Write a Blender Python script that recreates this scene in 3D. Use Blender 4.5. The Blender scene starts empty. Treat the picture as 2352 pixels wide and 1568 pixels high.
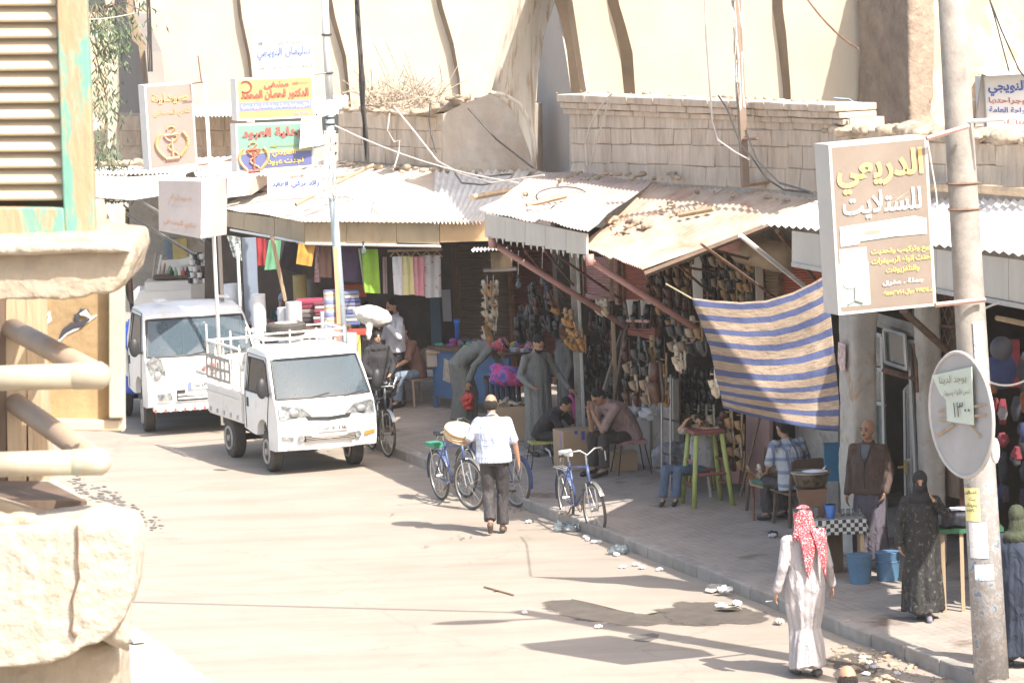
import bpy, math, random, re
from math import pi, sin, cos, sqrt, atan2, radians
from mathutils import Vector, Matrix, noise
from mathutils.geometry import tessellate_polygon
random.seed(7)
scene = bpy.context.scene
WORK = bpy.data.scenes.new('workbench')          # empty side scene where modifiers are evaluated cheaply
def baked(o):
 WORK.collection.objects.link(o)
 with bpy.context.temp_override(scene=WORK, view_layer=WORK.view_layers[0]):
  dg = bpy.context.evaluated_depsgraph_get()
  me = bpy.data.meshes.new_from_object(o.evaluated_get(dg), depsgraph=dg)
 bpy.data.objects.remove(o)
 return me
COL = scene.collection
# ------------------------------------------------------------------ camera
PW, PH, FPX = 2352.0, 1568.0, 9270.0
PITCH, ROLL, CH = math.atan(978 / FPX), 0.04, 7.7
fwd = Vector((0, cos(PITCH), -sin(PITCH)))
_up = Vector((0, sin(PITCH), cos(PITCH)))
c_right = Vector((1, 0, 0)) * cos(ROLL) - _up * sin(ROLL)
c_up = Vector((1, 0, 0)) * sin(ROLL) + _up * cos(ROLL)
CAM = Vector((0, 0, CH))
cam_d = bpy.data.cameras.new('street_camera')
cam_d.sensor_width = 22.2
cam_d.lens = FPX / PW * 22.2
cam_d.clip_start = 0.5
cam_d.clip_end = 2000
cam_d.dof.use_dof = True
cam_d.dof.focus_distance = 46
cam_d.dof.aperture_fstop = 16
cam = bpy.data.objects.new('street_camera', cam_d)
COL.objects.link(cam)
cam.matrix_world = Matrix.Translation(CAM) @ Matrix((c_right, c_up, -fwd)).transposed().to_4x4()
scene.camera = cam
# ------------------------------------------------------------------ sky, sun, exposure
SUN = Vector((0.422, -0.5025, 0.755)).normalized()          # towards the sun
world = bpy.data.worlds.new('World')
scene.world = world
world.use_nodes = True
wn = world.node_tree
bg = wn.nodes['Background']
sky = wn.nodes.new('ShaderNodeTexSky')
sky.sky_type = 'NISHITA'
sky.sun_disc = False
sky.sun_elevation = math.asin(SUN.z)
sky.sun_rotation = math.atan2(SUN.x, SUN.y)
sky.dust_density = 3.0
tint = wn.nodes.new('ShaderNodeMix'); tint.data_type = 'RGBA'; tint.blend_type = 'MULTIPLY'; tint.inputs[0].default_value = 1      # dust-laden sky, a little warmer
tint.inputs[7].default_value = (1.06, 1.0, .91, 1)
wn.links.new(sky.outputs[0], tint.inputs[6]); wn.links.new(tint.outputs[2], bg.inputs[0])
bg.inputs[1].default_value = 0.15
sl = bpy.data.lights.new('sun', 'SUN')
sl.energy = 3.6
sl.angle = radians(0.5)
sl.color = (1, 0.95, 0.87)
so = bpy.data.objects.new('sun', sl)
COL.objects.link(so)
so.rotation_euler = (-SUN).to_track_quat('-Z', 'Y').to_euler()
scene.view_settings.view_transform = 'Standard'
scene.view_settings.look = 'None'
scene.view_settings.gamma = 1
scene.view_settings.use_curve_mapping = False
scene.view_settings.exposure = 1.4
scene.cycles.max_bounces = 8
scene.cycles.diffuse_bounces = 4
scene.cycles.transparent_max_bounces = 12
# ------------------------------------------------------------------ places: pixel of the photograph (2352 wide) -> point of the street
K0 = Vector((3.6, 41.29, 0)); U = Vector((-.3098, .9508, 0)); V = Vector((.9508, .3098, 0)); Z = Vector((0, 0, 1))
def ray(x, y):
 return (fwd * FPX + c_right * (x - PW / 2) - c_up * (y - PH / 2)).normalized()
def G(x, y, z=0.0):
 d = ray(x, y); return CAM + d * ((z - CH) / d.z)
def PY(x, y, Y):
 d = ray(x, y); return CAM + d * (Y / d.y)
def PP(x, y, p0, n):
 d = ray(x, y); return CAM + d * ((p0 - CAM).dot(n) / d.dot(n))
def PT(x, y, t):
 return PP(x, y, K0 + V * t, V)
def ST(s, t, z=0.0):
 return K0 + U * s + V * t + Z * z
def PYs(pts, Y): return [PY(x, y, Y) for x, y in pts]
def PTs(pts, t): return [PT(x, y, t) for x, y in pts]
SW = 0.13      # pavement height
# ------------------------------------------------------------------ materials
MATS = {}
def mk(name):
 m = bpy.data.materials.new(name); m.use_nodes = True
 return m, m.node_tree, m.node_tree.nodes['Principled BSDF']
def node(nt, t, **kw):
 n = nt.nodes.new(t)
 for k, v in kw.items():
  if k.startswith('i_'):
   n.inputs[k[2:].replace('_', ' ')].default_value = v
  else: setattr(n, k, v)
 return n
def ramp(nt, fac, stops):
 r = nt.nodes.new('ShaderNodeValToRGB')
 e = r.color_ramp.elements
 while len(e) < len(stops): e.new(0.5)
 for el, (p, c) in zip(e, stops):
  el.position = p; el.color = (c[0], c[1], c[2], 1) if len(c) == 3 else c
 nt.links.new(fac, r.inputs[0]); return r.outputs[0]
def mixc(nt, fac, a, b, mode='MIX'):
 n = nt.nodes.new('ShaderNodeMix'); n.data_type = 'RGBA'; n.blend_type = mode
 if isinstance(fac, float): n.inputs[0].default_value = fac
 else: nt.links.new(fac, n.inputs[0])
 for i, s in ((6, a), (7, b)):
  if isinstance(s, (tuple, list)): n.inputs[i].default_value = (s[0], s[1], s[2], 1)
  else: nt.links.new(s, n.inputs[i])
 return n.outputs[2]
def M(name, rgb, rough=.85, var=.14, sc=5., bump=.12, bs=50., metal=0., alt=None, at=.55, asc=2.5, soft=.06, stretch=None, rnd=0., spec=.5):
 """one procedural surface: base colour, tonal noise, optional second colour in patches, fine relief"""
 if name in MATS: return MATS[name]
 m, nt, p = mk(name)
 tc = node(nt, 'ShaderNodeTexCoord'); co = tc.outputs['Object']
 if stretch:
  mp = node(nt, 'ShaderNodeMapping'); mp.inputs['Scale'].default_value = stretch
  nt.links.new(co, mp.inputs[0]); co = mp.outputs[0]
 n1 = node(nt, 'ShaderNodeTexNoise', i_Scale=sc, i_Detail=6.0, i_Roughness=.65)
 nt.links.new(co, n1.inputs['Vector'])
 lo = tuple(c * (1 - var * 1.6) for c in rgb); hi = tuple(min(1, c * (1 + var)) for c in rgb)
 col = ramp(nt, n1.outputs[0], [(.3, lo), (.68, hi)])
 if alt:
  n2 = node(nt, 'ShaderNodeTexNoise', i_Scale=asc, i_Detail=8.0, i_Roughness=.7, i_Distortion=.4)
  nt.links.new(co, n2.inputs['Vector'])
  f = ramp(nt, n2.outputs[0], [(at - soft, (0, 0, 0)), (at + soft, (1, 1, 1))])
  col = mixc(nt, f, col, alt)
 if rnd:
  oi = node(nt, 'ShaderNodeObjectInfo')
  v = ramp(nt, oi.outputs['Random'], [(0, (1 - rnd,) * 3), (1, (1 + rnd,) * 3)])
  col = mixc(nt, 1.0, col, v, 'MULTIPLY')
 nt.links.new(col, p.inputs['Base Color'])
 p.inputs['Roughness'].default_value = rough
 p.inputs['Metallic'].default_value = metal
 p.inputs['Specular IOR Level'].default_value = spec
 if bump:
  n3 = node(nt, 'ShaderNodeTexNoise', i_Scale=bs, i_Detail=5.0)
  nt.links.new(co, n3.inputs['Vector'])
  b = node(nt, 'ShaderNodeBump', i_Strength=min(1., bump * 3), i_Distance=.02 * bump * 8)
  nt.links.new(n3.outputs[0], b.inputs['Height']); nt.links.new(b.outputs[0], p.inputs['Normal'])
 MATS[name] = m
 return m
def plaid(name, base, line, line2=None, px=.07, pz=.07, w=.22, rough=.9):
 if name in MATS: return MATS[name]
 m, nt, p = mk(name)
 tc = node(nt, 'ShaderNodeTexCoord'); sp = node(nt, 'ShaderNodeSeparateXYZ')
 nt.links.new(tc.outputs['Object'], sp.inputs[0])
 col = base
 for ax, per, c in (('X', px, line), ('Z', pz, line2 or line)):
  a = node(nt, 'ShaderNodeMath', operation='DIVIDE'); a.inputs[1].default_value = per
  nt.links.new(sp.outputs[ax], a.inputs[0])
  fr = node(nt, 'ShaderNodeMath', operation='FRACT'); nt.links.new(a.outputs[0], fr.inputs[0])
  lt = node(nt, 'ShaderNodeMath', operation='LESS_THAN'); lt.inputs[1].default_value = w
  nt.links.new(fr.outputs[0], lt.inputs[0])
  ml = node(nt, 'ShaderNodeMath', operation='MULTIPLY'); ml.inputs[1].default_value = .75
  nt.links.new(lt.outputs[0], ml.inputs[0])
  col = mixc(nt, ml.outputs[0], col, c)
 nt.links.new(col, p.inputs['Base Color']); p.inputs['Roughness'].default_value = rough
 MATS[name] = m; return m
def glassmat(name, tint=(.5, .6, .62), tr=.5, rough=.04, base=(.16, .2, .22)):
 if name in MATS: return MATS[name]
 m, nt, p = mk(name)
 out = nt.nodes['Material Output']
 t = node(nt, 'ShaderNodeBsdfTransparent'); t.inputs[0].default_value = (*tint, 1)
 p.inputs['Base Color'].default_value = (*base, 1); p.inputs['Roughness'].default_value = rough
 p.inputs['Specular IOR Level'].default_value = .9
 mx = node(nt, 'ShaderNodeMixShader'); mx.inputs[0].default_value = tr
 nt.links.new(p.outputs[0], mx.inputs[1]); nt.links.new(t.outputs[0], mx.inputs[2])
 nt.links.new(mx.outputs[0], out.inputs[0]); MATS[name] = m; return m
# ------------------------------------------------------------------ mesh building
class MB:
 def __init__(s): s.v = []; s.f = []; s.m = []
 def add(s, vs, fs, mi=0):
  o = len(s.v); s.v += [Vector(v) for v in vs]
  for f in fs: s.f.append([i + o for i in f]); s.m.append(mi)
  return s
 def box(s, c, size, R=None, mi=0):
  c = Vector(c); h = [x / 2 for x in size]
  if isinstance(R, (int, float)): R = Matrix.Rotation(R, 3, 'Z')
  vs = []
  for i in range(8):
   p = Vector(((1 if i & 1 else -1) * h[0], (1 if i & 2 else -1) * h[1], (1 if i & 4 else -1) * h[2]))
   vs.append(c + (R @ p if R else p))
  return s.add(vs, [(0, 2, 3, 1), (4, 5, 7, 6), (0, 1, 5, 4), (2, 6, 7, 3), (0, 4, 6, 2), (1, 3, 7, 5)], mi)
 def prism(s, pts, ext, mi=0):
  n = len(pts); ext = Vector(ext); pts = [Vector(p) for p in pts]
  nn = Vector((0, 0, 0))
  for i in range(n): nn += pts[i].cross(pts[(i + 1) % n])
  if nn.dot(ext) > 0: pts = pts[::-1]
  s.add(pts + [p + ext for p in pts], [tuple(range(n)), tuple(range(2 * n - 1, n - 1, -1))] + [((i + 1) % n, i, n + i, n + (i + 1) % n) for i in range(n)], mi)
  return s
 def etube(s, pts, rad, side=None, n=12, mi=0, cap=True):
  pts = [Vector(p) for p in pts]; k = len(pts); o = len(s.v)
  for i, p in enumerate(pts):
   t = (pts[min(i + 1, k - 1)] - pts[max(i - 1, 0)])
   if t.length < 1e-9: t = Vector((0, 0, 1))
   t.normalize()
   if side is not None:
    sd = Vector(side[i]) if isinstance(side, list) else Vector(side)
    sd = (sd - t * sd.dot(t))
   else:
    sd = t.cross(Z) if abs(t.z) < .9 else t.cross(Vector((0, 1, 0)))
   if sd.length < 1e-6: sd = t.orthogonal()
   sd.normalize(); ot = t.cross(sd)
   r = rad[i] if isinstance(rad, (list, tuple)) else rad
   a, b = r if isinstance(r, (tuple, list)) else (r, r)
   for j in range(n):
    q = 2 * pi * j / n
    s.v.append(p + sd * (a * cos(q)) + ot * (b * sin(q)))
  for i in range(k - 1):
   for j in range(n):
    s.f.append([o + i * n + j, o + i * n + (j + 1) % n, o + (i + 1) * n + (j + 1) % n, o + (i + 1) * n + j]); s.m.append(mi)
  if cap:
   s.f.append([o + j for j in range(n)][::-1]); s.m.append(mi)
   s.f.append([o + (k - 1) * n + j for j in range(n)]); s.m.append(mi)
  return s
 def tube(s, pts, r, n=6, mi=0, cap=True): return s.etube(pts, r, None, n, mi, cap)
 def cap(s, p0, p1, r0, r1, n=10, mi=0):
  p0, p1 = Vector(p0), Vector(p1); d = (p1 - p0)
  d = d.normalized() if d.length > 1e-6 else Z.copy()
  pts = []; rr = []
  for a in (80, 50, 20): pts.append(p0 - d * r0 * sin(radians(a))); rr.append(r0 * cos(radians(a)))
  for a in (20, 50, 80): pts.append(p1 + d * r1 * sin(radians(a))); rr.append(r1 * cos(radians(a)))
  return s.etube(pts, rr, None, n, mi)
 def ell(s, c, r, R=None, n=12, m=8, mi=0):
  c = Vector(c); vs = [c + ((R @ Vector((0, 0, -r[2]))) if R else Vector((0, 0, -r[2])))]
  for i in range(1, m):
   a = -pi / 2 + pi * i / m
   for j in range(n):
    q = 2 * pi * j / n
    p = Vector((r[0] * cos(a) * cos(q), r[1] * cos(a) * sin(q), r[2] * sin(a)))
    vs.append(c + (R @ p if R else p))
  vs.append(c + ((R @ Vector((0, 0, r[2]))) if R else Vector((0, 0, r[2]))))
  fs = [(0, 1 + (j + 1) % n, 1 + j) for j in range(n)]
  for i in range(m - 2):
   for j in range(n):
    a = 1 + i * n; fs.append((a + j, a + (j + 1) % n, a + n + (j + 1) % n, a + n + j))
  a = 1 + (m - 2) * n
  fs += [(a + j, a + (j + 1) % n, len(vs) - 1) for j in range(n)]
  return s.add(vs, fs, mi)
 def torus(s, c, ax, R, r, n=24, m=6, mi=0, arc=1.0, rz=None):
  c = Vector(c); ax = Vector(ax).normalized(); a = ax.orthogonal().normalized(); b = ax.cross(a); o = len(s.v)
  k = n if arc >= 1 else n + 1
  for i in range(k):
   q = 2 * pi * arc * i / n; d = a * cos(q) + b * sin(q)
   for j in range(m):
    w = 2 * pi * j / m; s.v.append(c + d * (R + r * cos(w)) + ax * ((rz or r) * sin(w)))
  for i in range(n):
   if arc < 1 and i == n: break
   for j in range(m):
    i2 = (i + 1) % k if arc >= 1 else i + 1
    s.f.append([o + i * m + j, o + i2 * m + j, o + i2 * m + (j + 1) % m, o + i * m + (j + 1) % m]); s.m.append(mi)
  return s
 def grid(s, P, mi=0, thick=None):
  """P: rows of points"""
  o = len(s.v); nr = len(P); nc = len(P[0])
  for r in P:
   for p in r: s.v.append(Vector(p))
  for i in range(nr - 1):
   for j in range(nc - 1):
    a = o + i * nc + j; s.f.append([a, a + 1, a + nc + 1, a + nc]); s.m.append(mi)
  return s
 def plate(s, outer, holes, mi=0):
  """flat plate with holes, one-sided; outer/holes are lists of 3D points"""
  loops = [[Vector(p) for p in outer]] + [[Vector(p) for p in h] for h in holes]
  tr = tessellate_polygon(loops)
  allp = [p for l in loops for p in l]
  return s.add(allp, [tuple(t) for t in tr], mi)
 def lathe(s, c, prof, n=16, mi=0, cap=True):
  c = Vector(c)
  return s.etube([c + Z * z for r, z in prof], [(max(r, 1e-4), max(r, 1e-4)) for r, z in prof], Vector((1, 0, 0)), n, mi, cap)
 def mesh(s, name, off=None):
  me = bpy.data.meshes.new(name)
  vs = [v - off for v in s.v] if off is not None else s.v
  me.from_pydata([tuple(v) for v in vs], [], s.f)
  if max(s.m or [0]) > 0: me.polygons.foreach_set('material_index', s.m)
  return me
def root_of(o):
 while o.parent: o = o.parent
 return o
def tag(o, label=None, cat=None, group=None, kind=None):
 if label: o['label'] = label
 if cat: o['category'] = cat
 if group: o['group'] = group
 if kind: o['kind'] = kind
 return o
def obj(name, data, parent=None):
 o = bpy.data.objects.new(name, data); COL.objects.link(o)
 if parent: o.parent = parent
 return o
def thing(name, label, cat, loc=(0, 0, 0), rz=0., group=None):
 o = obj(name, None); o.location = loc; o.rotation_euler = (0, 0, rz); o.empty_display_size = .1
 return tag(o, label, cat, group)
def build(mb, name, mats, parent=None, smooth=False, world=True, label=None, cat=None, group=None, kind=None, bevel=0., auto=None):
 """links one mesh object. world=True: coordinates are places in the street; a top-level mesh gets its origin at its base"""
 if not isinstance(mats, (list, tuple)): mats = [mats]
 off = None
 if parent is not None:
  if world: off = Vector(root_of(parent).location)
 else:
  n = len(mb.v)
  off = Vector((sum(v.x for v in mb.v) / n, sum(v.y for v in mb.v) / n, min(v.z for v in mb.v)))
 me = mb.mesh(name, off)
 for m in mats: me.materials.append(m)
 o = obj(name, me, parent)
 if parent is None: o.location = off
 if smooth:
  me.polygons.foreach_set('use_smooth', [True] * len(me.polygons))
  if auto:
   me.update()
   try: me.set_sharp_from_angle(angle=radians(auto))
   except Exception: pass
 if bevel:
  b = o.modifiers.new('bevel', 'BEVEL'); b.width = bevel; b.segments = 2; b.limit_method = 'ANGLE'; b.angle_limit = radians(35)
 return tag(o, label, cat, group, kind)
def copy_tree(o, parent=None):
 c = o.copy(); COL.objects.link(c); c.parent = parent
 for ch in list(o.children): copy_tree(ch, c)
 return c
def nz(p, f=1., seed=0.):
 return noise.noise(Vector(p) * f + Vector((seed * 7.3, seed * 3.1, seed * 5.7)))
def corrugated(c00, c10, c11, c01, waves, amp=.018, rows=6, sag=.0, seed=0., jag=.0):
 """sheet between four corners (00->10 is the edge across the ribs); returns a mesh builder"""
 c00, c10, c11, c01 = map(Vector, (c00, c10, c11, c01))
 nrm = (c10 - c00).cross(c01 - c00).normalized()
 if nrm.z < 0: nrm = -nrm
 cols = waves * 4
 P = []
 for j in range(rows + 1):
  w = j / rows; row = []
  for i in range(cols + 1):
   u = i / cols
   p = (c00 * (1 - u) + c10 * u) * (1 - w) + (c01 * (1 - u) + c11 * u) * w
   off = amp * sin(u * waves * 2 * pi) + sag * nz(p, .9, seed)
   if j == 0 and jag: p = p + (c00 - c01).normalized() * (jag * nz(p, 3., seed + 3))
   row.append(p + nrm * off)
  P.append(row)
 return MB().grid(P)
# ------------------------------------------------------------------ Arabic lettering
AR = {}
for ch, c, n_ in [('ا', 0xFE8D, 2), ('أ', 0xFE83, 2), ('ب', 0xFE8F, 4), ('ة', 0xFE93, 2), ('ت', 0xFE95, 4), ('ث', 0xFE99, 4), ('ج', 0xFE9D, 4), ('ح', 0xFEA1, 4), ('خ', 0xFEA5, 4), ('د', 0xFEA9, 2), ('ذ', 0xFEAB, 2), ('ر', 0xFEAD, 2), ('ز', 0xFEAF, 2), ('س', 0xFEB1, 4), ('ش', 0xFEB5, 4), ('ص', 0xFEB9, 4), ('ط', 0xFEC1, 4), ('ظ', 0xFEC5, 4), ('ع', 0xFEC9, 4), ('ف', 0xFED1, 4), ('ق', 0xFED5, 4), ('ك', 0xFED9, 4), ('ل', 0xFEDD, 4), ('م', 0xFEE1, 4), ('ن', 0xFEE5, 4), ('ه', 0xFEE9, 4), ('و', 0xFEED, 2), ('ى', 0xFEEF, 2), ('ي', 0xFEF1, 4), ('ئ', 0xFE89, 4), ('غ', 0xFECD, 4), ('ض', 0xFEBD, 4)]:
 AR[ch] = (c, n_)
def shape_ar(s):
 s = s.replace('لا', '\u0001'); out = []
 for i, ch in enumerate(s):
  f = (0xFEFB, 2) if ch == '\u0001' else AR.get(ch)
  if not f: out.append(ch); continue
  prev = s[i - 1] if i else ' '; nxt = s[i + 1] if i + 1 < len(s) else ' '
  pj = prev in AR and AR[prev][1] == 4
  nj = (nxt in AR or nxt == '\u0001') and f[1] == 4
  out.append(chr(f[0] + (3 if pj and nj else 2 if nj else 1 if pj else 0)))
 return re.sub('[٠-٩]+', lambda m: m.group(0)[::-1], ''.join(out)[::-1])
def lettering(text, c00, c10, c01, mat, parent, lift=.012, bold=.02, latin=False, name='lettering'):
 """text set into the box c00 (lower start) - c10 (lower end) - c01 (upper start); flat print a few mm proud"""
 cu = bpy.data.curves.new('lettering', 'FONT'); cu.body = text if latin else shape_ar(text); cu.offset = bold; cu.resolution_u = 3
 me = baked(bpy.data.objects.new('lettering', cu)); bpy.data.curves.remove(cu)
 if not len(me.vertices): return None
 xs = [v.co.x for v in me.vertices]; ys = [v.co.y for v in me.vertices]
 x0, x1, y0, y1 = min(xs), max(xs), min(ys), max(ys)
 c00, c10, c01 = Vector(c00), Vector(c10), Vector(c01)
 n = (c10 - c00).cross(c01 - c00).normalized()
 if n.y > 0: n = -n
 off = Vector(root_of(parent).location)
 for v in me.vertices:
  u = (v.co.x - x0) / (x1 - x0); w = (v.co.y - y0) / (y1 - y0)
  v.co = c00 + (c10 - c00) * u + (c01 - c00) * w + n * lift - off
 me.materials.clear(); me.materials.append(mat); me.name = 'lettering'
 return obj(name, me, parent)
# ------------------------------------------------------------------ shared surfaces
m_road = M('dusty_asphalt', (.325, .28, .232), .93, .06, 1.2, .05, 30, alt=(.285, .24, .195), at=.6, asc=.35, soft=.12)
m_pave = M('pavement_tiles', (.24, .215, .195), .9, .12, 3, .1, 20, alt=(.2, .17, .15), at=.62, asc=1.2, soft=.12)
m_kerb = M('kerb_concrete', (.31, .28, .25), .92, .14, 3, .1, 30, rnd=.1)
m_stone = M('old_limestone', (.55, .455, .36), .93, .12, 3, .2, 14, alt=(.38, .295, .22), at=.58, asc=2.2, soft=.1, stretch=(1.6, 1.6, .4), rnd=.05)
m_mortar = M('mud_mortar', (.50, .41, .325), .95, .2, 5, .16, 25)
m_mud = M('mud_plaster', (.27, .21, .16), .95, .2, 3, .22, 14, alt=(.18, .135, .10), at=.63, asc=4, soft=.05)
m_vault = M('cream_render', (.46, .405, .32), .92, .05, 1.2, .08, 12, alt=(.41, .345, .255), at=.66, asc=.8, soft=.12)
m_rib = M('shade_brown_render', (.25, .185, .125), .93, .15, 2, .1, 14)  # brown darkened to stand in for shade on the rib returns
m_niche = M('grey_render', (.40, .35, .305), .9, .06, 1, .04, 10)
m_stain = M('rust_streaked_render', (.56, .52, .46), .9, .1, 2, .06, 12, alt=(.36, .27, .19), at=.57, asc=5, soft=.06, stretch=(2.2, 1, .13))
m_peel = M('peeling_plaster', (.55, .42, .29), .94, .12, 3, .12, 14, alt=(.74, .68, .58), at=.54, asc=1.7, soft=.04)
m_rubble = M('dry_earth_rubble', (.36, .285, .21), .96, .25, 6, .2, 20)
m_tin_w = M('white_corrugated_tin', (.8, .78, .75), .6, .05, 3, .03, 20, alt=(.6, .5, .42), at=.7, asc=3, soft=.06, metal=.0)
m_tin_g = M('grey_corrugated_tin', (.62, .6, .57), .55, .1, 3, .04, 20, alt=(.42, .34, .27), at=.64, asc=2.2, soft=.1)
m_tin_p = M('dusty_pink_tin', (.36, .285, .265), .85, .14, 2.2, .08, 15, alt=(.45, .37, .31), at=.5, asc=1.6, soft=.12)
m_tin_r = M('rusty_tin', (.45, .355, .27), .8, .1, 2, .06, 15, alt=(.33, .18, .12), at=.56, asc=1.8, soft=.1, stretch=(1, .5, 1))
m_fasc = M('beige_painted_sheet', (.42, .33, .21), .7, .1, 2.5, .03, 15, alt=(.28, .17, .09), at=.64, asc=3.5, soft=.08, stretch=(1, 1, .35))
m_fasc_o = M('orange_beige_sheet', (.55, .36, .19), .7, .1, 3, .03, 15)
m_fasc_w = M('dirty_white_sheet', (.52, .48, .42), .7, .08, 2, .03, 15, alt=(.33, .24, .16), at=.66, asc=3, soft=.06, stretch=(1.5, 1.5, .25))
m_conc = M('worn_concrete', (.38, .35, .31), .92, .15, 4, .12, 25, alt=(.25, .21, .18), at=.6, asc=4, soft=.07)
m_dark = M('dark_interior', (.10, .078, .062), .95, .25, 2, .1, 10)  # even dark brown for inner walls, ceilings and cracks
m_shutb = M('brown_shutter', (.17, .14, .115), .6, .1, 2, .0)
m_shutm = M('maroon_shutter', (.17, .07, .055), .6, .1, 2, .0)
m_shutp = M('pink_shutter', (.42, .22, .19), .6, .1, 2, .0)
m_shutr = M('brick_red_shutter', (.36, .12, .08), .6, .1, 2, .0)
m_shutc = M('tan_shutter', (.36, .28, .19), .6, .12, 2, .0)
m_wood = M('weathered_wood', (.42, .31, .2), .9, .2, 5, .15, 30, stretch=(1, 1, .12), rnd=.1)
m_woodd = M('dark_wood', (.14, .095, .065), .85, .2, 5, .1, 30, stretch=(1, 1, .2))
m_steel = M('galvanised_steel', (.42, .42, .42), .45, .1, 5, .02, 30, metal=.6)
m_iron = M('rusty_iron', (.2, .11, .07), .8, .25, 8, .08, 40)
m_black = M('black_rubber', (.02, .02, .02), .75, .2, 5, .03, 40)
m_white = M('white_paint', (.78, .77, .74), .45, .04, 3, .0)
m_cable = M('cable_sheath', (.06, .055, .05), .6, .2, 3, .0)
m_cablel = M('pale_cable', (.55, .5, .45), .7, .1, 3, .0)
# ------------------------------------------------------------------ ground
def road_wear():
 nt = m_road.node_tree; p = nt.nodes['Principled BSDF']; src = p.inputs['Base Color'].links[0].from_socket
 tc = node(nt, 'ShaderNodeTexCoord'); mp = node(nt, 'ShaderNodeMapping'); mp.inputs['Rotation'].default_value = (0, 0, -radians(108)); mp.inputs['Scale'].default_value = (.12, 1.6, 1)
 nt.links.new(tc.outputs['Object'], mp.inputs[0]); n = node(nt, 'ShaderNodeTexNoise', i_Scale=1.0, i_Detail=7.0, i_Roughness=.62); nt.links.new(mp.outputs[0], n.inputs['Vector'])
 c = mixc(nt, 1.0, src, ramp(nt, n.outputs[0], [(.3, (.84, .82, .8)), (.55, (1, 1, 1)), (.75, (1.08, 1.06, 1.03))]), 'MULTIPLY')
 n2 = node(nt, 'ShaderNodeTexNoise', i_Scale=70.0, i_Detail=3.0); nt.links.new(tc.outputs['Object'], n2.inputs['Vector'])
 c = mixc(nt, 1.0, c, ramp(nt, n2.outputs[0], [(.3, (.86, .85, .84)), (.6, (1.04, 1.04, 1.04))]), 'MULTIPLY')
 v = node(nt, 'ShaderNodeTexVoronoi', feature='DISTANCE_TO_EDGE', i_Scale=.22); nd = node(nt, 'ShaderNodeTexNoise', i_Scale=1.5, i_Detail=6.0); nt.links.new(tc.outputs['Object'], nd.inputs['Vector'])
 av = node(nt, 'ShaderNodeVectorMath', operation='MULTIPLY_ADD'); av.inputs[1].default_value = (.9, .9, 0); nt.links.new(nd.outputs['Color'], av.inputs[0]); nt.links.new(tc.outputs['Object'], av.inputs[2]); nt.links.new(av.outputs[0], v.inputs['Vector'])
 c = mixc(nt, 1.0, c, ramp(nt, v.outputs[0], [(.0, (.88, .87, .86)), (.006, (1, 1, 1))]), 'MULTIPLY')
 nt.links.new(c, p.inputs['Base Color'])
road_wear()
g = MB().add([(-58, -28, 0), (58, -28, 0), (58, 148, 0), (-58, 148, 0)], [(0, 1, 2, 3)])
build(g, 'ground', m_road, label='dusty pale asphalt street', kind='structure')
# wet stains (thin sheets with outlines of their own)
m_wet = M('damp_asphalt', (.115, .095, .078), .8, .2, 4, .05, 30)
m_wet2 = M('oil_spotted_asphalt', (.15, .135, .12), .85, .2, 6, .05, 30)
def soft_edge(m):
 nt = m.node_tree; p = nt.nodes['Principled BSDF']; out = nt.nodes['Material Output']
 at = node(nt, 'ShaderNodeAttribute', attribute_name='edge'); tc = node(nt, 'ShaderNodeTexCoord'); n = node(nt, 'ShaderNodeTexNoise', i_Scale=5.0, i_Detail=9.0, i_Roughness=.72); nt.links.new(tc.outputs['Object'], n.inputs['Vector'])
 ad = node(nt, 'ShaderNodeMath', operation='MULTIPLY_ADD'); ad.inputs[1].default_value = 1.5; nt.links.new(n.outputs[0], ad.inputs[0]); nt.links.new(at.outputs['Fac'], ad.inputs[2])
 f = ramp(nt, ad.outputs[0], [(.72, (0, 0, 0)), (.98, (.85, .85, .85))]); tr = node(nt, 'ShaderNodeBsdfTransparent'); mx = node(nt, 'ShaderNodeMixShader')
 nt.links.new(f, mx.inputs[0]); nt.links.new(tr.outputs[0], mx.inputs[1]); nt.links.new(p.outputs[0], mx.inputs[2]); nt.links.new(mx.outputs[0], out.inputs[0])
soft_edge(m_wet)
m_wet3 = M('damp_asphalt_light', (.15, .135, .12), .85, .2, 6, .05, 30); soft_edge(m_wet3)
def blot(pts, mat, z=.004, seed=1, amp=.12, name='wet_patch'):
 P = [G(x, y) for x, y in pts]; c = sum(P, Vector()) / len(P); out = []
 n = len(P)
 for i in range(n):
  for k in range(5):
   p = P[i].lerp(P[(i + 1) % n], k / 5); out.append(p + (p - c).normalized() * (amp * 1.6 * nz(p, 3.5, seed)) + Z * z)
 k = len(out); rings = [[c + (p - c) * f for p in out] for f in (1.12, .9, .65)]
 mb = MB().add([v for r in rings for v in r], [(r * k + i, r * k + (i + 1) % k, (r + 1) * k + (i + 1) % k, (r + 1) * k + i) for r in range(2) for i in range(k)] + [tuple(range(2 * k, 3 * k))])
 for v in mb.v: v.z = z
 o = build(mb, name, mat, kind='structure'); at = o.data.attributes.new('edge', 'FLOAT', 'POINT'); at.data.foreach_set('value', [(-.35, .22, .5)[i // k] for i in range(3 * k)])
 return o
blot([(1240, 1378), (1300, 1372), (1380, 1392), (1420, 1402), (1500, 1412), (1560, 1402), (1640, 1395), (1700, 1402), (1690, 1432), (1600, 1438), (1500, 1436), (1400, 1432), (1330, 1424), (1260, 1405)], m_wet, seed=2)
blot([(1500, 1400), (1560, 1378), (1700, 1392), (1770, 1405), (1760, 1432), (1640, 1438), (1540, 1432)], m_wet, z=.006, seed=3)
blot([(1450, 1456), (1500, 1452), (1520, 1466), (1490, 1476), (1455, 1470)], m_wet3, seed=4)
blot([(1900, 1505), (1990, 1500), (2040, 1535), (2010, 1568), (1920, 1562)], m_wet, seed=5)
random.seed(12)
sp_ = MB()
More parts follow.
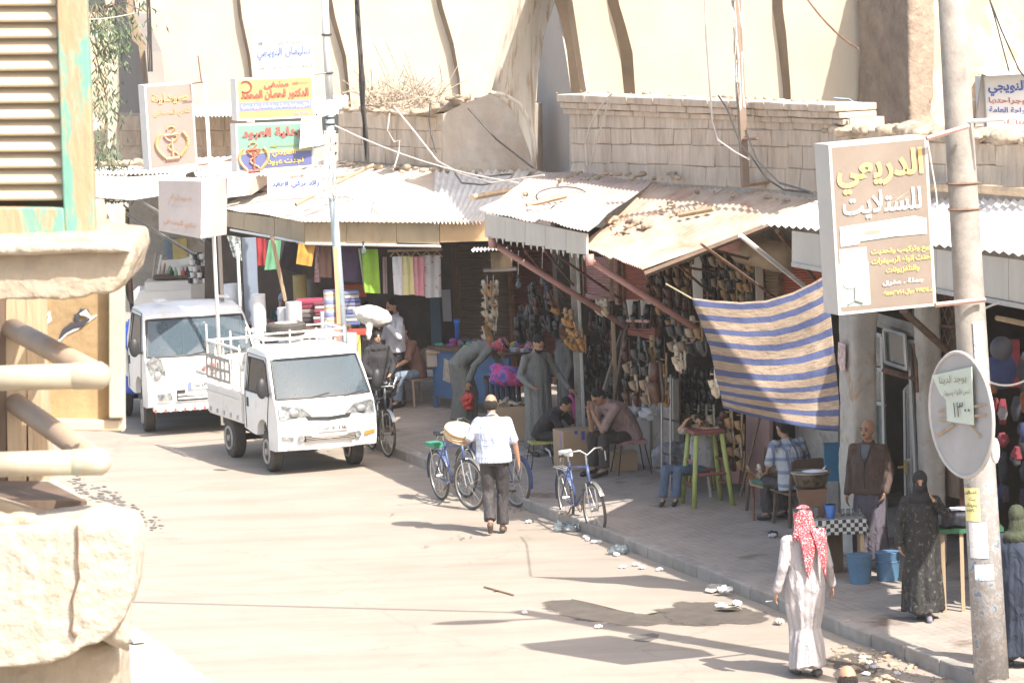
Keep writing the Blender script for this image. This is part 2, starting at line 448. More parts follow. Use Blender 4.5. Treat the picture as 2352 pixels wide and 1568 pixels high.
for i in range(150):
 u = random.random(); x = 165 + 200 * u + random.gauss(0, 16); y = 1098 + 118 * u + random.gauss(0, 9); w = random.uniform(3, 13) * (1 - abs(u - .5)); h = w * .22
 c = [G(x - w, y, .005), G(x - w * .3, y - h, .005), G(x + w * .6, y - h * .7, .005), G(x + w, y + h * .3, .005), G(x + w * .2, y + h, .005)]
 sp_.add([p + Z * (i * .00004) for p in c], [(0, 1, 2, 3, 4)])
for x, y, w, h in [(1190, 1170, 30, 4), (1060, 1232, 24, 3), (900, 1180, 14, 3), (1290, 1172, 10, 4), (1415, 1200, 36, 3), (980, 1255, 16, 2)]:
 for k in range(9):
  xx, yy = x + random.gauss(0, w * .5), y + random.gauss(0, h); r = w * .16
  sp_.add([G(xx - r, yy, .014 + k * .0002), G(xx, yy - r * .2, .014 + k * .0002), G(xx + r, yy, .014 + k * .0002), G(xx, yy + r * .2, .014 + k * .0002)], [(0, 1, 2, 3)])
build(sp_, 'oil_spots', m_wet2, kind='stuff', label='trail of small dark oil spots on the road')
# pavement with kerb stones
pv = MB()
pv.add([ST(-12, .16, SW), ST(30, .16, SW), ST(30, 6, SW), ST(-12, 6, SW), ST(-12, .16, -.05), ST(30, .16, -.05)], [(0, 1, 2, 3), (4, 5, 1, 0)])
m_pv2, nt, pr = None, None, None
def paving(name, base, joint):
 m, nt, p = mk(name)
 tc = node(nt, 'ShaderNodeTexCoord'); mp = node(nt, 'ShaderNodeMapping'); mp.inputs['Rotation'].default_value = (0, 0, -radians(108))
 nt.links.new(tc.outputs['Object'], mp.inputs[0])
 b = node(nt, 'ShaderNodeTexBrick', i_Scale=4.6, i_Mortar_Size=.03, i_Bias=0., i_Brick_Width=.6, i_Row_Height=.5)
 b.inputs['Color1'].default_value = (*base, 1); b.inputs['Color2'].default_value = (*[c * .84 for c in base], 1); b.inputs['Mortar'].default_value = (*joint, 1)
 nt.links.new(mp.outputs[0], b.inputs['Vector'])
 n = node(nt, 'ShaderNodeTexNoise', i_Scale=1.3, i_Detail=8.0, i_Roughness=.7); nt.links.new(tc.outputs['Object'], n.inputs['Vector'])
 f = ramp(nt, n.outputs[0], [(.42, (0, 0, 0)), (.62, (1, 1, 1))])
 c = mixc(nt, f, b.outputs[0], (.37, .32, .275))
 n2 = node(nt, 'ShaderNodeTexNoise', i_Scale=.9, i_Detail=6.0, i_Roughness=.6); nt.links.new(tc.outputs['Object'], n2.inputs['Vector'])
 f2 = ramp(nt, n2.outputs[0], [(.60, (0, 0, 0)), (.68, (.8, .8, .8))])
 c = mixc(nt, f2, c, (.13, .085, .062))
 nt.links.new(c, p.inputs['Base Color']); p.inputs['Roughness'].default_value = .92
 bp = node(nt, 'ShaderNodeBump', i_Strength=.5, i_Distance=.01); nt.links.new(b.outputs[1], bp.inputs['Height']); bp.invert = True
 nt.links.new(bp.outputs[0], p.inputs['Normal']); MATS[name] = m; return m
pave = build(pv, 'pavement', paving('interlocking_pavers', (.34, .295, .255), (.23, .19, .16)), label='dusty pavement of small interlocking pavers', kind='structure')
s = -9.; k = 0
while s < 26:
 L = .78 + .1 * random.random()
 a = random.uniform(-.008, .008)
 mb = MB().box(ST(s + L / 2, .085 + a, SW / 2 - .01 + a), (L - .018, .15, SW + .06), math.atan2(U.y, U.x))
 build(mb, 'kerb_stone', m_kerb, pave, bevel=.02)
 s += L
# dirt and rubble heap by the kerb
rb = MB()
for i in range(230):
 x = random.uniform(1905, 2170); y = random.uniform(1480, 1590)
 if abs((y - 1480) - (x - 1905) * .42) > 45: continue
 p = G(x, y, .01); r = random.choice([.012, .02, .03, .05]) * random.uniform(.6, 1.3)
 rb.ell(p, (r * 1.4, r, r * .6), Matrix.Rotation(random.random() * 6, 3, 'Z'), 5, 3)
build(rb, 'rubble', m_rubble, kind='stuff', label='loose dirt and rubble scattered along the kerb')
def norms(me):      # vertices with their normals read once
 return list(zip(me.vertices, [v.vector.copy() for v in me.vertex_normals]))
def rocky(mb, vox, amp, f=6., seed=0., smooth=1):
 """solid remeshed and roughened; returns mesh data (street coordinates)"""
 me = mb.mesh('tmp'); o = bpy.data.objects.new('tmp', me)
 r = o.modifiers.new('r', 'REMESH'); r.mode = 'VOXEL'; r.voxel_size = vox
 m2 = baked(o); bpy.data.meshes.remove(me)
 for v, n in norms(m2):
  p = v.co.copy()
  d = nz(p, f, seed) + .5 * nz(p, f * 2.7, seed + 1) + .6 * abs(nz(p, f * .5, seed + 2))
  v.co = p + n * (amp * d)
 return m2
def build_me(me, name, mats, parent=None, smooth=True, **kw):
 if not isinstance(mats, (list, tuple)): mats = [mats]
 if parent is not None: off = Vector(root_of(parent).location)
 else:
  n = max(1, len(me.vertices)); off = Vector((sum(v.co.x for v in me.vertices) / n, sum(v.co.y for v in me.vertices) / n, min(v.co.z for v in me.vertices)))
 for v in me.vertices: v.co = v.co - off
 me.materials.clear()
 for m in mats: me.materials.append(m)
 me.name = name
 if smooth: me.polygons.foreach_set('use_smooth', [True] * len(me.polygons))
 o = obj(name, me, parent)
 if parent is None: o.location = off
 return tag(o, kw.get('label'), kw.get('cat'), kw.get('group'), kw.get('kind'))
class PlaneT:
 def __init__(s, t): s.t = t; s.n = V
 def __call__(s, x, y): return PT(x, y, s.t)
class PlaneF:
 def __init__(s, p, n): s.p = p; s.n = n.normalized()
 def __call__(s, x, y): return PP(x, y, s.p, s.n)
# ------------------------------------------------------------------ the vaulted hall behind: sun-facing bays stepped back one behind the other
hall = thing('vaulted_hall', 'old cream rendered hall with stepped bays and ribs behind the shops', 'building', (2, 66, 0))
TOP = -60          # pixel row a little above the frame
def lerp_edge(e, Y): return [PY(x, y, Y) for x, y in e]
bays = [  # left edge curve (px), right px, depth
 ([(300, TOP), (318, 60), (345, 150), (352, 260)], 600, 84.5),
 ([(545, TOP), (556, 40), (575, 130), (588, 260)], 800, 84.34),
 ([(752, TOP), (770, 40), (795, 130), (808, 260)], 1060, 84.17),
 ([(1000, TOP), (1018, 20), (1042, 100), (1056, 180), (1060, 250)], 1240, 84),
 ([(1284, TOP), (1308, 40), (1325, 120), (1336, 215), (1340, 300)], 1470, 65),
 ([(1411, TOP), (1422, 10), (1437, 60), (1453, 120), (1459, 212), (1460, 300)], 1830, 64.84),
 ([(1796, TOP), (1798, 20), (1806, 80), (1816, 206), (1818, 300)], 2000, 64.68),
]
for i, (edge, xr, Y) in enumerate(bays):
 L = lerp_edge(edge, Y)
 yb = 300 if i > 3 else 262
 R = [PY(xr, yb, Y + .03), PY(xr, TOP, Y + .03)]
 build(MB().prism(L + R, (0, .35, 0)), 'bay_wall', m_vault, hall)
ribs = [  # returns between bays, shade put into their brown: left curve, right curve, back depth, front depth
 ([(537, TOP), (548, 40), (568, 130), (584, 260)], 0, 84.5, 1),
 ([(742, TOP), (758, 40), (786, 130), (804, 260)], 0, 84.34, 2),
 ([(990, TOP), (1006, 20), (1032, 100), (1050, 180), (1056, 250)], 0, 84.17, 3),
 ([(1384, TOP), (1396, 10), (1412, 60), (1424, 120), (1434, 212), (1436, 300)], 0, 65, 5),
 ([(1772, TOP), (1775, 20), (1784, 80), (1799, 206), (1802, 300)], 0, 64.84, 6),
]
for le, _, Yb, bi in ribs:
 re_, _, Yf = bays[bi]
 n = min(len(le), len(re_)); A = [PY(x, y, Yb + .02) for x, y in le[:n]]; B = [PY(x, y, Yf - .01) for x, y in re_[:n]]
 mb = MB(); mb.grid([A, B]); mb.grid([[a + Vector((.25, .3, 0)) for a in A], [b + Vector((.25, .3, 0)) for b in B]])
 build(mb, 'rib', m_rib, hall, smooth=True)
# far niche and the pointed niche with its stained pendentive
NP = PlaneF(PY(338, 200, 77), Vector((.995, .12, 0)))
build(MB().prism([NP(x, y) for x, y in [(258, TOP), (292, TOP), (302, 30), (322, 90), (334, 120), (342, 200), (338, 300), (336, 366), (262, 366), (262, 120), (252, 95), (252, 20)]], (.3, .1, 0)), 'niche', M('shade_dark_render', (.19, .165, .145), .9, .08, 1, .04, 10), hall)  # darkened colour stands in for the shade inside the recess
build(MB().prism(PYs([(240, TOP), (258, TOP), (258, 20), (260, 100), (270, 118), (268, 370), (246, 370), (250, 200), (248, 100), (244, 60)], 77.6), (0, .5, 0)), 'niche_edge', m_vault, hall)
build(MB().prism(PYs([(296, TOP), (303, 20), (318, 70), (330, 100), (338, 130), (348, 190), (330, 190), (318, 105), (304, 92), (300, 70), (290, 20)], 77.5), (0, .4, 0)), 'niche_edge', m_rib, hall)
build(MB().prism(PYs([(200, 30), (258, 30), (256, 300), (200, 300)], 80), (0, .5, 0)), 'rough_stonework', m_peel, hall)
NY = 63.2
NP = PlaneF(PY(1338, 200, NY + .9), Vector((.97, .25, 0)))
build(MB().prism([NP(x, y) for x, y in [(1226, 400), (1228, 300), (1236, 170), (1250, 80), (1274, 6), (1284, 40), (1300, 130), (1312, 212), (1338, 214), (1338, 420)]], (.3, .1, 0)), 'niche', m_niche, hall)
# pendentive: curved shell, concave towards the street
rows = []
pl = [(1186, TOP), (1176, 10), (1158, 90), (1140, 150), (1120, 214)]
pr_ = [(1292, TOP), (1272, 8), (1248, 85), (1236, 170), (1228, 262)]
for a, b in zip(pl, pr_):
 row = []
 for j in range(9):
  u = j / 8; row.append(PY(a[0] + (b[0] - a[0]) * u, a[1] + (b[1] - a[1]) * u, NY - .2 + 1.0 * sin(u * pi * .5)))
 rows.append(row)
last = rows[-1]
for kk, dy in ((1, 40), (2, 80), (3, 120), (4, 175)):
 row = []
 for j in range(9):
  u = j / 8; lim = 214 + (u ** 2.2) * 175
  x = 1120 + 108 * u; y0 = 214 + (262 - 214) * u
  y = min(y0 + dy, lim) if lim > y0 else y0
  row.append(PY(x, y, NY - .2 + 1.0 * sin(u * pi * .5)))
 rows.append(row)
build(MB().grid(rows), 'pendentive', m_stain, hall, smooth=True)
build(MB().prism(PYs([(1172, TOP), (1186, TOP), (1174, 20), (1156, 100), (1128, 212), (1116, 216), (1148, 100), (1164, 30)], NY - .35), (0, .25, 0)), 'pendentive_edge', m_vault, hall)
mold = [(1122, 212), (1160, 218), (1192, 238), (1214, 275), (1224, 320), (1229, 388)]
build(MB().tube([PY(x, y, NY - .25 + .1 * i) for i, (x, y) in enumerate(mold)], .035, 6), 'moulding', MATS['old_plaster'] if 'old_plaster' in MATS else m_stain, hall, smooth=True)
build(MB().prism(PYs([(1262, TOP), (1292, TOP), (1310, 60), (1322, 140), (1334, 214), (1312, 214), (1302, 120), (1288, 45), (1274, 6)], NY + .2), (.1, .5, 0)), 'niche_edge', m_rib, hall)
# unseen slab above the view, added further down to shade the lean-to
# mud pillar and patchy wall
BP = PlaneF(PY(2088, 200, 63.0), Vector((.93, .37, 0)))
pill = rocky(MB().prism([BP(x, y) for x, y in [(1966, TOP), (2086, TOP), (2090, 270), (2098, 330), (2096, 480), (1930, 480), (1900, 330), (1968, 292), (1972, 120)]], (.45, .25, 0)), .06, .022, 4, 1)
build_me(pill, 'buttress', m_mud, hall)
build(MB().prism(PYs([(2078, TOP), (2460, TOP), (2460, 330), (2084, 330)], 63.2), (0, .5, 0)), 'patched_wall', m_peel, hall)
crk = MB()
for pts in ([(2112, 188), (2124, 200), (2130, 216), (2136, 236)], [(2100, 120), (2096, 150), (2090, 175)]):
 crk.tube([PY(x, y, 63.18) for x, y in pts], .012, 4)
build(crk, 'crack', m_dark, hall)
build(MB().prism(PYs([(2250, 172), (2272, 178), (2258, 300), (2238, 296)], 63.05), (0, .2, 0)), 'plaster_patch', m_rib, hall)
# ------------------------------------------------------------------ stone walls above the awnings
def stone_wall(name, label, outline, plane, courses, x0, x1, step, mat=m_stone):
 w = thing(name, label, 'wall', tuple(plane(x0, outline[-1][1])))
 P = [plane(x, y) for x, y in outline]
 nrm = plane.n
 build(MB().prism([p + nrm * .012 for p in P], nrm * .45), 'wall_core', m_mortar, w)
 for ci in range(len(courses) - 1):
  x = x0 - random.uniform(0, step * .6)
  while x < x1:
   wd = step * random.uniform(.6, 1.3); xa, xb = max(x, x0), min(x + wd, x1)
   x += wd
   if xb - xa < 12: continue
   ya, yb = courses[ci], courses[ci + 1]
   f = lambda c, xx: c[0] + (c[1] - c[0]) * (xx - x0) / (x1 - x0)
   g1 = .5
   pts = [plane(xa + g1, f(ya, xa) + g1), plane(xb - g1, f(ya, xb) + g1), plane(xb - g1, f(yb, xb) - g1), plane(xa + g1, f(yb, xa) - g1)]
   j = random.uniform(-.007, .007)
   pts = [p + Vector((random.uniform(-.012, .012), 0, random.uniform(-.012, .012))) - nrm * (.012 + j) for p in pts]
   build(MB().prism(pts, nrm * .08), 'stone_block', mat, w, bevel=.012)
 return w
T1 = 2.9
pw1 = PlaneT(T1)
w1 = stone_wall('stone_wall', 'long shaded limestone wall with a moulded cornice above the pink tin roof', [(1306, 248), (1950, 272), (1960, 470), (1720, 470), (1306, 420)], pw1,
    [(262, 274), (294, 300), (330, 338), (372, 392), (410, 446)], 1312, 1950, 46)
x = 1300
while x < 1942:
 wd = random.uniform(38, 70); xb = min(x + wd, 1945)
 for (dy0, dy1, out) in ((0, 17, .15), (18, 33, .1), (34, 47, .05)):
  f = lambda xx: 215 + (xx - 1300) * .038
  pts = [PT(x + .8, f(x) + dy0, T1 - .01), PT(xb - .8, f(xb) + dy0, T1 - .01), PT(xb - .8, f(xb) + dy1, T1 - .01), PT(x + .8, f(x) + dy1, T1 - .01)]
  pts = [p + Z * random.uniform(-.008, .008) - V * out for p in pts]
  build(MB().prism(pts, V * (out + .4)), 'cornice_stone', m_stone, w1, bevel=.015)
 x = xb
WD = Vector((-.49, .87, 0)).normalized(); WN = Vector((.87, .49, 0)).normalized()
pw2 = PlaneF(G(1000, 388, 3.62), WN)
w2 = stone_wall('stone_wall', 'shaded stone wall behind the fabric shop roof, dry brush on top', [(776, 250), (1016, 262), (1016, 400), (776, 395)], pw2,
    [(256, 268), (292, 302), (330, 342), (372, 384)], 780, 1014, 62)
# sun-facing return of that wall and the piece under the pendentive
rt = pw2(1018, 262)
pw2b = PlaneF(pw2(1018, 300), Vector((.25, .97, 0)))
stone_wall('stone_wall', 'pale end of the stone wall beside the stained curved niche', [(1017, 262), (1060, 240), (1124, 216), (1230, 240), (1232, 408), (1017, 396)], pw2b,
   [], 1020, 1118, 60).children[0].data.materials[0] = M('old_plaster', (.50, .44, .37), .93, .15, 2, .1, 12, alt=(.40, .32, .25), at=.55, asc=1.2, soft=.1)
ov = [pw2b(1125, 218), pw2b(1060, 240), pw2b(1040, 262), pw2b(1018, 320), G(1000, 388, 3.62), G(1060, 436, 3.45), G(1117, 482, 3.3)]
ov = [p + SUN * ((6.9 - p.z) / SUN.z) for p in ov] + [Vector((3.1, 60.5, 6.9)), Vector((2.4, 63.2, 6.9)), Vector((.3, 65, 6.9))]
build(MB().prism(ov, (0, 0, .25)), 'unseen_shade_slab', m_vault, hall)  # added out of view, outlined by carrying the shadow edge towards the sun
pw3 = PlaneT(T1 + .05)
w3 = stone_wall('stone_wall', 'low ruined stone wall with crumbling mud top at the far end of the row', [(1950, 302), (2000, 300), (2100, 305), (2352, 322), (2470, 330), (2470, 470), (1950, 470)], pw3,
    [(322, 334), (372, 384), (428, 448)], 1960, 2460, 70)
# far stretch of wall behind the pharmacy sign
pw4 = PlaneF(PY(400, 300, 82), Vector((.3, .95, 0)))
stone_wall('stone_wall', 'distant stone wall seen between the pharmacy sign and the orange sign', [(205, 262), (560, 262), (600, 400), (205, 400)], pw4,
   [(266, 266), (300, 300), (336, 336)], 210, 560, 60)
build(corrugated(PY(448, 268, 80), PY(800, 262, 74), PY(800, 218, 78), PY(440, 242, 84), 40, .02, 3), 'roof_sheet', m_tin_w,
  thing('lean_to_roof', 'pale corrugated sheet roof on the wall behind the signs', 'roof', tuple(PY(600, 268, 79))))
# crumbling tops
def lumps(pts, n, mat, label, sz=(.05, .16), spread=.3):
 mb = MB()
 for i in range(n):
  a = random.random() * (len(pts) - 1); k = int(a); p = pts[k].lerp(pts[k + 1], a - k)
  r = random.uniform(*sz); p = p + Vector((random.uniform(-spread, spread), random.uniform(0, spread), random.uniform(-.02, .03)))
  mb.ell(p, (r * random.uniform(.7, 1.5), r, r * random.uniform(.35, .7)), Matrix.Rotation(random.random() * 6, 3, 'Z'), 7, 4)
 me = rocky(mb, .04, .02, 8, random.random() * 9)
 return build_me(me, 'rubble', mat, kind='stuff', label=label)
lumps([pw3(1935, 302), pw3(2100, 300), pw3(2250, 312), pw3(2460, 326)], 90, m_rubble, 'crumbled mud along the top of the ruined wall', spread=.25)
lumps([pw2(820, 250), pw2(1010, 262), pw2b(1110, 222)], 130, m_rubble, 'clods of dry mud heaped along the wall top', (.05, .11), .5)
lumps([PT(1306, 214, 3.1), PT(1600, 224, 3.1), PT(1900, 236, 3.1)], 60, m_rubble, 'dust and mud clods lying on the cornice', (.03, .07), .2)
lumps([PY(210, 382, 70), PY(330, 376, 70)], 60, m_rubble, 'rubble lying on the far tin awning', (.04, .12), .7)
# dry brush on the wall top
br = MB()
for i in range(260):
 p = pw2(random.uniform(830, 1010), random.uniform(215, 262)) + Vector((0, random.uniform(.1, 1.2), -.05))
 d = Vector((random.uniform(-1, 1), random.uniform(-.5, .5), random.uniform(-.1, 1.1))).normalized(); L = random.uniform(.2, .7)
 q = p + d * L * .5 + Vector((random.uniform(-.1, .1), 0, random.uniform(-.05, .1)))
 br.tube([p, q, q + (d + Vector((0, 0, random.uniform(-.9, .4)))).normalized() * L * .5], random.uniform(.005, .011), 3)
for x, y, x2, y2 in ((905, 245, 858, 100), (925, 240, 885, 95), (950, 250, 930, 120), (890, 250, 870, 140), (1000, 240, 1010, 150)):
 a, b = pw2(x, y), pw2(x2, y2); br.tube([a, a.lerp(b, .5) + Vector((.08, 0, .03)), b], .009, 3)
build(br, 'dry_brush', M('dry_twigs', (.42, .34, .26), .95, .3, 8, 0), kind='stuff', label='tangle of dry brush and twigs on the wall top')
# ------------------------------------------------------------------ awning over the fabric shop
ZA = 2.8
a_l, a_c, a_r = G(500, 515, ZA), G(700, 555, ZA), G(1118, 553, ZA)
DA = (a_r - a_c).normalized(); NA = Vector((-DA.y, DA.x, 0))     # NA points away from the street
aw = thing('awning', 'beige fronted corrugated awning over the fabric shop', 'awning', tuple(a_c))
def rise(p, px0, px1):      # same place, raised until it meets pixel row px1
 d = ray(px0, px1); k = (p.y) / d.y; return Vector((p.x, p.y, (CAM + d * k).z))
a_lt, a_ct = rise(a_l, 498, 480), rise(a_c, 700, 509)
a_mt = None
def fas(x, y): return PP(x, y, a_c, NA)
DL = (a_c - a_l).normalized(); NL = Vector((-DL.y, DL.x, 0))
def fasl(x, y): return PP(x, y, a_l, NL)
for xa, xb in ((700, 795), (796, 910), (911, 1009)):
 build(MB().prism([fas(xa, 511), fas(xb, 511), fas(xb, 561), fas(xa, 557)], NA * .03), 'fascia_panel', m_fasc, aw)
build(MB().prism([fas(1010.5, 508), fas(1135, 508), fas(1135, 553), fas(1010.5, 557)], NA * .03), 'fascia_panel', m_fasc_o, aw)
for xa, xb in ((499, 560), (561, 630), (631, 699)):
 f = lambda x: 482 + (x - 498) * .137; h = lambda x: 516 + (x - 500) * .2
 build(MB().prism([fasl(xa, f(xa)), fasl(xb, f(xb)), fasl(xb, h(xb)), fasl(xa, h(xa))], Vector((.03, .03, 0))), 'fascia_panel', m_fasc, aw)
build(MB().tube([fasl(530, 528), fasl(640, 547), fas(704, 560), fas(860, 563), fas(1012, 566)], .022, 5), 'front_rail', m_white, aw)
zb = 3.62
h1, h2, h3 = pw2(772, 372), G(999, 388, zb), pw2b(1222, 392)
e0, e1, e2, e3 = fasl(496, 478) - NL * -.0, fas(702, 507) - NA * .12, fas(1000, 511) - NA * .12, fas(1112, 512) - NA * .1
build(corrugated(e1, e2, h2, pw2(985, 384), 28, .009, 6, .02, 1), 'roof_sheet', M('dusty_cream_tin', (.55, .48, .40), .8, .07, 2, .03, 15, alt=(.45, .36, .27), at=.6, asc=1.5, soft=.15), aw, smooth=True)
build(corrugated(e2, e3, h3, h2, 13, .03, 6, .02, 2), 'roof_sheet', m_tin_g, aw, smooth=True)
build(corrugated(e0, e1, h2 + Z * .01, pw2(740, 368), 30, .006, 6, .03, 3), 'roof_sheet', M('dusty_cream_tin', (.55, .48, .40), .8, .07, 2, .03, 15, alt=(.45, .36, .27), at=.6, asc=1.5, soft=.15), aw, smooth=True)
lumps([h1 - NA * .2, h2 - NA * .3, h3 - NA * .3], 70, m_rubble, 'mud and rubble fallen along the back of the fabric shop roof', (.04, .1), .5)
# dead wood lying on it
for i, (x0, y0, x1, y1, r) in enumerate([(680, 488, 755, 405, .03), (640, 440, 700, 430, .03), (1085, 472, 1130, 458, .05)]):
 build(MB().tube([fas(x0, y0) + Z * .12, fas((x0 + x1) / 2, (y0 + y1) / 2) + NA * .8 + Z * .1, fas(x1, y1) + NA * 1.6 + Z * .06], r, 6), 'branch', m_wood,
   label=['bent dry branch leaning from the tin roof towards the blue pole', 'short dry stick lying on the tin roof', 'pale stick lying on the grey corner of the tin roof'][i], cat='branch')
# far awnings behind the pharmacy sign
fa = thing('awning', 'far grey and white awning beyond the blank sign', 'awning', tuple(PY(300, 450, 70)))
build(MB().prism(PYs([(200, 402), (297, 407), (303, 460), (200, 452)], 67.4), (0, .04, 0)), 'fascia_panel', m_fasc_w, fa)
build(MB().prism([PY(297, 407, 67.4), PY(426, 398, 68.4), PY(428, 440, 68.4), PY(303, 460, 67.4)], (0, .04, 0)), 'fascia_panel', m_white, fa)  # whiter sheet stands in for sun, the duller one beside it for shade
build(corrugated(PY(195, 402, 67.4), PY(430, 398, 68.5), PY(540, 360, 76), PY(200, 374, 75), 24, .02, 3), 'roof_sheet', m_tin_g, fa, smooth=True)
for x0, y0, x1, y1 in ((265, 475, 470, 600), (318, 458, 500, 575), (470, 545, 600, 640)):
 build(MB().tube([PY(x0, y0, 67.6), PY(x1, y1, 70)], .03, 6), 'brace', m_steel, fa)
fb = thing('awning', 'small white fronted awning between the blank sign and the fabric shop', 'awning', tuple(PY(530, 440, 66)))
build(MB().prism(PYs([(455, 408), (572, 404), (574, 448), (455, 462)], 66.4), (0, .04, 0)), 'fascia_panel', m_white, fb)
build(corrugated(PY(450, 407, 66.4), PY(640, 402, 66.8), PY(640, 368, 72), PY(440, 385, 72), 20, .02, 3), 'roof_sheet', m_tin_g, fb, smooth=True)
build(MB().prism([PY(574, 404, 66.4), PY(640, 402, 68.4), PY(610, 425, 68.4), PY(574, 448, 66.4)], (.03, .03, 0)), 'fascia_panel', m_niche, fb)
# ------------------------------------------------------------------ pink tin awning (shoe shop) in two sheets
TB = .52
ab = thing('awning', 'broken pinkish tin awning sloping over the shoe stalls', 'awning', tuple(PT(1115, 560, TB)))
def FB(x): return 490 + (x - 1113) * .20
xs = [1113, 1160, 1206, 1252, 1300, 1347]
for i in range(5):
 xa, xb = xs[i] + .5, xs[i + 1] - .5
 build(MB().prism([PT(xa, FB(xa), TB), PT(xb, FB(xb), TB), PT(xb, FB(xb) + 50 - (i + 1) * .5, TB), PT(xa, FB(xa) + 55 - i * .5, TB)], V * .03), 'fascia_panel', m_fasc_w, ab)
 for q in range(3):
  x = xa + 10 + q * 14; build(MB().prism([PT(x, FB(x) + 50, TB), PT(x + 5, FB(x) + 51, TB), PT(x + 3, FB(x) + 63, TB)], V * .01), 'torn_strip', m_fasc_w, ab)
cB = [PT(1098, 484, .55), PT(1232, 512, .5), PT(1352, 537, .45), PT(1236, 394, 2.7), PT(1350, 400, 2.85), PT(1500, 418, 2.85)]
build(corrugated(cB[0], cB[1], cB[4], cB[3], 16, .011, 7, .05, 5, .03), 'roof_sheet', m_tin_p, ab, smooth=True)
build(corrugated(cB[1] + Z * .03, cB[2] + Z * .03, cB[5], cB[4], 16, .011, 7, .05, 6, .03), 'roof_sheet', m_tin_p, ab, smooth=True)
def S2(x, y, t): return PT(x, y, t)
s2a, s2b, s2c, s2d = S2(1333, 566, .75), S2(1477, 621, .5), S2(1890, 458, 2.75), S2(1500, 420, 2.8)
mid0 = s2a.lerp(s2b, .5); mid1 = s2d.lerp(s2c, .45)
build(corrugated(s2a, mid0, mid1, s2d, 14, .014, 7, .05, 8, .03), 'roof_sheet', m_tin_r, ab, smooth=True)
build(corrugated(mid0 + Z * .02, s2b, s2c, mid1 + Z * .02, 14, .014, 7, .04, 9, .02), 'roof_sheet', m_tin_r, ab, smooth=True)
build(MB().tube([s2b + V * .02 - Z * .05, s2c - Z * .06], .04, 4), 'edge_beam', m_woodd, ab)
for (x0, y0, x1, y1, t1) in ((1128, 556, 1442, 752, 2.3), (1352, 596, 1604, 758, 1.9)):
 build(MB().tube([PT(x0, y0, TB + .05), PT(x1, y1, t1)], .042, 8), 'brace_pipe', m_shutp, ab, smooth=True)
 build(MB().tube([PT(x0 + 2, y0 - 12, TB + .03), PT(x0 + 4, y0 + 14, TB + .03)], .055, 8), 'bracket', m_shutp, ab, smooth=True)
for (x0, y0, x1, y1, t0, t1) in ((1610, 560, 1790, 690, .9, 2.6), (1500, 560, 1640, 680, 1.2, 2.6), (1205, 575, 1330, 720, .8, 2.7), (1240, 560, 1345, 690, .8, 2.7), (1270, 580, 1430, 690, .8, 2.7), (1640, 575, 1740, 600, 1.5, 2.7), (1480, 600, 1650, 625, 1.5, 2.7)):
 build(MB().tube([PT(x0, y0, t0), PT(x1, y1, t1)], .018, 5), 'brace_rod', m_iron, ab)
# clods, slats and scraps on the roof
mb = MB()
def onB(x, y):
 if x < 1390: return PP(x, y, cB[1], (cB[0] - cB[1]).cross(cB[4] - cB[1]).normalized())
 return PP(x, y, s2b, (s2c - s2b).cross(s2a - s2b).normalized())
for (xa, xb, ya, yb, n, r) in ((1395, 1500, 505, 540, 22, .06), (1500, 1640, 460, 500, 9, .045), (1280, 1560, 400, 418, 40, .045), (1150, 1330, 440, 480, 5, .04), (1600, 1860, 440, 465, 14, .04)):
 for i in range(n):
  p = onB(random.uniform(xa, xb), random.uniform(ya, yb)); rr = r * random.uniform(.4, 1.4)
  mb.ell(p + Z * rr * .4, (rr * random.uniform(.8, 2), rr, rr * .6), Matrix.Rotation(random.random() * 6, 3, 'Z'), 6, 4)
build_me(rocky(mb, .03, .015, 10, 3), 'rubble', m_rubble, kind='stuff', label='clods of mud and scraps thrown on the pink tin awning')
sl_ = [('broken pale plank lying on the pink tin awning', 1210, 482, 1300, 462), ('pale wooden slat lying near the edge of the rusty tin sheet', 1560, 505, 1640, 492), ('short timber lying at the foot of the stone wall', 1705, 436, 1770, 428)]
for lb, x0, y0, x1, y1 in sl_:
 build(MB().tube([onB(x0, y0) + Z * .06, onB(x1, y1) + Z * .07], .035, 4), 'wooden_plank', m_wood, label=lb, cat='plank')
build(MB().torus(onB(1232, 484) + Z * .04, Z, .12, .02, 16, 5), 'bent_pipe', m_white, label='round bend of white pipe lying on the pink tin awning', cat='pipe')
build(MB().torus(onB(1290, 455) + Z * .03, Z + Vector((0, -.3, 0)), .35, .01, 24, 4), 'wire_loop', m_cable, label='large loop of dark wire lying on the pink tin awning', cat='wire')
# ------------------------------------------------------------------ white corrugated awning at the near end
TC = 1.2
ac = thing('awning', 'white corrugated awning with a stained metal front at the near end', 'awning', tuple(PT(2000, 640, TC)))
def FC(x): return 530 + (x - 1818) * .128
def FCb(x): return 604 + (x - 1818) * .172
xs = [1818, 1900, 1985, 2068, 2150, 2232, 2316, 2400, 2490, 2600]
for i in range(len(xs) - 1):
 xa, xb = xs[i] + .6, xs[i + 1] - .6
 build(MB().prism([PT(xa, FC(xa), TC), PT(xb, FC(xb), TC), PT(xb, FCb(xb), TC), PT(xa, FCb(xa), TC)], V * .03), 'fascia_panel', m_fasc_w, ac)
build(MB().box((PT(1822, 604, TC) + PT(2600, 738, TC)) / 2 + Z * -.03, ((PT(1822, 604, TC) - PT(2600, 738, TC)).length, .05, .05), math.atan2(-U.y, -U.x)), 'lower_rail', m_steel, ac)
f0, f1, b1, b0 = PT(1742, 513, 1.15), PT(2620, 622, 1.15), PT(2620, 458, 2.85), PT(1888, 458, 2.85)
for i in range(4):
 a, b = i / 4, (i + 1) / 4 + .004
 build(corrugated(f0.lerp(f1, a) + Z * .004 * i, f0.lerp(f1, b) + Z * .004 * i, b0.lerp(b1, b), b0.lerp(b1, a), 11, .018, 4, .02, 20 + i), 'roof_sheet', m_tin_w, ac, smooth=True)
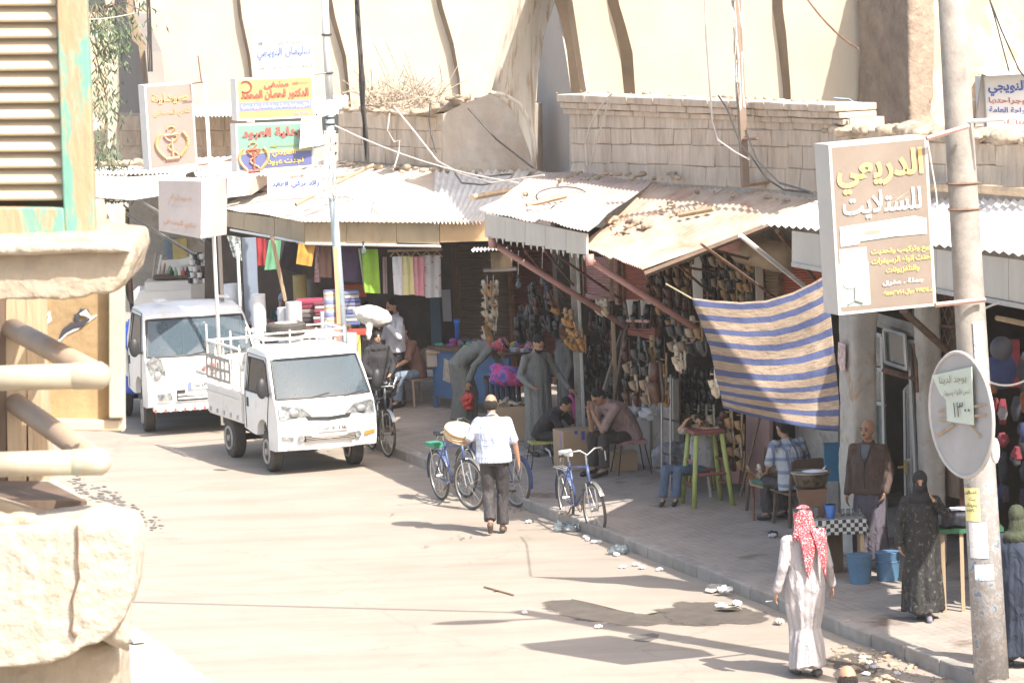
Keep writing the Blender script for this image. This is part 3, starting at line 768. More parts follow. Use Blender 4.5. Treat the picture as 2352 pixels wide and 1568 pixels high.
build(MB().tube([PT(1700, 540, 1.2), PT(1853, 662, 2.4)], .03, 6), 'brace_pipe', m_white, ac)
build(MB().tube([PT(1785, 530, 1.2), PT(1870, 640, 2.4)], .03, 6), 'brace_pipe', m_iron, ac)
build(MB().box((PT(2075, 714, 1.3) + PT(2205, 832, 2.6)) / 2, (.09, .03, (PT(2075, 714, 1.3) - PT(2205, 832, 2.6)).length), (PT(2075, 714, 1.3) - PT(2205, 832, 2.6)).to_track_quat('Z', 'Y').to_matrix()), 'brace_beam', m_woodd, ac)
build(MB().tube([PT(1985, 424, 2.7), PT(2215, 434, 2.7)], .05, 7), 'wooden_pole', m_wood, label='round wooden pole lying behind the big black sign at the wall foot', cat='pole')
build(MB().tube([PT(2228, 432, 2.6), PT(2480, 452, 2.6)], .055, 7), 'wooden_pole', m_wood, label='round wooden pole at the foot of the ruined wall beside the lamp post', cat='pole')
# ------------------------------------------------------------------ the row of shops
row = thing('shop_row', 'row of dim open fronted shops under the awnings', 'building', tuple(ST(8, 3, 0)))
def slab(s0, s1, t0, t1, z0, z1, name, mat, **kw):
 P = [ST(s0, t0, z0), ST(s1, t0, z0), ST(s1, t1, z0), ST(s0, t1, z0)]
 return build(MB().prism(P, Z * (z1 - z0)), name, mat, row, **kw)
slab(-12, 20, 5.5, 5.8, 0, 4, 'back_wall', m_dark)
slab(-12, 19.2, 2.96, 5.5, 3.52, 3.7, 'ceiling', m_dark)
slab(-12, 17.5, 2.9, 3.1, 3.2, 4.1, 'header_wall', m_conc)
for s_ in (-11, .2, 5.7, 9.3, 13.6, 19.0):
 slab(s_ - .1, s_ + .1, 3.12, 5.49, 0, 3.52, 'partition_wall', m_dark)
# plane of the fabric shop: parallel to its awning front
def FA(x, y, off): return PP(x, y, a_c + NA * off, NA)
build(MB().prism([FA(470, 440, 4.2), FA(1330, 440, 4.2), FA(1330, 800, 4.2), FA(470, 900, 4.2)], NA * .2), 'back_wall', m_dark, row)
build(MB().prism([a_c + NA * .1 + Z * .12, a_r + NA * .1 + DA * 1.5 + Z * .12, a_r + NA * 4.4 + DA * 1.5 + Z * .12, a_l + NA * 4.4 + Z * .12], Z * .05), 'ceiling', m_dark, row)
# ------------------------------------------------------------------ shutters, posts, door bay
def shutter(pts, mat, label, waves, box=None):
 """pts: four street points lower start, lower end, upper end, upper start"""
 a, b, c, d = [Vector(p) for p in pts]
 t = thing('rolling_shutter', label, 'shutter', tuple(a))
 build(corrugated(a, d, c, b, waves, .012, 1), 'curtain', mat, t)
 up = (b - a).normalized()
 build(MB().box((a + d) / 2, (.06, .08, (d - a).length), math.atan2(up.y, up.x)), 'guide_rail', m_iron, t)
 build(MB().box((b + c) / 2, (.06, .08, (c - b).length), math.atan2(up.y, up.x)), 'guide_rail', m_iron, t)
 if box: build(MB().tube([d - up * .02, c + up * .02], .16, 10), 'roller', box, t, smooth=True)
 else: build(MB().box((a + b) / 2 + Z * .03, ((b - a).length, .05, .06), math.atan2(up.y, up.x)), 'bottom_bar', mat, t)
 return t
YS = 65.4
def q(x0, y0, x1, y1, x2, y2, x3, y3, f): return [f(x0, y0), f(x1, y1), f(x2, y2), f(x3, y3)]
fS = lambda x, y: PY(x, y, YS)
shutter(q(1058, 905, 1178, 905, 1170, 560, 1048, 560, fS), m_shutb, 'closed grey brown shutter behind the blue market cart', 42)
fS2 = lambda x, y: PP(x, y, PY(1178, 700, YS), Vector((.62, .78, 0)))
shutter(q(1184, 900, 1335, 920, 1335, 560, 1176, 560, fS2), m_shutm, 'closed maroon shutter behind the hanging black shoes', 40)
ps = MB()
for x in (1041, 1052):
 ps.box((PY(x, 560, YS - .3) + PY(x + 12, 930, YS - .3)) / 2, (.06, .08, 2.6))
build(ps, 'post', m_woodd, row)
fT = lambda x, y: PT(x, y, 3.1)
shutter(q(1345, 688, 1424, 694, 1424, 590, 1345, 590, lambda x, y: PT(x, y, 2.75)), m_shutp, 'half raised pink shutter over the shoe stall', 16)
shutter(q(1438, 770, 1512, 776, 1500, 590, 1436, 590, lambda x, y: PT(x, y, 2.8)), m_shutr, 'brick red shutter above the grey display board', 26)
shutter(q(1795, 700, 1895, 700, 1895, 590, 1795, 590, lambda x, y: PT(x, y, 3.0)), m_shutr, 'brick red shutter above the striped tarpaulin', 18)
shutter(q(1756, 700, 1792, 700, 1792, 560, 1756, 560, lambda x, y: PT(x, y, 2.97)), m_shutc, 'narrow tan shutter beside the brick red one', 20)
build(MB().tube([PT(1706, 572, 2.6), PT(1800, 592, 2.6)], .19, 14), 'shutter_roll', m_shutc, label='rolled up tan shutter under the rusty tin sheet', cat='shutter', smooth=True)
build(MB().tube([PT(1600, 548, 2.5), PT(1712, 566, 2.5)], .12, 12), 'shutter_roll', m_shutp, label='rolled up pink shutter tucked under the rusty tin sheet', cat='shutter', smooth=True)
# posts
def post(px, y0, y1, w, d, mat, label, t, name='post', lean=0):
 a, b = PT(px, y0, t), PT(px, y1, t)
 a = Vector((b.x, b.y, a.z)) if not lean else a
 o = MB().box((a + b) / 2, (w, d, abs(a.z - b.z)), 0 if not lean else None)
 if lean: o = MB().tube([a, b], w / 2, 8)
 return build(o, name, mat, label=label, cat='post', bevel=.008)
def gy(px, t, z=SW):      # pixel row where plane t meets height z at pixel column px
 lo, hi = 0, 1700
 for _ in range(40):
  m = (lo + hi) / 2
  if PT(px, m, t).z > z: lo = m
  else: hi = m
 return lo
post(1336, 560, gy(1336, 2.2), .13, .13, m_conc, 'weathered square post between the shutters and the shoe stall', 2.2)
post(1344, 560, gy(1344, 2.1), .05, .05, m_steel, 'thin galvanised pipe standing before the weathered square post', 2.1)
post(1420, 590, gy(1420, 2.3), .06, .06, m_wood, 'thin wooden post at the edge of the shoe stall', 2.3)
post(1604, 560, 700, .13, .1, m_white, 'white door post behind the top of the tarpaulin', 2.6)
post(1746, 590, 700, .1, .1, m_niche, 'grey door post behind the top of the tarpaulin', 2.7)
build(MB().tube([PT(1400, 985, 1.7), PT(1440, 740, 2.4)], .035, 5), 'leaning_plank', m_woodd, label='dark plank leaning against the shoe stall post', cat='plank')
build(MB().tube([PT(1378, 930, 2.0), PT(1430, 760, 2.5)], .035, 5), 'leaning_plank', m_shutb, label='brown plank leaning behind the man with his face in his hands', cat='plank')
col = rocky(MB().prism([PT(1928, gy(1928, 1.75), 1.75), PT(1965, gy(1965, 1.75), 1.75), PT(1961, 715, 1.75), PT(1924, 715, 1.75)], V * .3), .05, .012, 5, 2)
cth = thing('column', 'peeling pale concrete column beside the tarpaulin and the old man', 'column', tuple(PT(1945, 1290, 1.75)))
build_me(col, 'shaft', M('peeling_whitewash', (.45, .42, .38), .92, .12, 4, .12, 20, alt=(.36, .25, .16), at=.6, asc=2.4, soft=.05), cth)
build(MB().tube([PT(1973, 700, 2.2), PT(1978, gy(1978, 2.2), 2.2)], .022, 6), 'drain_pipe', m_iron, cth)
pp_ = MB().prism([PT(1925, 785, 1.7), PT(1941, 790, 1.7), PT(1940, 850, 1.7), PT(1930, 852, 1.7), PT(1924, 830, 1.7)], V * .01)
build(pp_, 'torn_poster', M('faded_poster', (.6, .45, .42), .9, .3, 20, 0), cth)
# aluminium door bay
TD = 2.45
m_alu = M('white_aluminium', (.62, .62, .6), .5, .06, 3, 0)
m_glass = glassmat('dusty_glass', (.55, .55, .52), .45, .12)
dd = thing('shop_door', 'white framed glazed shop door with one leaf standing open', 'door', tuple(PT(2040, 1260, TD)))
def dbar(x0, y0, x1, y1, w=.05, t=TD, mat=m_alu, name='frame_bar'):
 build(MB().tube([PT(x0, y0, t), PT(x1, y1, t)], w / 2, 4), name, mat, dd)
for x0, y0, x1, y1 in ((1974, 757, 1990, 1250), (1974, 757, 2026, 772), (2026, 772, 2036, 1250), (1976, 838, 2030, 852), (1980, 918, 2032, 930), (2005, 925, 2008, 1200)):
 dbar(x0, y0, x1, y1)
build(MB().prism([PT(1976, 762, TD + .03), PT(2026, 776, TD + .03), PT(2036, 1240, TD + .03), PT(1990, 1240, TD + .03)], V * .006), 'pane', m_glass, dd)
for x0, y0, x1, y1 in ((2030, 757, 2078, 770), (2078, 770, 2083, 848), (2083, 848, 2034, 832), (2034, 832, 2030, 757)):
 dbar(x0, y0, x1, y1, .045, TD - .12, name='transom_frame')
build(MB().prism([PT(2031, 760, TD - .1), PT(2077, 772, TD - .1), PT(2082, 846, TD - .1), PT(2035, 831, TD - .1)], V * .006), 'transom_pane', m_glass, dd)
dbar(2030, 850, 2110, 872, .07, TD, m_iron, 'rusty_lintel')
dbar(1970, 722, 2112, 762, .16, TD, m_conc, 'upper_lintel')
dbar(2088, 784, 2108, 1190, .05)
dbar(2088, 784, 2110, 788, .05)
# open leaf swung inwards
leaf = MB(); A0, A1 = PT(2083, 890, TD + .05), PT(2096, 1240, TD + .05)
for x0, y0, x1, y1 in ((2078, 895, 2092, 880), (2078, 895, 2082, 1230), (2092, 880, 2098, 1240), (2080, 1060, 2096, 1055)):
 leaf.tube([PT(x0, y0, TD + .1), PT(x1, y1, TD + .1)], .022, 4)
lf = build(leaf, 'open_leaf', m_alu, dd)
build(MB().box(PT(2074, 1072, TD), (.12, .03, .02)).box(PT(2080, 1072, TD), (.03, .03, .16)), 'handle', M('brass', (.5, .38, .15), .4, .1, 4, 0, metal=.8), lf)
build(MB().prism([PT(2080, 897, TD + .1), PT(2092, 884, TD + .1), PT(2097, 1236, TD + .1), PT(2083, 1226, TD + .1)], V * .006), 'pane', m_glass, lf)
cf = thing('column', 'narrow peeling post between the glazed door and the barred window', 'column', tuple(PT(2125, 1200, 2.3)))
build_me(rocky(MB().prism([PT(2112, gy(2112, 2.3), 2.3), PT(2134, gy(2134, 2.3), 2.3), PT(2116, 690, 2.3), PT(2096, 690, 2.3)], V * .25), .04, .01, 5, 6), 'shaft', MATS['peeling_whitewash'], cf)
build(MB().tube([PT(2098, 790, 2.25), PT(2104, 830, 2.2), PT(2107, 900, 2.25)], .02, 5), 'hanging_cable', m_iron, cf)
# barred window
wg = thing('barred_window', 'window with twisted iron bars behind the lamp post', 'window', tuple(PT(2160, 870, 2.5)))
build(MB().prism([PT(2112, 640, 2.62), PT(2260, 660, 2.62), PT(2262, 850, 2.62), PT(2120, 850, 2.62)], V * .02), 'unlit_opening_sheet', m_dark, wg)  # dark sheet stands in for the shade behind the bars
for i in range(13):
 x = 2120 + i * 9
 pts = [PT(x + (5 if k % 2 else -4) * (1 if i % 2 else -1), 655 + k * 22, 2.55) for k in range(8)]
 build(MB().tube(pts, .008, 4), 'bar', m_iron, wg)
for y in (668, 742, 830): build(MB().tube([PT(2114, y, 2.54), PT(2262, y + 18, 2.54)], .014, 4), 'cross_bar', m_iron, wg)
build(MB().prism([PT(2120, 836, 2.6), PT(2215, 870, 2.6), PT(2225, 1150, 2.6), PT(2135, 1130, 2.6)], V * .06), 'panelling', M('brown_panelling', (.27, .19, .14), .8, .15, 3, .05), wg)
# interior pieces behind the tarpaulin and under it
build(MB().prism([PT(1712, gy(1712, 2.5), 2.5), PT(1765, gy(1765, 2.5), 2.5), PT(1768, 900, 2.5), PT(1714, 900, 2.5)], V * .05), 'door_panel', M('mauve_panel', (.28, .17, .16), .7, .1, 2, 0), label='tall mauve panel standing in the shoe shop doorway', cat='panel')
build(MB().prism([PT(1830, gy(1830, 3.0), 3.0), PT(1925, gy(1925, 3.0), 3.0), PT(1925, 930, 3.0), PT(1825, 930, 3.0)], V * .05), 'stained_wall', m_conc, row)
build(MB().tube([PT(1745, 955, 2.2), PT(1700, 1140, 1.9)], .02, 5), 'stick', m_woodd, label='dark stick leaning against the mauve panel', cat='stick')
build(MB().prism([PT(1655, 1068, 2.6), PT(1700, 1068, 2.6), PT(1696, 1110, 2.6), PT(1660, 1110, 2.6)], V * .3), 'bin', m_shutp, label='pinkish bin standing beside the mauve panel', cat='bin')
build(MB().prism([PT(1500, gy(1500, 2.4), 2.4), PT(1548, gy(1548, 2.4), 2.4), PT(1546, 868, 2.4), PT(1498, 868, 2.4)], V * .08), 'board', m_conc, label='grey board standing behind the man with his face in his hands', cat='board')
build(MB().prism([PT(1432, gy(1432, 2.45), 2.45), PT(1492, gy(1492, 2.45), 2.45), PT(1492, 905, 2.45), PT(1440, 905, 2.45)], V * .4), 'cabinet', m_niche, label='grey cabinet with plastic bags on top behind the shoe racks', cat='cabinet', bevel=.01)
# ------------------------------------------------------------------ striped tarpaulin
def tarp_mat():
 m, nt, p = mk('striped_tarpaulin')
 uv = node(nt, 'ShaderNodeUVMap', uv_map='cloth'); sp = node(nt, 'ShaderNodeSeparateXYZ'); nt.links.new(uv.outputs[0], sp.inputs[0])
 n = node(nt, 'ShaderNodeTexNoise', i_Scale=9.0, i_Detail=6.0); nt.links.new(uv.outputs[0], n.inputs['Vector'])
 ad = node(nt, 'ShaderNodeMath', operation='MULTIPLY_ADD'); ad.inputs[1].default_value = .012; nt.links.new(n.outputs[0], ad.inputs[0]); nt.links.new(sp.outputs['Y'], ad.inputs[2])
 ml = node(nt, 'ShaderNodeMath', operation='MULTIPLY'); ml.inputs[1].default_value = 9.5; nt.links.new(ad.outputs[0], ml.inputs[0])
 fr = node(nt, 'ShaderNodeMath', operation='FRACT'); nt.links.new(ml.outputs[0], fr.inputs[0])
 lt = node(nt, 'ShaderNodeMath', operation='LESS_THAN'); lt.inputs[1].default_value = .42; nt.links.new(fr.outputs[0], lt.inputs[0])
 mp = node(nt, 'ShaderNodeMapping'); mp.inputs['Scale'].default_value = (5, 90, 1); nt.links.new(uv.outputs[0], mp.inputs[0])
 n2 = node(nt, 'ShaderNodeTexNoise', i_Scale=2.0, i_Detail=6.0, i_Roughness=.7); nt.links.new(mp.outputs[0], n2.inputs['Vector'])
 tan = ramp(nt, n2.outputs[0], [(.33, (.15, .10, .065)), (.5, (.36, .275, .20)), (.7, (.52, .425, .33))])
 n3 = node(nt, 'ShaderNodeTexNoise', i_Scale=3.0, i_Detail=8.0, i_Roughness=.7); nt.links.new(uv.outputs[0], n3.inputs['Vector'])
 blue = ramp(nt, n3.outputs[0], [(.3, (.055, .07, .15)), (.7, (.10, .125, .27))])
 c = mixc(nt, lt.outputs[0], tan, blue)
 f = ramp(nt, n3.outputs[0], [(.62, (0, 0, 0)), (.72, (.5, .5, .5))]); c = mixc(nt, f, c, (.2, .14, .09))
 nt.links.new(c, p.inputs['Base Color']); p.inputs['Roughness'].default_value = .8
 out = nt.nodes['Material Output']; tr = node(nt, 'ShaderNodeBsdfTranslucent'); nt.links.new(c, tr.inputs[0])
 mx = node(nt, 'ShaderNodeMixShader'); mx.inputs[0].default_value = .22; nt.links.new(p.outputs[0], mx.inputs[1]); nt.links.new(tr.outputs[0], mx.inputs[2]); nt.links.new(mx.outputs[0], out.inputs[0])
 bp = node(nt, 'ShaderNodeBump', i_Strength=.8, i_Distance=.05); nt.links.new(n3.outputs[0], bp.inputs['Height']); nt.links.new(bp.outputs[0], p.inputs['Normal'])
 return m
top = [(1588, 684), (1640, 690), (1700, 694), (1760, 690), (1820, 672), (1870, 648), (1899, 630)]
bot = [(1662, 936), (1700, 948), (1750, 960), (1800, 972), (1850, 982), (1890, 988), (1926, 990)]
lft = [(1588, 684), (1612, 745), (1632, 800), (1645, 865), (1656, 905), (1662, 936)]
rgt = [(1899, 630), (1906, 700), (1914, 780), (1922, 860), (1928, 920), (1926, 990)]
def along(c, u):
 k = u * (len(c) - 1); i = min(int(k), len(c) - 2); w = k - i
 return Vector((c[i][0] + (c[i + 1][0] - c[i][0]) * w, c[i][1] + (c[i + 1][1] - c[i][1]) * w))
NU, NV = 54, 40; P = []; uvs = []
TT = 1.0
for j in range(NV + 1):
 v = j / NV; row_ = []
 for i in range(NU + 1):
  u = i / NU
  a = along(top, u) * (1 - v) + along(bot, u) * v + along(lft, v) * (1 - u) + along(rgt, v) * u
  cn = Vector(top[0]) * (1 - u) * (1 - v) + Vector(top[-1]) * u * (1 - v) + Vector(bot[0]) * (1 - u) * v + Vector(bot[-1]) * u * v
  xy = a - cn
  dep = .10 * sin((u * 1.2 - v * .9) * 5.2) * sin(pi * min(1, v * 1.15)) + .05 * sin((u + v) * 11) + .09 * nz((u * 3, v * 2, 0), 1, 4) + .03 * nz((u * 10, v * 7, 0), 1, 6)
  dep += .18 * sin(pi * v) * sin(pi * u)
  fd = max(0., ((xy.y - 684) * 232 - (xy.x - 1588) * 301) / 380 / 199)      # metres below the diagonal fold
  yb_ = 44.1 + .35 * max(0, (1870 - xy.x) / 280) - .25 * max(0, (xy.y - 660) / 330)
  row_.append(PY(xy.x, xy.y, yb_ + dep * .16 + .05 * sin((xy.x * .5 + xy.y) * .045) * (xy.y - 640) / 340 + 1.0 * fd - .3 * max(0, fd - .5) ** 2))
  uvs.append((u, 1 - v))
 P.append(row_)
mb = MB().grid(P)
tp = build(mb, 'tarpaulin', tarp_mat(), smooth=True, label='large blue and tan striped tarpaulin sagging beside the concrete column', cat='tarpaulin')
uvl = tp.data.uv_layers.new(name='cloth')
for lp in tp.data.loops: uvl.data[lp.index].uv = uvs[lp.vertex_index]
sol = tp.modifiers.new('thick', 'SOLIDIFY'); sol.thickness = .006
build(MB().tube([PY(1530, 652, 47.6), PY(1548, 662, 47), PY(1590, 686, 44.45)], .009, 5), 'yellow_rope', M('yellow_rope', (.62, .55, .3), .8, .1, 8, 0), label='yellow rope tied from the tarpaulin corner into the stall', cat='rope')
# ------------------------------------------------------------------ shoes and slippers
def slip_mesh(nm, sole, upper, heel=.0):
 mb = MB()      # hanging toe down, sole to the back, upper to the street
 W = [(0, .012), (.012, .034), (.04, .046), (.085, .048), (.13, .038), (.175, .034), (.22, .039), (.255, .034), (.27, .012)]
 out = [Vector((w, 0, z)) for z, w in W] + [Vector((-w, 0, z)) for z, w in W[::-1]]
 mb.prism([p + Vector((0, .008, 0)) for p in out], (0, .02, 0), 0)
 if heel:
  mb.etube([(0, -.004, .004), (0, -.018, .03), (0, -.03, .09), (0, -.042, .14)], [(.022, .014), (.042, .026), (.046, .038), (.036, .048)], Vector((1, 0, 0)), 10, 1)
  mb.etube([(0, -.02, .14), (0, -.02, .20), (0, -.016, .262)], [(.036, .034), (.036, .036), (.034, .026)], Vector((1, 0, 0)), 10, 1)
 else:
  mb.etube([(0, -.002, .035), (0, -.022, .06), (0, -.03, .10), (0, -.034, .135)], [(.045, .016), (.049, .03), (.046, .038), (.041, .042)], Vector((1, 0, 0)), 10, 1, False)
  mb.tube([(-.034, .0, .2), (-.02, -.04, .205), (.02, -.04, .205), (.034, 0, .2)], .006, 4, 1)
 me = mb.mesh(nm); me.materials.append(sole); me.materials.append(upper)
 me.polygons.foreach_set('use_smooth', [True] * len(me.polygons))
 return me
lc = {}
def leather(n, c, r=.45): return M(n, c, r, .25, 12, .0, rnd=.25)
SH = {
 'orange': slip_mesh('slipper', leather('tan_sole', (.35, .2, .09)), leather('orange_leather', (.50, .255, .085))),
 'black': slip_mesh('shoe', leather('dark_sole', (.05, .04, .035)), leather('black_leather', (.022, .02, .02), .3), 1),
 'brown': slip_mesh('shoe', leather('brown_sole', (.1, .06, .04)), leather('brown_leather', (.10, .045, .03), .35), 1),
 'beige': slip_mesh('slipper', leather('pale_sole', (.4, .32, .22)), leather('beige_leather', (.30, .22, .145), .6)),
 'grey': slip_mesh('slipper', leather('grey_sole', (.09, .088, .085)), leather('grey_leather', (.06, .06, .062), .45)),
 'tan': slip_mesh('slipper', leather('tan_sole2', (.3, .2, .1)), leather('tan_leather', (.34, .2, .09), .6)),
 'cream': slip_mesh('slipper', leather('cream_sole', (.6, .52, .4)), leather('cream_leather', (.62, .5, .36), .6)),
}
def shoe(kind, p, rot=0., tilt=0., sc=1., label='', group=None):
 me = SH[kind]; nm = 'shoe' if kind in ('black', 'brown') else 'slipper'
 o = obj(nm, me); o.location = p; o.rotation_euler = (tilt, random.uniform(-.15, .15), rot + atan2(U.y, U.x) + pi); o.scale = (sc * random.uniform(.88, 1.12), sc, sc * random.uniform(.9, 1.12))
 return tag(o, label, nm, group)
# rows of shoes on the racks: (px grid origin, columns, rows, pitch x, pitch y, slope, plane t, kind, label)
ORD = ['first', 'second', 'third', 'fourth', 'fifth', 'sixth', 'seventh']
racks = [
 (1562, 865, 5, 4, 19, 26, .12, 2.75, ['black'], 'black slipper in the dense rows hung beside the tarpaulin', 'rows of black slippers beside the tarpaulin'),
 (1560, 950, 5, 2, 19, 24, .10, 2.7, ['beige', 'cream'], 'pale slipper in the bottom rows of the rack beside the boy', 'pale slippers at the foot of the rack'),
 (1440, 712, 3, 1, 24, 44, .06, 1.75, ['black', 'grey', 'black'], 'large dark clog hung on the grey display board', 'dark clogs on the grey display board'),
 (1440, 800, 3, 4, 21, 34, .06, 1.7, ['beige', 'brown', 'grey', 'beige', 'grey', 'black'], 'slipper in the mixed column below the grey display board', 'mixed slippers below the display board'),
 (1498, 795, 2, 4, 22, 36, .06, 1.8, ['tan', 'beige', 'black', 'tan'], 'slipper in the mixed column right beside the pink rack rail', 'mixed slippers beside the pink rail'),
 (1545, 745, 4, 2, 22, 36, .1, 1.85, ['tan', 'grey', 'tan', 'beige'], 'tan or grey slipper in the rows behind the tarpaulin edge', 'slippers behind the tarpaulin edge'),
 (1498, 612, 5, 6, 21, 24, .1, 2.55, ['brown', 'tan', 'brown', 'black'], 'brown slipper on the shaded back wall of the shoe stall', 'brown slippers on the back wall'),
 (1622, 592, 6, 5, 20, 25, .12, 2.7, ['grey', 'tan', 'beige', 'black'], 'slipper on the shaded wall between the white and grey posts', 'slippers between the door posts'),
 (1660, 962, 3, 4, 19, 30, .1, 2.2, ['brown', 'tan', 'tan', 'beige'], 'brown slipper hanging under the tarpaulin edge', 'slippers hanging under the tarpaulin'),
 (1500, 560, 5, 2, 21, 20, .1, 2.4, ['grey', 'beige'], 'greyish slipper high under the rusty tin sheet', 'slippers high under the tin sheet'),
]
for x0, y0, nc, nr, dx, dy, sl, t, kinds, lb, grp in racks:
 for r in range(nr):
  for c in range(nc):
   x = x0 + c * dx + random.uniform(-2, 2); y = y0 + r * dy + c * dx * sl + dy * .9 + random.uniform(-2, 2)
   k = kinds[(c + r * 2 + random.randint(0, 1)) % len(kinds)]
   sc = dx / 17.5
   shoe(k, PT(x, y, t) + V * (.03 * (r % 2)), random.uniform(-.3, .3), random.uniform(-.15, .1), max(.95, min(1.35, sc)), '%s %s, %s in the %s row of %s' % (k, 'shoe' if k in ('black', 'brown') else 'slipper', ORD[c], ORD[r], grp), grp)
hang = [
 ('orange', 1302, 752, 2.0, 1.0), ('orange', 1314, 757, 2.0, 1.0), ('orange', 1312, 775, 2.0, 1.0), ('orange', 1326, 780, 2.0, 1.0),
 ('orange', 1308, 800, 1.95, 1.0), ('orange', 1318, 808, 1.95, 1.0), ('orange', 1330, 810, 1.95, 1.0), ('orange', 1338, 800, 1.95, 1.0), ('orange', 1343, 812, 1.95, 1.0)]
for k, x, y, t, sc in hang: shoe(k, PT(x, y - 0, t), random.uniform(-.5, .5), random.uniform(-.1, .25), sc * 1.05, 'orange leather slipper hanging from the weathered square post', 'orange slippers hanging on the post')
for i in range(46):
 x = random.choice([random.gauss(1215, 12), random.gauss(1250, 16), random.gauss(1272, 12), random.gauss(1228, 8)]); y = random.uniform(690, 790)
 if x > 1296 or x < 1192: continue
 kc_ = random.choice(['black', 'black', 'brown', 'brown', 'grey']); shoe(kc_, PT(x, y, random.uniform(2.0, 2.5)), random.uniform(-1.2, 1.2), random.uniform(-.2, .4), .95, *(lambda c: (c + ' shoe in the thick cluster hanging before the maroon shutter', c + ' shoes before the maroon shutter'))(kc_))
shoe('black', PT(1198, 790, 1.9), .6, 0, 1.5, 'large black shoe hanging lowest at the edge of the cluster')
shoe('grey', PT(1206, 756, 1.95), .6, 0, 1.1, 'dark grey shoe hanging above the large black shoe')
for i in range(3): shoe('orange', PT(1262 + i * 9, 716 + i * 4, 2.1), .3, 0, .8, 'small orange sandal hanging among the black shoes', 'orange sandals among the black shoes')
for i in range(30):
 x = random.uniform(1352, 1410); y = random.uniform(730, 960)
 kc_ = random.choice(['black', 'brown', 'black', 'grey']); shoe(kc_, PT(x, y, random.uniform(2.2, 2.8)), random.uniform(-1, 1), 0, 1.0, kc_ + ' shoe hanging in the gloom between the two thin posts', kc_ + ' shoes between the thin posts')
for i in range(5): shoe('cream', PT(1376 + i * 5, 722 + (i % 2) * 6, 2.0), .2 * i, .2, .8, 'white slipper in the small fan hanging by the pink shutter', 'white slippers by the pink shutter')
for x, y in ((1556, 845), (1562, 858), (1570, 850), (1640, 900), (1645, 915)): shoe('cream', PT(x, y, 1.6), random.uniform(-.5, .5), 0, 1.0, 'cream slipper dangling before the black rows', 'cream slippers dangling before the black rows')
shoe('brown', PT(1514, 925, 1.55), 0, 0, 2.0, 'big brown shoe sole hanging below the mixed slippers')
# string of orange and cream slippers
st_ = 0
for i in range(14):
 x = 1118 + 10 * (i % 3) + random.uniform(-2, 2); y = 680 + (i // 3) * 26 + (i % 2) * 6
 ks_ = ['cream', 'orange', 'cream', 'cream'][i % 4]; shoe(ks_, PY(x, y, 60.2), random.uniform(-.9, .9), random.uniform(-.1, .3), .95, ks_ + ' sandal in the long bunch hanging over the cart', ks_ + ' sandals in the long bunch')
for x in (1119, 1133): build(MB().tube([PY(x, 632, 60.3), PY(x, 655, 60.3), PY(x + 2, 770, 60.3)], .006, 4), 'hanging_string', m_cablel, label='string holding the long bunch of sandals, ' + ('nearer the shutter' if x == 1119 else 'nearer the black shoes'), cat='string')
# rack rails
for (x0, y0, x1, y1, t, lb) in ((1440, 736, 1490, 738, 1.7, 'pink rail under the grey display board'), (1562, 792, 1640, 782, 2.6, 'pink rail over the rows of black slippers'), (1440, 905, 1495, 905, 1.9, 'pink rail under the mixed slippers')):
 build(MB().tube([PT(x0, y0, t), PT(x1, y1, t)], .02, 5), 'rack_rail', m_shutp, label=lb, cat='rail')
build(MB().tube([PT(1561, 790, 2.6), PT(1562, 960, 2.6)], .016, 5), 'rack_upright', m_shutp, label='upright pink rod of the black slipper rack', cat='rack')
build(MB().prism([PT(1438, 688, 1.85), PT(1494, 690, 1.85), PT(1494, 738, 1.85), PT(1438, 736, 1.85)], V * .02), 'display_board', m_niche, label='grey display board carrying three large dark clogs', cat='board')
rk = thing('shoe_rack', 'small grey metal rack standing beside the boy at the green stool', 'rack', tuple(PT(1535, 1085, 1.9)))
for x in (1520, 1540):
 build(MB().tube([PT(x, 860, 1.9), PT(x, gy(x, 1.9), 1.9)], .016, 5), 'upright', m_steel, rk)
for y in (862, 960, 1040): build(MB().tube([PT(1519, y, 1.9), PT(1560, y + 8, 2.2)], .014, 5), 'shelf_bar', m_steel, rk)
# bulbs under the awning
m_bulb = glassmat('bulb_glass', (.9, .9, .88), .55, .1)
def bulb(x, y, ytop, t, lb, f=PT):
 t_ = thing('light_bulb', lb, 'bulb', tuple(f(x, y, t)))
 p = f(x, y, t); build(MB().lathe(p - Z * .07, [(.01, 0), (.035, .02), (.045, .05), (.035, .09), (.018, .12), (.018, .15)], 10), 'glass', m_bulb, t_, smooth=True)
 build(MB().lathe(p + Z * .08, [(.018, 0), (.018, .05)], 8), 'socket', m_cable, t_)
 build(MB().tube([p + Z * .12, f(x, ytop, t)], .006, 4), 'cord', m_cablel, t_)
bulb(1191, 652, 575, 1.6, 'bare bulb hanging before the maroon shutter')
bulb(1285, 608, 575, 1.6, 'bare bulb hanging high under the pink tin awning')
bulb(1246, 645, 575, 1.9, 'shaded bulb hanging among the black shoes')
bulb(835, 574, 563, 61.2, 'white bulb hanging at the edge of the fabric awning', PY)
# little canopy and box on the post
lt = thing('small_canopy', 'short corrugated canopy jutting over the hanging sandals', 'canopy', tuple(PY(1130, 580, 59.5)))
build(corrugated(PY(1080, 577, 59), PY(1168, 572, 60.5), PY(1172, 566, 62.5), PY(1090, 568, 62), 10, .02, 2), 'roof_sheet', m_tin_w, lt)
build(MB().tube([PY(1100, 578, 59.5), PY(1140, 610, 62)], .015, 4), 'brace', m_iron, lt)
build(MB().box(PY(1152, 600, 60.6), (.32, .3, .3)), 'wooden_box', m_wood, label='brown wooden box fixed under the short corrugated canopy', cat='box', bevel=.01)
build(MB().box(PY(1148, 619, 60.5), (.5, .3, .03)), 'shelf', m_niche, label='thin grey shelf below the brown wooden box', cat='shelf')
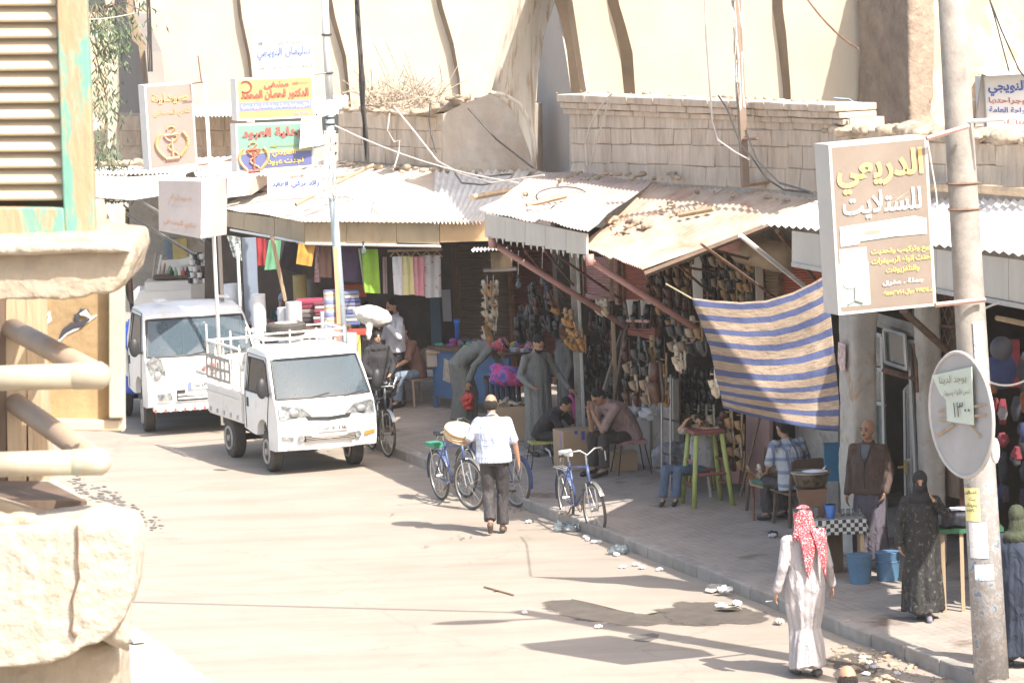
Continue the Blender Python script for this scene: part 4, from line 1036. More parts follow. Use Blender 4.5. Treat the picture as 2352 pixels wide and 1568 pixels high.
# ------------------------------------------------------------------ signs
def ink(name, c): return M(name, c, .6, .0, 5, 0)
i_red, i_blue, i_yel, i_wht, i_blk, i_org = ink('ink_red', (.50, .11, .09)), ink('ink_blue', (.08, .11, .38)), ink('ink_yellow', (.75, .52, .12)), ink('ink_white', (.7, .69, .66)), ink('ink_black', (.04, .04, .05)), ink('ink_orange', (.72, .42, .16))
i_blue2 = ink('ink_light_blue', (.16, .22, .6)); i_grn = ink('ink_green', (.25, .42, .2)); i_gold = ink('ink_gold', (.58, .36, .16))
def bil(c, u, v): return (c[0] * (1 - u) + c[1] * u) * (1 - v) + (c[3] * (1 - u) + c[2] * u) * v
def sign(label, c, back, face, frame=None, fr=.04, texts=(), rects=(), name='sign_board'):
 """c: lower start, lower end, upper end, upper start; back: thickness vector; texts (text,u0,v0,u1,v1,mat,bold)"""
 c = [Vector(p) for p in c]; back = Vector(back)
 t = thing(name, label, 'sign', tuple(c[0]))
 build(MB().prism(c, back), 'casing' if frame else 'panel', frame or face, t)
 n = (c[1] - c[0]).cross(c[3] - c[0]).normalized()
 if n.dot(back) > 0: n = -n
 if frame:
  w = (c[1] - c[0]).length; h = (c[3] - c[0]).length; a, b = fr / w, fr / h
  fc = [bil(c, a, b) + n * .003, bil(c, 1 - a, b) + n * .003, bil(c, 1 - a, 1 - b) + n * .003, bil(c, a, 1 - b) + n * .003]
  build(MB().add(fc, [(0, 1, 2, 3)]), 'panel', face, t)
 k = 0
 for (u0, v0, u1, v1, mt) in rects:
  k += 1; d = n * (.005 + .0012 * k)
  build(MB().add([bil(c, u0, v0) + d, bil(c, u1, v0) + d, bil(c, u1, v1) + d, bil(c, u0, v1) + d], [(0, 1, 2, 3)]), 'print', mt, t)
 for (s_, u0, v0, u1, v1, mt, bo) in texts:
  lettering(s_, bil(c, u0, v0), bil(c, u1, v0), bil(c, u0, v1), mt, t, .014 + .001 * k, bo)
 return t, c, n
def arrow(c, n, u0, u1, v, mt, t, h=.05):
 d = n * .016; mb = MB()
 mb.add([bil(c, u0 + .08, v - .007) + d, bil(c, u1, v - .007) + d, bil(c, u1, v + .007) + d, bil(c, u0 + .08, v + .007) + d], [(0, 1, 2, 3)])
 mb.add([bil(c, u0, v) + d, bil(c, u0 + .1, v - h) + d, bil(c, u0 + .1, v + h) + d], [(0, 1, 2)])
 build(mb, 'arrow', mt, t)
def cup_emblem(c, n, u, v, s, t, m1, m2):
 """snake and cup inside a wreath"""
 W = (c[1] - c[0]).normalized(); H = (c[3] - c[0]).normalized(); o = bil(c, u, v) + n * .02
 f = lambda x, y: o + W * (x * s) + H * (y * s)
 mb = MB().tube([f(0, -.42), f(0, .12)], s * .035, 4); mb.tube([f(-.2, .2), f(-.12, .08), f(0, .02), f(.12, .08), f(.2, .2)], s * .03, 4); mb.tube([f(-.18, .2), f(.18, .2)], s * .04, 4); mb.tube([f(-.18, -.42), f(.18, -.42)], s * .05, 4)
 build(mb, 'cup', m1, t)
 mb = MB().tube([f(.02 + .13 * cos(a * .75), -.35 + a * .055) for a in range(0, 12)] + [f(.1, .36), f(.02, .42), f(-.08, .4), f(-.12, .34)], s * .025, 4)
 build(mb, 'snake', m2, t)
 mb = MB()
 for sg in (-1, 1): mb.tube([f(sg * (.2 + .22 * sin(a * .3)), -.38 + a * .07) for a in range(10)], s * .045, 4)
 build(mb, 'wreath', m2, t)
# big black sign on the lamp post
sgY = 38.4
S = [PY(1926, 724, sgY), PY(2151, 702, sgY + .3), PY(2129, 312, sgY + .3), PY(1903, 333, sgY)]
black_face = M('glare_paled_black_film', (.225, .18, .148), .35, .08, 1.2, 0, alt=(.28, .235, .2), at=.62, asc=.9, soft=.2)  # lighter than black: veiling glare put into the film colour
T_, c_, n_ = sign('tall glare-paled black shop sign in a white frame fixed to the lamp post', S, (-.11, .34, 0), black_face, M('sign_frame', (.47, .45, .42), .5, .04, 3, 0), .03,
 [('الدريعي', .06, .70, .94, .94, i_org, .03), ('للستلايت', .10, .55, .90, .71, i_wht, .02),
  ('بيع وتركيب وتحديث', .36, .325, .96, .37, i_yel, .02), ('احدث انواع الرسيفرات', .36, .265, .97, .315, i_yel, .02), ('والتلفزيونات', .50, .215, .84, .255, i_yel, .02),
  ('جملة . مفرق', .46, .145, .88, .18, i_wht, .02), ('هـ ٧٧١٤٩٤ جوال ٠٩٥٥٥٣٥٩٠١', .46, .085, .97, .12, i_yel, .02)],
 [(.03, .045, .33, .30, ink('sign_photo_pale', (.38, .45, .42))), (.04, .30, .32, .385, ink('sign_photo_blue', (.32, .38, .46)))])
def sp(u, v, k=.01): return bil(c_, u, v) + n_ * k
mt = ink('receiver_green', (.36, .50, .42))
build(MB().add([sp(.06, .40, .012), sp(.24, .405, .012), sp(.27, .43, .012), sp(.94, .43, .012), sp(.94, .52, .012), sp(.82, .54, .012), sp(.06, .515, .012)], [tuple(range(7))]), 'print', i_wht, T_)
build(MB().add([sp(.08, .415, .014), sp(.92, .44, .014), sp(.92, .51, .014), sp(.80, .53, .014), sp(.08, .505, .014)], [tuple(range(5))]), 'print', mt, T_)
build(MB().add([sp(.09, .425, .016), sp(.60, .44, .016), sp(.60, .50, .016), sp(.09, .49, .016)], [(0, 1, 2, 3)]), 'print', ink('receiver_silver', (.62, .63, .6)), T_)
build(MB().add([sp(.38 + .09 * cos(a * pi / 6), .467 + .014 * sin(a * pi / 6), .018) for a in range(12)], [tuple(range(12))]), 'print', ink('receiver_window', (.3, .24, .19)), T_)
build(MB().add([sp(.18 + .12 * cos(a * pi / 6), .20 + .045 * sin(a * pi / 6) + .02 * cos(a * pi / 6), .016) for a in range(12)], [tuple(range(12))]), 'dish_print', i_wht, T_)
build(MB().tube([sp(.18, .17, .016), sp(.17, .08, .016), sp(.1, .06, .016)], .012, 4).tube([sp(.17, .08, .016), sp(.25, .06, .016)], .012, 4), 'dish_print', ink('dish_leg', (.3, .33, .3)), T_)
mb = MB()
for a in range(8): mb.add([sp(.68, .655, .013), sp(.68 + .012 * cos(a * .785 + .2), .655 + .008 * sin(a * .785 + .2), .013), sp(.68 + (.16 if a % 2 else .26) * cos(a * .785), .655 + (.05 if a % 2 else .08) * sin(a * .785), .013)], [(0, 1, 2)])
build(mb, 'star_flare_print', ink('flare', (.45, .40, .34)), T_)
# red white board near the lamp post: at the right edge of the street
sign('white clinic sign with blue and red writing beside the lamp post top', [PY(2268, 294, 56), PY(2470, 306, 55.9), PY(2462, 166, 55.9), PY(2262, 176, 56)], (-.1, .35, 0), i_wht, M('white_casing', (.7, .69, .66), .5, .04, 3, 0), .02,
 [('سليمان النويجي', .03, .62, .95, .92, i_blue, .03), ('الصدرية وجراحتها', .03, .46, .9, .60, i_red, .02), ('اختصاص بالجراحة العامة', .03, .28, .95, .42, i_blue, .02), ('٠٩٤٦٥٢٤٦٥', .12, .10, .7, .2, i_red, .01)])
build(MB().prism(PYs([(2240, 290), (2262, 290), (2270, 176), (2256, 170)], 56.05), (0, .1, 0)), 'metal_plate', m_niche, label='slanting grey plate at the side of the cut off clinic sign', cat='plate')
build(MB().box((PY(2250, 150, 55.8) + PY(2352, 165, 55.8)) / 2, (1.3, .5, .03)), 'sign_hood', m_niche, label='thin metal hood above the cut off clinic sign', cat='hood')
# pharmacy sign far on the other corner
f = lambda x, y: PY(x, y, 61.5)
phf = M('pharmacy_brown_film', (.36, .25, .215), .5, .05, 1.5, 0, alt=(.40, .3, .26), at=.6, asc=1.2, soft=.2)  # glare put into this and the later sign films as paler colour
T2, c2, n2 = sign('glare-paled brown pharmacy sign with a snake and cup emblem', [f(344, 392), f(455, 378), f(442, 188), f(331, 196)], (-.12, .3, 0), phf, M('white_casing2', (.68, .67, .64), .5, .04, 3, 0), .03,
 [('صيدلية', .14, .76, .90, .90, i_gold, .04), ('شادي المصطفى', .16, .60, .92, .70, i_gold, .02)])
cup_emblem(c2, n2, .5, .30, .58, T2, ink('cup_orange', (.58, .33, .22)), i_gold)
# blank sign
T3, c3, n3 = sign('worn grey sign box with almost vanished orange writing under the pharmacy sign', [PY(365, 530, 61), PY(461, 548, 60.4), PY(463, 417, 60.4), PY(363, 415, 61)], (.35, .6, 0), M('worn_grey_sign', (.40, .36, .35), .7, .08, 2, 0, alt=(.45, .3, .2), at=.68, asc=3, soft=.05), None, .03,
 [('صيدلية', .3, .62, .78, .76, ink('ghost_orange', (.45, .27, .18)), .02), ('شادي المصطفى', .12, .12, .9, .28, ink('ghost_orange', (0, 0, 0)), .03)])
build(MB().prism([PY(461.5, 548, 60.4), PY(489, 546, 61.6), PY(490, 412, 61.6), PY(463.5, 417, 60.4)], (.02, .04, 0)), 'side_painted_lit', m_white, T3)  # white paint stands in for sun on this side of the box
# sign stack on the blue pole
PB = 60.9
f = lambda x, y: PY(x, y, PB - .15)
T4, c4, n4 = sign('topmost white clinic sign with an arrow on the pale blue pole', [f(582, 180), f(722, 172), f(718, 80), f(577, 86)], (0, .03, 0), i_wht, None, 0,
 [('مشفى الدكتور', .42, .78, .80, .90, i_red, .02), ('سليمان النويجي', .08, .42, .96, .74, i_blue2, .03), ('اسعاف . جراحة . نسائية . عملية', .06, .18, .98, .30, i_red, .02)])
arrow(c4, n4, .08, .38, .84, ink('arrow_grey', (.2, .2, .22)), T4)
orf = M('orange_film', (.60, .37, .16), .45, .06, 1.2, 0)
T5, c5, n5 = sign('orange hospital sign box with a blue band on the pale blue pole', [f(545, 278), f(724, 270), f(720, 173), f(541, 181)], (-.1, .28, 0), orf, M('white_casing3', (.7, .69, .66), .5, .04, 3, 0), .03,
 [('مشفى', .36, .72, .68, .90, i_red, .04), ('الدكتور قحطان المحمد', .06, .46, .93, .72, i_red, .04), ('أطفال وجراحتها . نسائية . جراحة عامة . بولية . عظمية', .06, .25, .95, .40, i_wht, .03), ('سلعة ٢٤ سلعة', .72, .09, .94, .17, i_blue2, .01)],
 [(.04, .22, .96, .42, ink('band_blue', (.22, .25, .46)))])
arrow(c5, n5, .70, .94, .84, ink('arrow_brown', (.3, .2, .1)), T5, .035)
W5 = (c5[1] - c5[0]).normalized(); o5 = bil(c5, .13, .8) + n5 * .016
mbx = MB().torus(o5, n5, .085, .012, 20, 4, arc=.75); build(mbx, 'crescent_emblem', i_red, T5)
gf = M('turquoise_film', (.20, .36, .28), .45, .05, 1.2, 0)
T6, c6, n6 = sign('green and blue pharmacy sign box with red writing on the pale blue pole', [f(545, 396), f(723, 382), f(720, 278), f(541, 285)], (-.1, .28, 0), gf, M('white_casing4', (.7, .69, .66), .5, .04, 3, 0), .03,
 [('صيدلية العبود', .08, .66, .98, .90, i_red, .05), ('الصيدلي', .46, .26, .76, .40, i_yel, .03), ('نجدت عبود', .40, .08, .86, .22, i_yel, .03)],
 [(.04, .045, .96, .36, ink('field_blue', (.13, .14, .3))), (.04, .36, .96, .42, ink('field_yellow', (.5, .45, .2)))])
arrow(c6, n6, .42, .80, .50, ink('arrow_olive', (.3, .28, .1)), T6, .035)
cup_emblem(c6, n6, .22, .30, .52, T6, i_red, i_gold)
T7, c7, n7 = sign('small white handwritten notice wired over the corner of the green pharmacy sign', [PY(688, 342, PB - .3), PY(742, 332, PB - .25), PY(738, 264, PB - .25), PY(692, 272, PB - .3)], (0, .02, 0), i_wht, None, 0,
 [('طبيب الاسنان', .1, .55, .9, .75, ink('grey_script', (.42, .42, .5)), .0)])
T8, c8, n8 = sign('white dentist sign with blue name hanging lowest on the pale blue pole', [f(615, 452), f(742, 448), f(741, 392), f(613, 398)], (0, .03, 0), i_wht, None, 0,
 [('الدكتور', .40, .74, .66, .93, i_red, .03), ('رائد تركي العابد', .08, .32, .94, .66, i_blue, .03), ('أخصائي في طب الفم والأسنان وجراحتها', .06, .06, .96, .2, i_red, .01)])
# ------------------------------------------------------------------ poles
bp = thing('sign_pole', 'pale blue steel pole wrapped in wires carrying a stack of signs', 'pole', tuple(PY(770, 800, PB)))
pb_ = PY(765, 458, PB); base = Vector((pb_.x + .1, PB, SW))
build(MB().tube([base, PY(765, 458, PB), PY(756, 230, PB)], .065, 10), 'lower_tube', M('pale_blue_paint', (.42, .5, .56), .5, .08, 4, .02, alt=(.35, .3, .27), at=.66, asc=9, soft=.04), bp, smooth=True)
build(MB().tube([PY(757, 232, PB), PY(748, 60, PB), PY(744, -60, PB)], .056, 10), 'upper_tube', M('pale_pole', (.6, .6, .6), .5, .05, 3, 0), bp, smooth=True)
for x, y in ((750, 80), (754, 168), (758, 270), (759, 285), (761, 330), (762, 352)): build(MB().torus(PY(x, y, PB), Z, .07, .016, 12, 4), 'wire_binding', m_cable, bp)
for x0, y0, x1, y1 in ((716, 170, 756, 168), (740, 268, 760, 262), (700, 344, 762, 328)): build(MB().tube([PY(x0, y0, PB - .1), PY(x1, y1, PB - .05)], .016, 4), 'bracket', m_steel, bp)
mb = MB()
for i in range(22):
 x0 = 757 + random.uniform(-10, 12); mb.tube([PY(x0 + k * random.uniform(-.5, 1.2) + random.uniform(-7, 7), 300 + k * 26, PB - .09) for k in range(7)], .006, 3)
build(mb, 'loose_wires', m_cablel, bp, kind='stuff')
wp = thing('thin_pole', 'thin white pole standing beside the brown pharmacy sign', 'pole', tuple(PY(492, 640, 61.3)))
build(MB().tube([Vector((PY(492, 560, 61.3).x, 61.3, SW)), PY(488, 480, 61.3), PY(470, 175, 61.3)], .03, 7), 'tube', m_white, wp, smooth=True)
build(MB().tube([PY(463, 190, 61.3), PY(455, 128, 61.3)], .012, 5), 'aerial_mast', m_iron, wp)
build(MB().tube([PY(440, 192, 61.3), PY(474, 188, 61.3)], .012, 5).tube([PY(455, 380, 61.3), PY(486, 376, 61.3)], .012, 5), 'bracket', m_iron, wp)
# lamp post
def lpt(z): return Vector((4.5435 - .025 * z, 38.75 + .05 * z, z))
lp = thing('lamp_post', 'leaning concrete lamp post covered in torn posters and paint', 'lamp post', tuple(lpt(0)))
def lamp_mat():
 m, nt, p = mk('postered_concrete')
 tc = node(nt, 'ShaderNodeTexCoord'); sp_ = node(nt, 'ShaderNodeSeparateXYZ'); nt.links.new(tc.outputs['Object'], sp_.inputs[0])
 n1 = node(nt, 'ShaderNodeTexNoise', i_Scale=4.0, i_Detail=8.0, i_Roughness=.7); nt.links.new(tc.outputs['Object'], n1.inputs['Vector'])
 base = ramp(nt, n1.outputs[0], [(.3, (.19, .17, .15)), (.5, (.29, .26, .23)), (.72, (.36, .33, .29))])
 n2 = node(nt, 'ShaderNodeTexNoise', i_Scale=6.0, i_Detail=10.0, i_Roughness=.75); nt.links.new(tc.outputs['Object'], n2.inputs['Vector'])
 low = ramp(nt, n2.outputs[0], [(.38, (.42, .4, .39)), (.45, (.26, .25, .25)), (.52, (.33, .3, .28)), (.585, (.44, .42, .42)), (.6, (.13, .27, .42)), (.63, (.2, .17, .15)), (.7, (.3, .45, .6))])
 mr = node(nt, 'ShaderNodeMapRange'); mr.inputs['From Min'].default_value = 3.35; mr.inputs['From Max'].default_value = 3.2; nt.links.new(sp_.outputs['Z'], mr.inputs[0])
 c = mixc(nt, mr.outputs[0], base, low); nt.links.new(c, p.inputs['Base Color']); p.inputs['Roughness'].default_value = .85
 b = node(nt, 'ShaderNodeBump', i_Strength=.6, i_Distance=.02); nt.links.new(n2.outputs[0], b.inputs['Height']); nt.links.new(b.outputs[0], p.inputs['Normal'])
 return m
build(MB().etube([lpt(-.1), lpt(2), lpt(4), lpt(6), lpt(7.8)], [.172, .16, .148, .138, .125], None, 28), 'shaft', lamp_mat(), lp, smooth=True)
for z in (3.0, 4.70, 4.95): build(MB().torus(lpt(z), Z, .152, .012, 20, 4), 'steel_band', m_iron, lp)
arm0 = lpt(7.1)
build(MB().tube([arm0, arm0 + Vector((-.3, -.05, .1)), arm0 + Vector((-.6, -.08, .12))], .035, 8), 'arm', m_steel, lp, smooth=True)
build(MB().ell(arm0 + Vector((-.9, -.12, .12)), (.45, .13, .08), None, 14, 8), 'lamp_head', m_niche, lp, smooth=True)
def around(u, z, r=.168):      # point on the camera side of the shaft; u in -1..1 across
 a = -pi / 2 + u * 1.25; p = lpt(z); return p + Vector((cos(a) * r, sin(a) * r, 0))
def sticker(u0, u1, z0, z1, mat, name='poster', r=.172):
 k = 8; return build(MB().grid([[around(u0 + (u1 - u0) * i / k, z, r) for i in range(k + 1)] for z in (z0, z1)]), name, mat, lp)
zrow = lambda y: (lambda p: p.z)(PY(2250, y, 38.7))
yl = M('yellow_paper', (.72, .64, .28), .8, .05, 3, 0)
sticker(-.95, -.15, zrow(1196), zrow(1120), yl, r=.178)
def stext(tx, u0, u1, z0, z1, mt, bo=.02):
 lettering(tx, around(u0, z0, .2), around(u1, z0, .2), around(u0, z1, .2), mt, lp, .0, bo)
stext('الفساتين', -.85, -.25, zrow(1135), zrow(1125), i_blk, .03); stext('بيت', -.6, -.3, zrow(1150), zrow(1141), i_blk); stext('ومفروشات', -.8, -.25, zrow(1164), zrow(1154), i_blk, .03); stext('٥٥١٩٠٠٠', -.75, -.25, zrow(1174), zrow(1167), i_blk)
sticker(-.8, .1, zrow(1280), zrow(1198), M('wrinkled_paper', (.66, .64, .63), .85, .1, 14, .15, 30), r=.175)
sticker(-.6, .3, zrow(1330), zrow(1294), M('blue_white_scrap', (.6, .62, .66), .85, .2, 10, .1, 30, alt=(.12, .3, .5), at=.6, asc=6, soft=.03), r=.173)
sticker(.0, .6, zrow(960), zrow(740), M('silver_scraps', (.42, .43, .47), .5, .3, 14, .2, 30), r=.166)
# sign brackets
for x0, y0, x1, y1 in ((2148, 700, 2262, 688), (2128, 318, 2225, 290)):
 build(MB().tube([PY(x0, y0, 38.55), PY(x1, y1, 38.75)], .025, 5), 'sign_bracket', M('faded_red_bar', (.5, .3, .25), .7, .1, 4, 0), lp)
build(MB().tube([PY(2205, 280, 39), PY(2310, 274, 38.6)], .022, 5), 'side_bracket', m_white, lp)
# round road sign seen from behind, cardboard notice
rs = thing('round_road_sign', 'round grey back of a road sign strapped to the lamp post', 'sign', tuple(PY(2210, 950, 38.3)))
c0 = PY(2208, 952, 38.35)
rw, rh = (2266 - 2150) / 2 / FPX * 38.3, (1098 - 808) / 2 / FPX * 38.3
side = Vector((rw / rh, -sqrt(1 - (rw / rh) ** 2), 0)).normalized()     # disc turned along the street
mb = MB(); fr_ = [c0 + side * (rh * cos(a * pi / 16)) + Z * (rh * sin(a * pi / 16)) for a in range(32)]
dn = side.cross(Z).normalized()
if dn.y > 0: dn = -dn
mb.prism(fr_, -dn * .02)
build(mb, 'disc', M('dull_aluminium', (.36, .35, .35), .55, .08, 2, .02), rs)
build(MB().torus(c0, dn, rh, .02, 36, 5), 'rim', M('worn_rim', (.5, .47, .44), .5, .1, 4, 0), rs, smooth=True)
for x0, y0, x1, y1 in ((2155, 944, 2262, 930), (2155, 965, 2262, 952), (2190, 975, 2152, 1000), (2218, 960, 2250, 1005)):
 build(MB().tube([PP(x0, y0, c0 + dn * .025, dn), PP(x1, y1, c0 + dn * .025, dn)], .012, 4), 'strap', m_wood, rs)
cb = [PP(2175, 967, c0 + dn * .04, dn), PP(2236, 976, c0 + dn * .045, dn), PP(2231, 842, c0 + dn * .05, dn), PP(2140, 862, c0 + dn * .05, dn), PP(2160, 905, c0 + dn * .045, dn), PP(2173, 918, c0 + dn * .04, dn)]
T9 = thing('cardboard_notice', 'pale green handwritten cardboard notice on the back of the road sign', 'notice', tuple(cb[0]))
build(MB().prism(cb, -dn * .008), 'card', M('pale_green_card', (.52, .58, .50), .85, .05, 3, 0), T9)
def cp(x, y): return PP(x, y, c0 + dn * .055, dn)
i_ol = ink('marker_brown', (.2, .15, .08))
lettering('يوجد لدينا', cp(2160, 886), cp(2222, 880), cp(2158, 864), i_ol, T9, .01, 0)
lettering('تنس طاولة وسنوكر', cp(2168, 912), cp(2230, 906), cp(2167, 896), i_ol, T9, .01, 0)
lettering('١٣٠٠', cp(2192, 958), cp(2230, 956), cp(2191, 924), i_blk, T9, .01, .0)
sb = build(MB().ell(PY(2286, 1035, 38.4), (.045, .03, .13), None, 8, 6), 'white_bag', M('white_plastic', (.75, .75, .75), .4, .05, 3, .1), label='scrap of white plastic bag caught behind the round road sign', cat='plastic bag', smooth=True)
# second pole with wires
ep = thing('electric_pole', 'steel angle pole with tangled wires standing before the long stone wall', 'pole', tuple(PT(1712, 425, 2.6)))
build(MB().box((PT(1712, 428, 2.6) + PT(1688, -60, 2.6)) / 2, (.09, .09, (PT(1712, 428, 2.6) - PT(1688, -60, 2.6)).length), (PT(1688, -60, 2.6) - PT(1712, 428, 2.6)).to_track_quat('Z', 'Y').to_matrix()), 'mast', M('brown_pole', (.22, .16, .12), .6, .1, 4, 0), ep)
build(MB().tube([PT(1704, 320, 2.6), PT(1740, 318, 2.5)], .02, 4), 'bracket', m_iron, ep)
def wires(parent, paths, r=.008, mat=m_cable, name='wire'):
 for p in paths: build(MB().tube(p, r, 4), name, mat, parent)
def sagp(a, b, sag, k=8):
 a, b = Vector(a), Vector(b)
 return [a.lerp(b, i / k) - Z * (4 * sag * (i / k) * (1 - i / k)) for i in range(k + 1)]
random.seed(21)
W_ = []
for i in range(7):
 o = random.uniform(-14, 10)
 W_.append([PT(1690 + o + random.uniform(-4, 4) + k * 3, -60 + k * 62 + random.uniform(-8, 8), 2.5 + random.uniform(-.1, .1)) for k in range(6)])
wires(ep, W_, .007, m_cablel)
wires(ep, [[PT(1618, -60, 2.4), PT(1622, 90, 2.4), PT(1636, 280, 2.4), PT(1650, 322, 2.4), PT(1690, 350, 2.4), PT(1720, 366, 2.4)]], .012, m_cablel)
wires(ep, [[PT(1650, 220, 2.4), PT(1670, 250, 2.4), PT(1700, 330, 2.4), PT(1726, 360, 2.4), PT(1760, 410, 2.4), PT(1800, 436, 2.4), PT(1870, 444, 2.4)], [PT(1712, 300, 2.4), PT(1740, 370, 2.4), PT(1790, 420, 2.4), PT(1860, 440, 2.4)]], .014, m_cable)
cp_ = thing('cable_bundle', 'bundle of dark cables dropping down the stone wall beside the blue pole', 'cable', tuple(PY(840, 370, 64)))
W_ = []
for i in range(12):
 o = random.uniform(-6, 6); W_.append([PY(815 + o * .6 + k * 4.2 + random.uniform(-3, 3), -60 + k * 62, 64 + random.uniform(-.1, .1)) for k in range(8)])
wires(cp_, W_, .014)
cq = thing('cable_bundle', 'bundle of grey cables hanging behind the brown pharmacy sign', 'cable', tuple(PY(347, 195, 66)))
W_ = []
for i in range(7):
 o = random.uniform(-4, 4); W_.append([PY(338 + o + k * 1.6 + random.uniform(-2, 2), -60 + k * 45, 66) for k in range(6)])
wires(cq, W_, .011)
def cable(lb, pts, r=.012, mat=m_cable):
 return build(MB().tube(pts, r, 5), 'cable', mat, label=lb, cat='cable')
cable('pale taut rope running from the blue pole down across the fabric shop roof', sagp(PY(768, 288, PB), PY(1190, 420, 57), .12), .014, m_cablel)
cable('pale cable sagging from the dry brush to the pink tin awning', [PY(905, 245, 63), PY(950, 300, 62), PY(1005, 370, 60), PY(1060, 400, 58.5), PY(1130, 420, 57), PY(1250, 402, 56)], .014, m_cablel)
cable('dark cable coiled on the grey corner of the tin roof', [PY(1045, 398, 60), PY(1060, 420, 59), PY(1110, 424, 59), PY(1170, 412, 59.5), PY(1180, 400, 60), PY(1150, 402, 60.5), PY(1100, 408, 60)], .016)
cable('black cable slanting down the stained niche', [PY(1075, 248, 62.2), PY(1140, 320, 62.0), PY(1225, 386, 61.8)], .016)
cable('white and black cables hanging off the stone wall below the brush', [PY(895, 260, 63), PY(890, 300, 63), PY(905, 326, 63), PY(918, 322, 63), PY(916, 350, 63), PY(906, 384, 62)], .012, m_cablel)
cable('dark cable hanging down the stone wall corner', [PY(988, 236, 62.5), PY(985, 270, 62.5), PY(990, 310, 62.4), PY(1002, 350, 62)], .012)
cable('brown cable swinging across to the mud pillar', sagp(PY(1828, -40, 58), PY(1972, 112, 56), .12), .016, m_iron)
cable('thick loop of cable lying over the cornice', [PT(1408, 214, 2.5), PT(1395, 225, 2.5), PT(1375, 250, 2.55), PT(1355, 290, 2.6), PT(1345, 330, 2.7), PT(1348, 380, 2.7)], .014, m_cablel)
cable('thin loop of cable hanging down the cornice', [PT(1400, 222, 2.5), PT(1390, 260, 2.55), PT(1372, 320, 2.6), PT(1355, 385, 2.7)], .01, m_cablel)
cable('bluish hose hanging from the mud pillar', [PY(1915, 226, 55), PY(1950, 228, 55), PY(1985, 250, 54.9), PY(2010, 292, 54.8), PY(2020, 310, 54.8)], .014, M('blue_hose', (.18, .24, .34), .6, .1, 3, 0))
cable('pair of dark wires falling behind the cut off clinic sign', [PY(2250, -60, 50), PY(2300, 70, 50), PY(2340, 160, 50), PY(2372, 200, 50)], .012)
cable('single dark wire crossing behind the lamp post top', [PY(2256, -60, 50), PY(2290, 60, 50), PY(2318, 166, 50)], .010)
cable('thin white wire falling past the big black sign', [PY(2130, 320, 45), PY(2150, 440, 45), PY(2160, 560, 45)], .008, m_cablel)
cable('street cable slung from the lamp post across the road', sagp(lpt(7.7), Vector((-9.5, 44.5, 8.2)), .15), .03)
cable('grey wire crossing before the vaulted hall', sagp(PY(205, 45, 55), PY(310, 30, 60), .02), .008, m_cablel)
cable('thin looping wire on the hall wall beside the far niche', [PY(360, -30, 78), PY(372, 20, 78), PY(386, 60, 78), PY(378, 100, 78), PY(360, 125, 78), PY(345, 140, 78)], .01, m_cablel)
cable('thin wires crossing the sunlit hall wall', [PY(830, -30, 70), PY(870, 100, 70), PY(940, 170, 70), PY(1000, 200, 70)], .008, m_cablel)
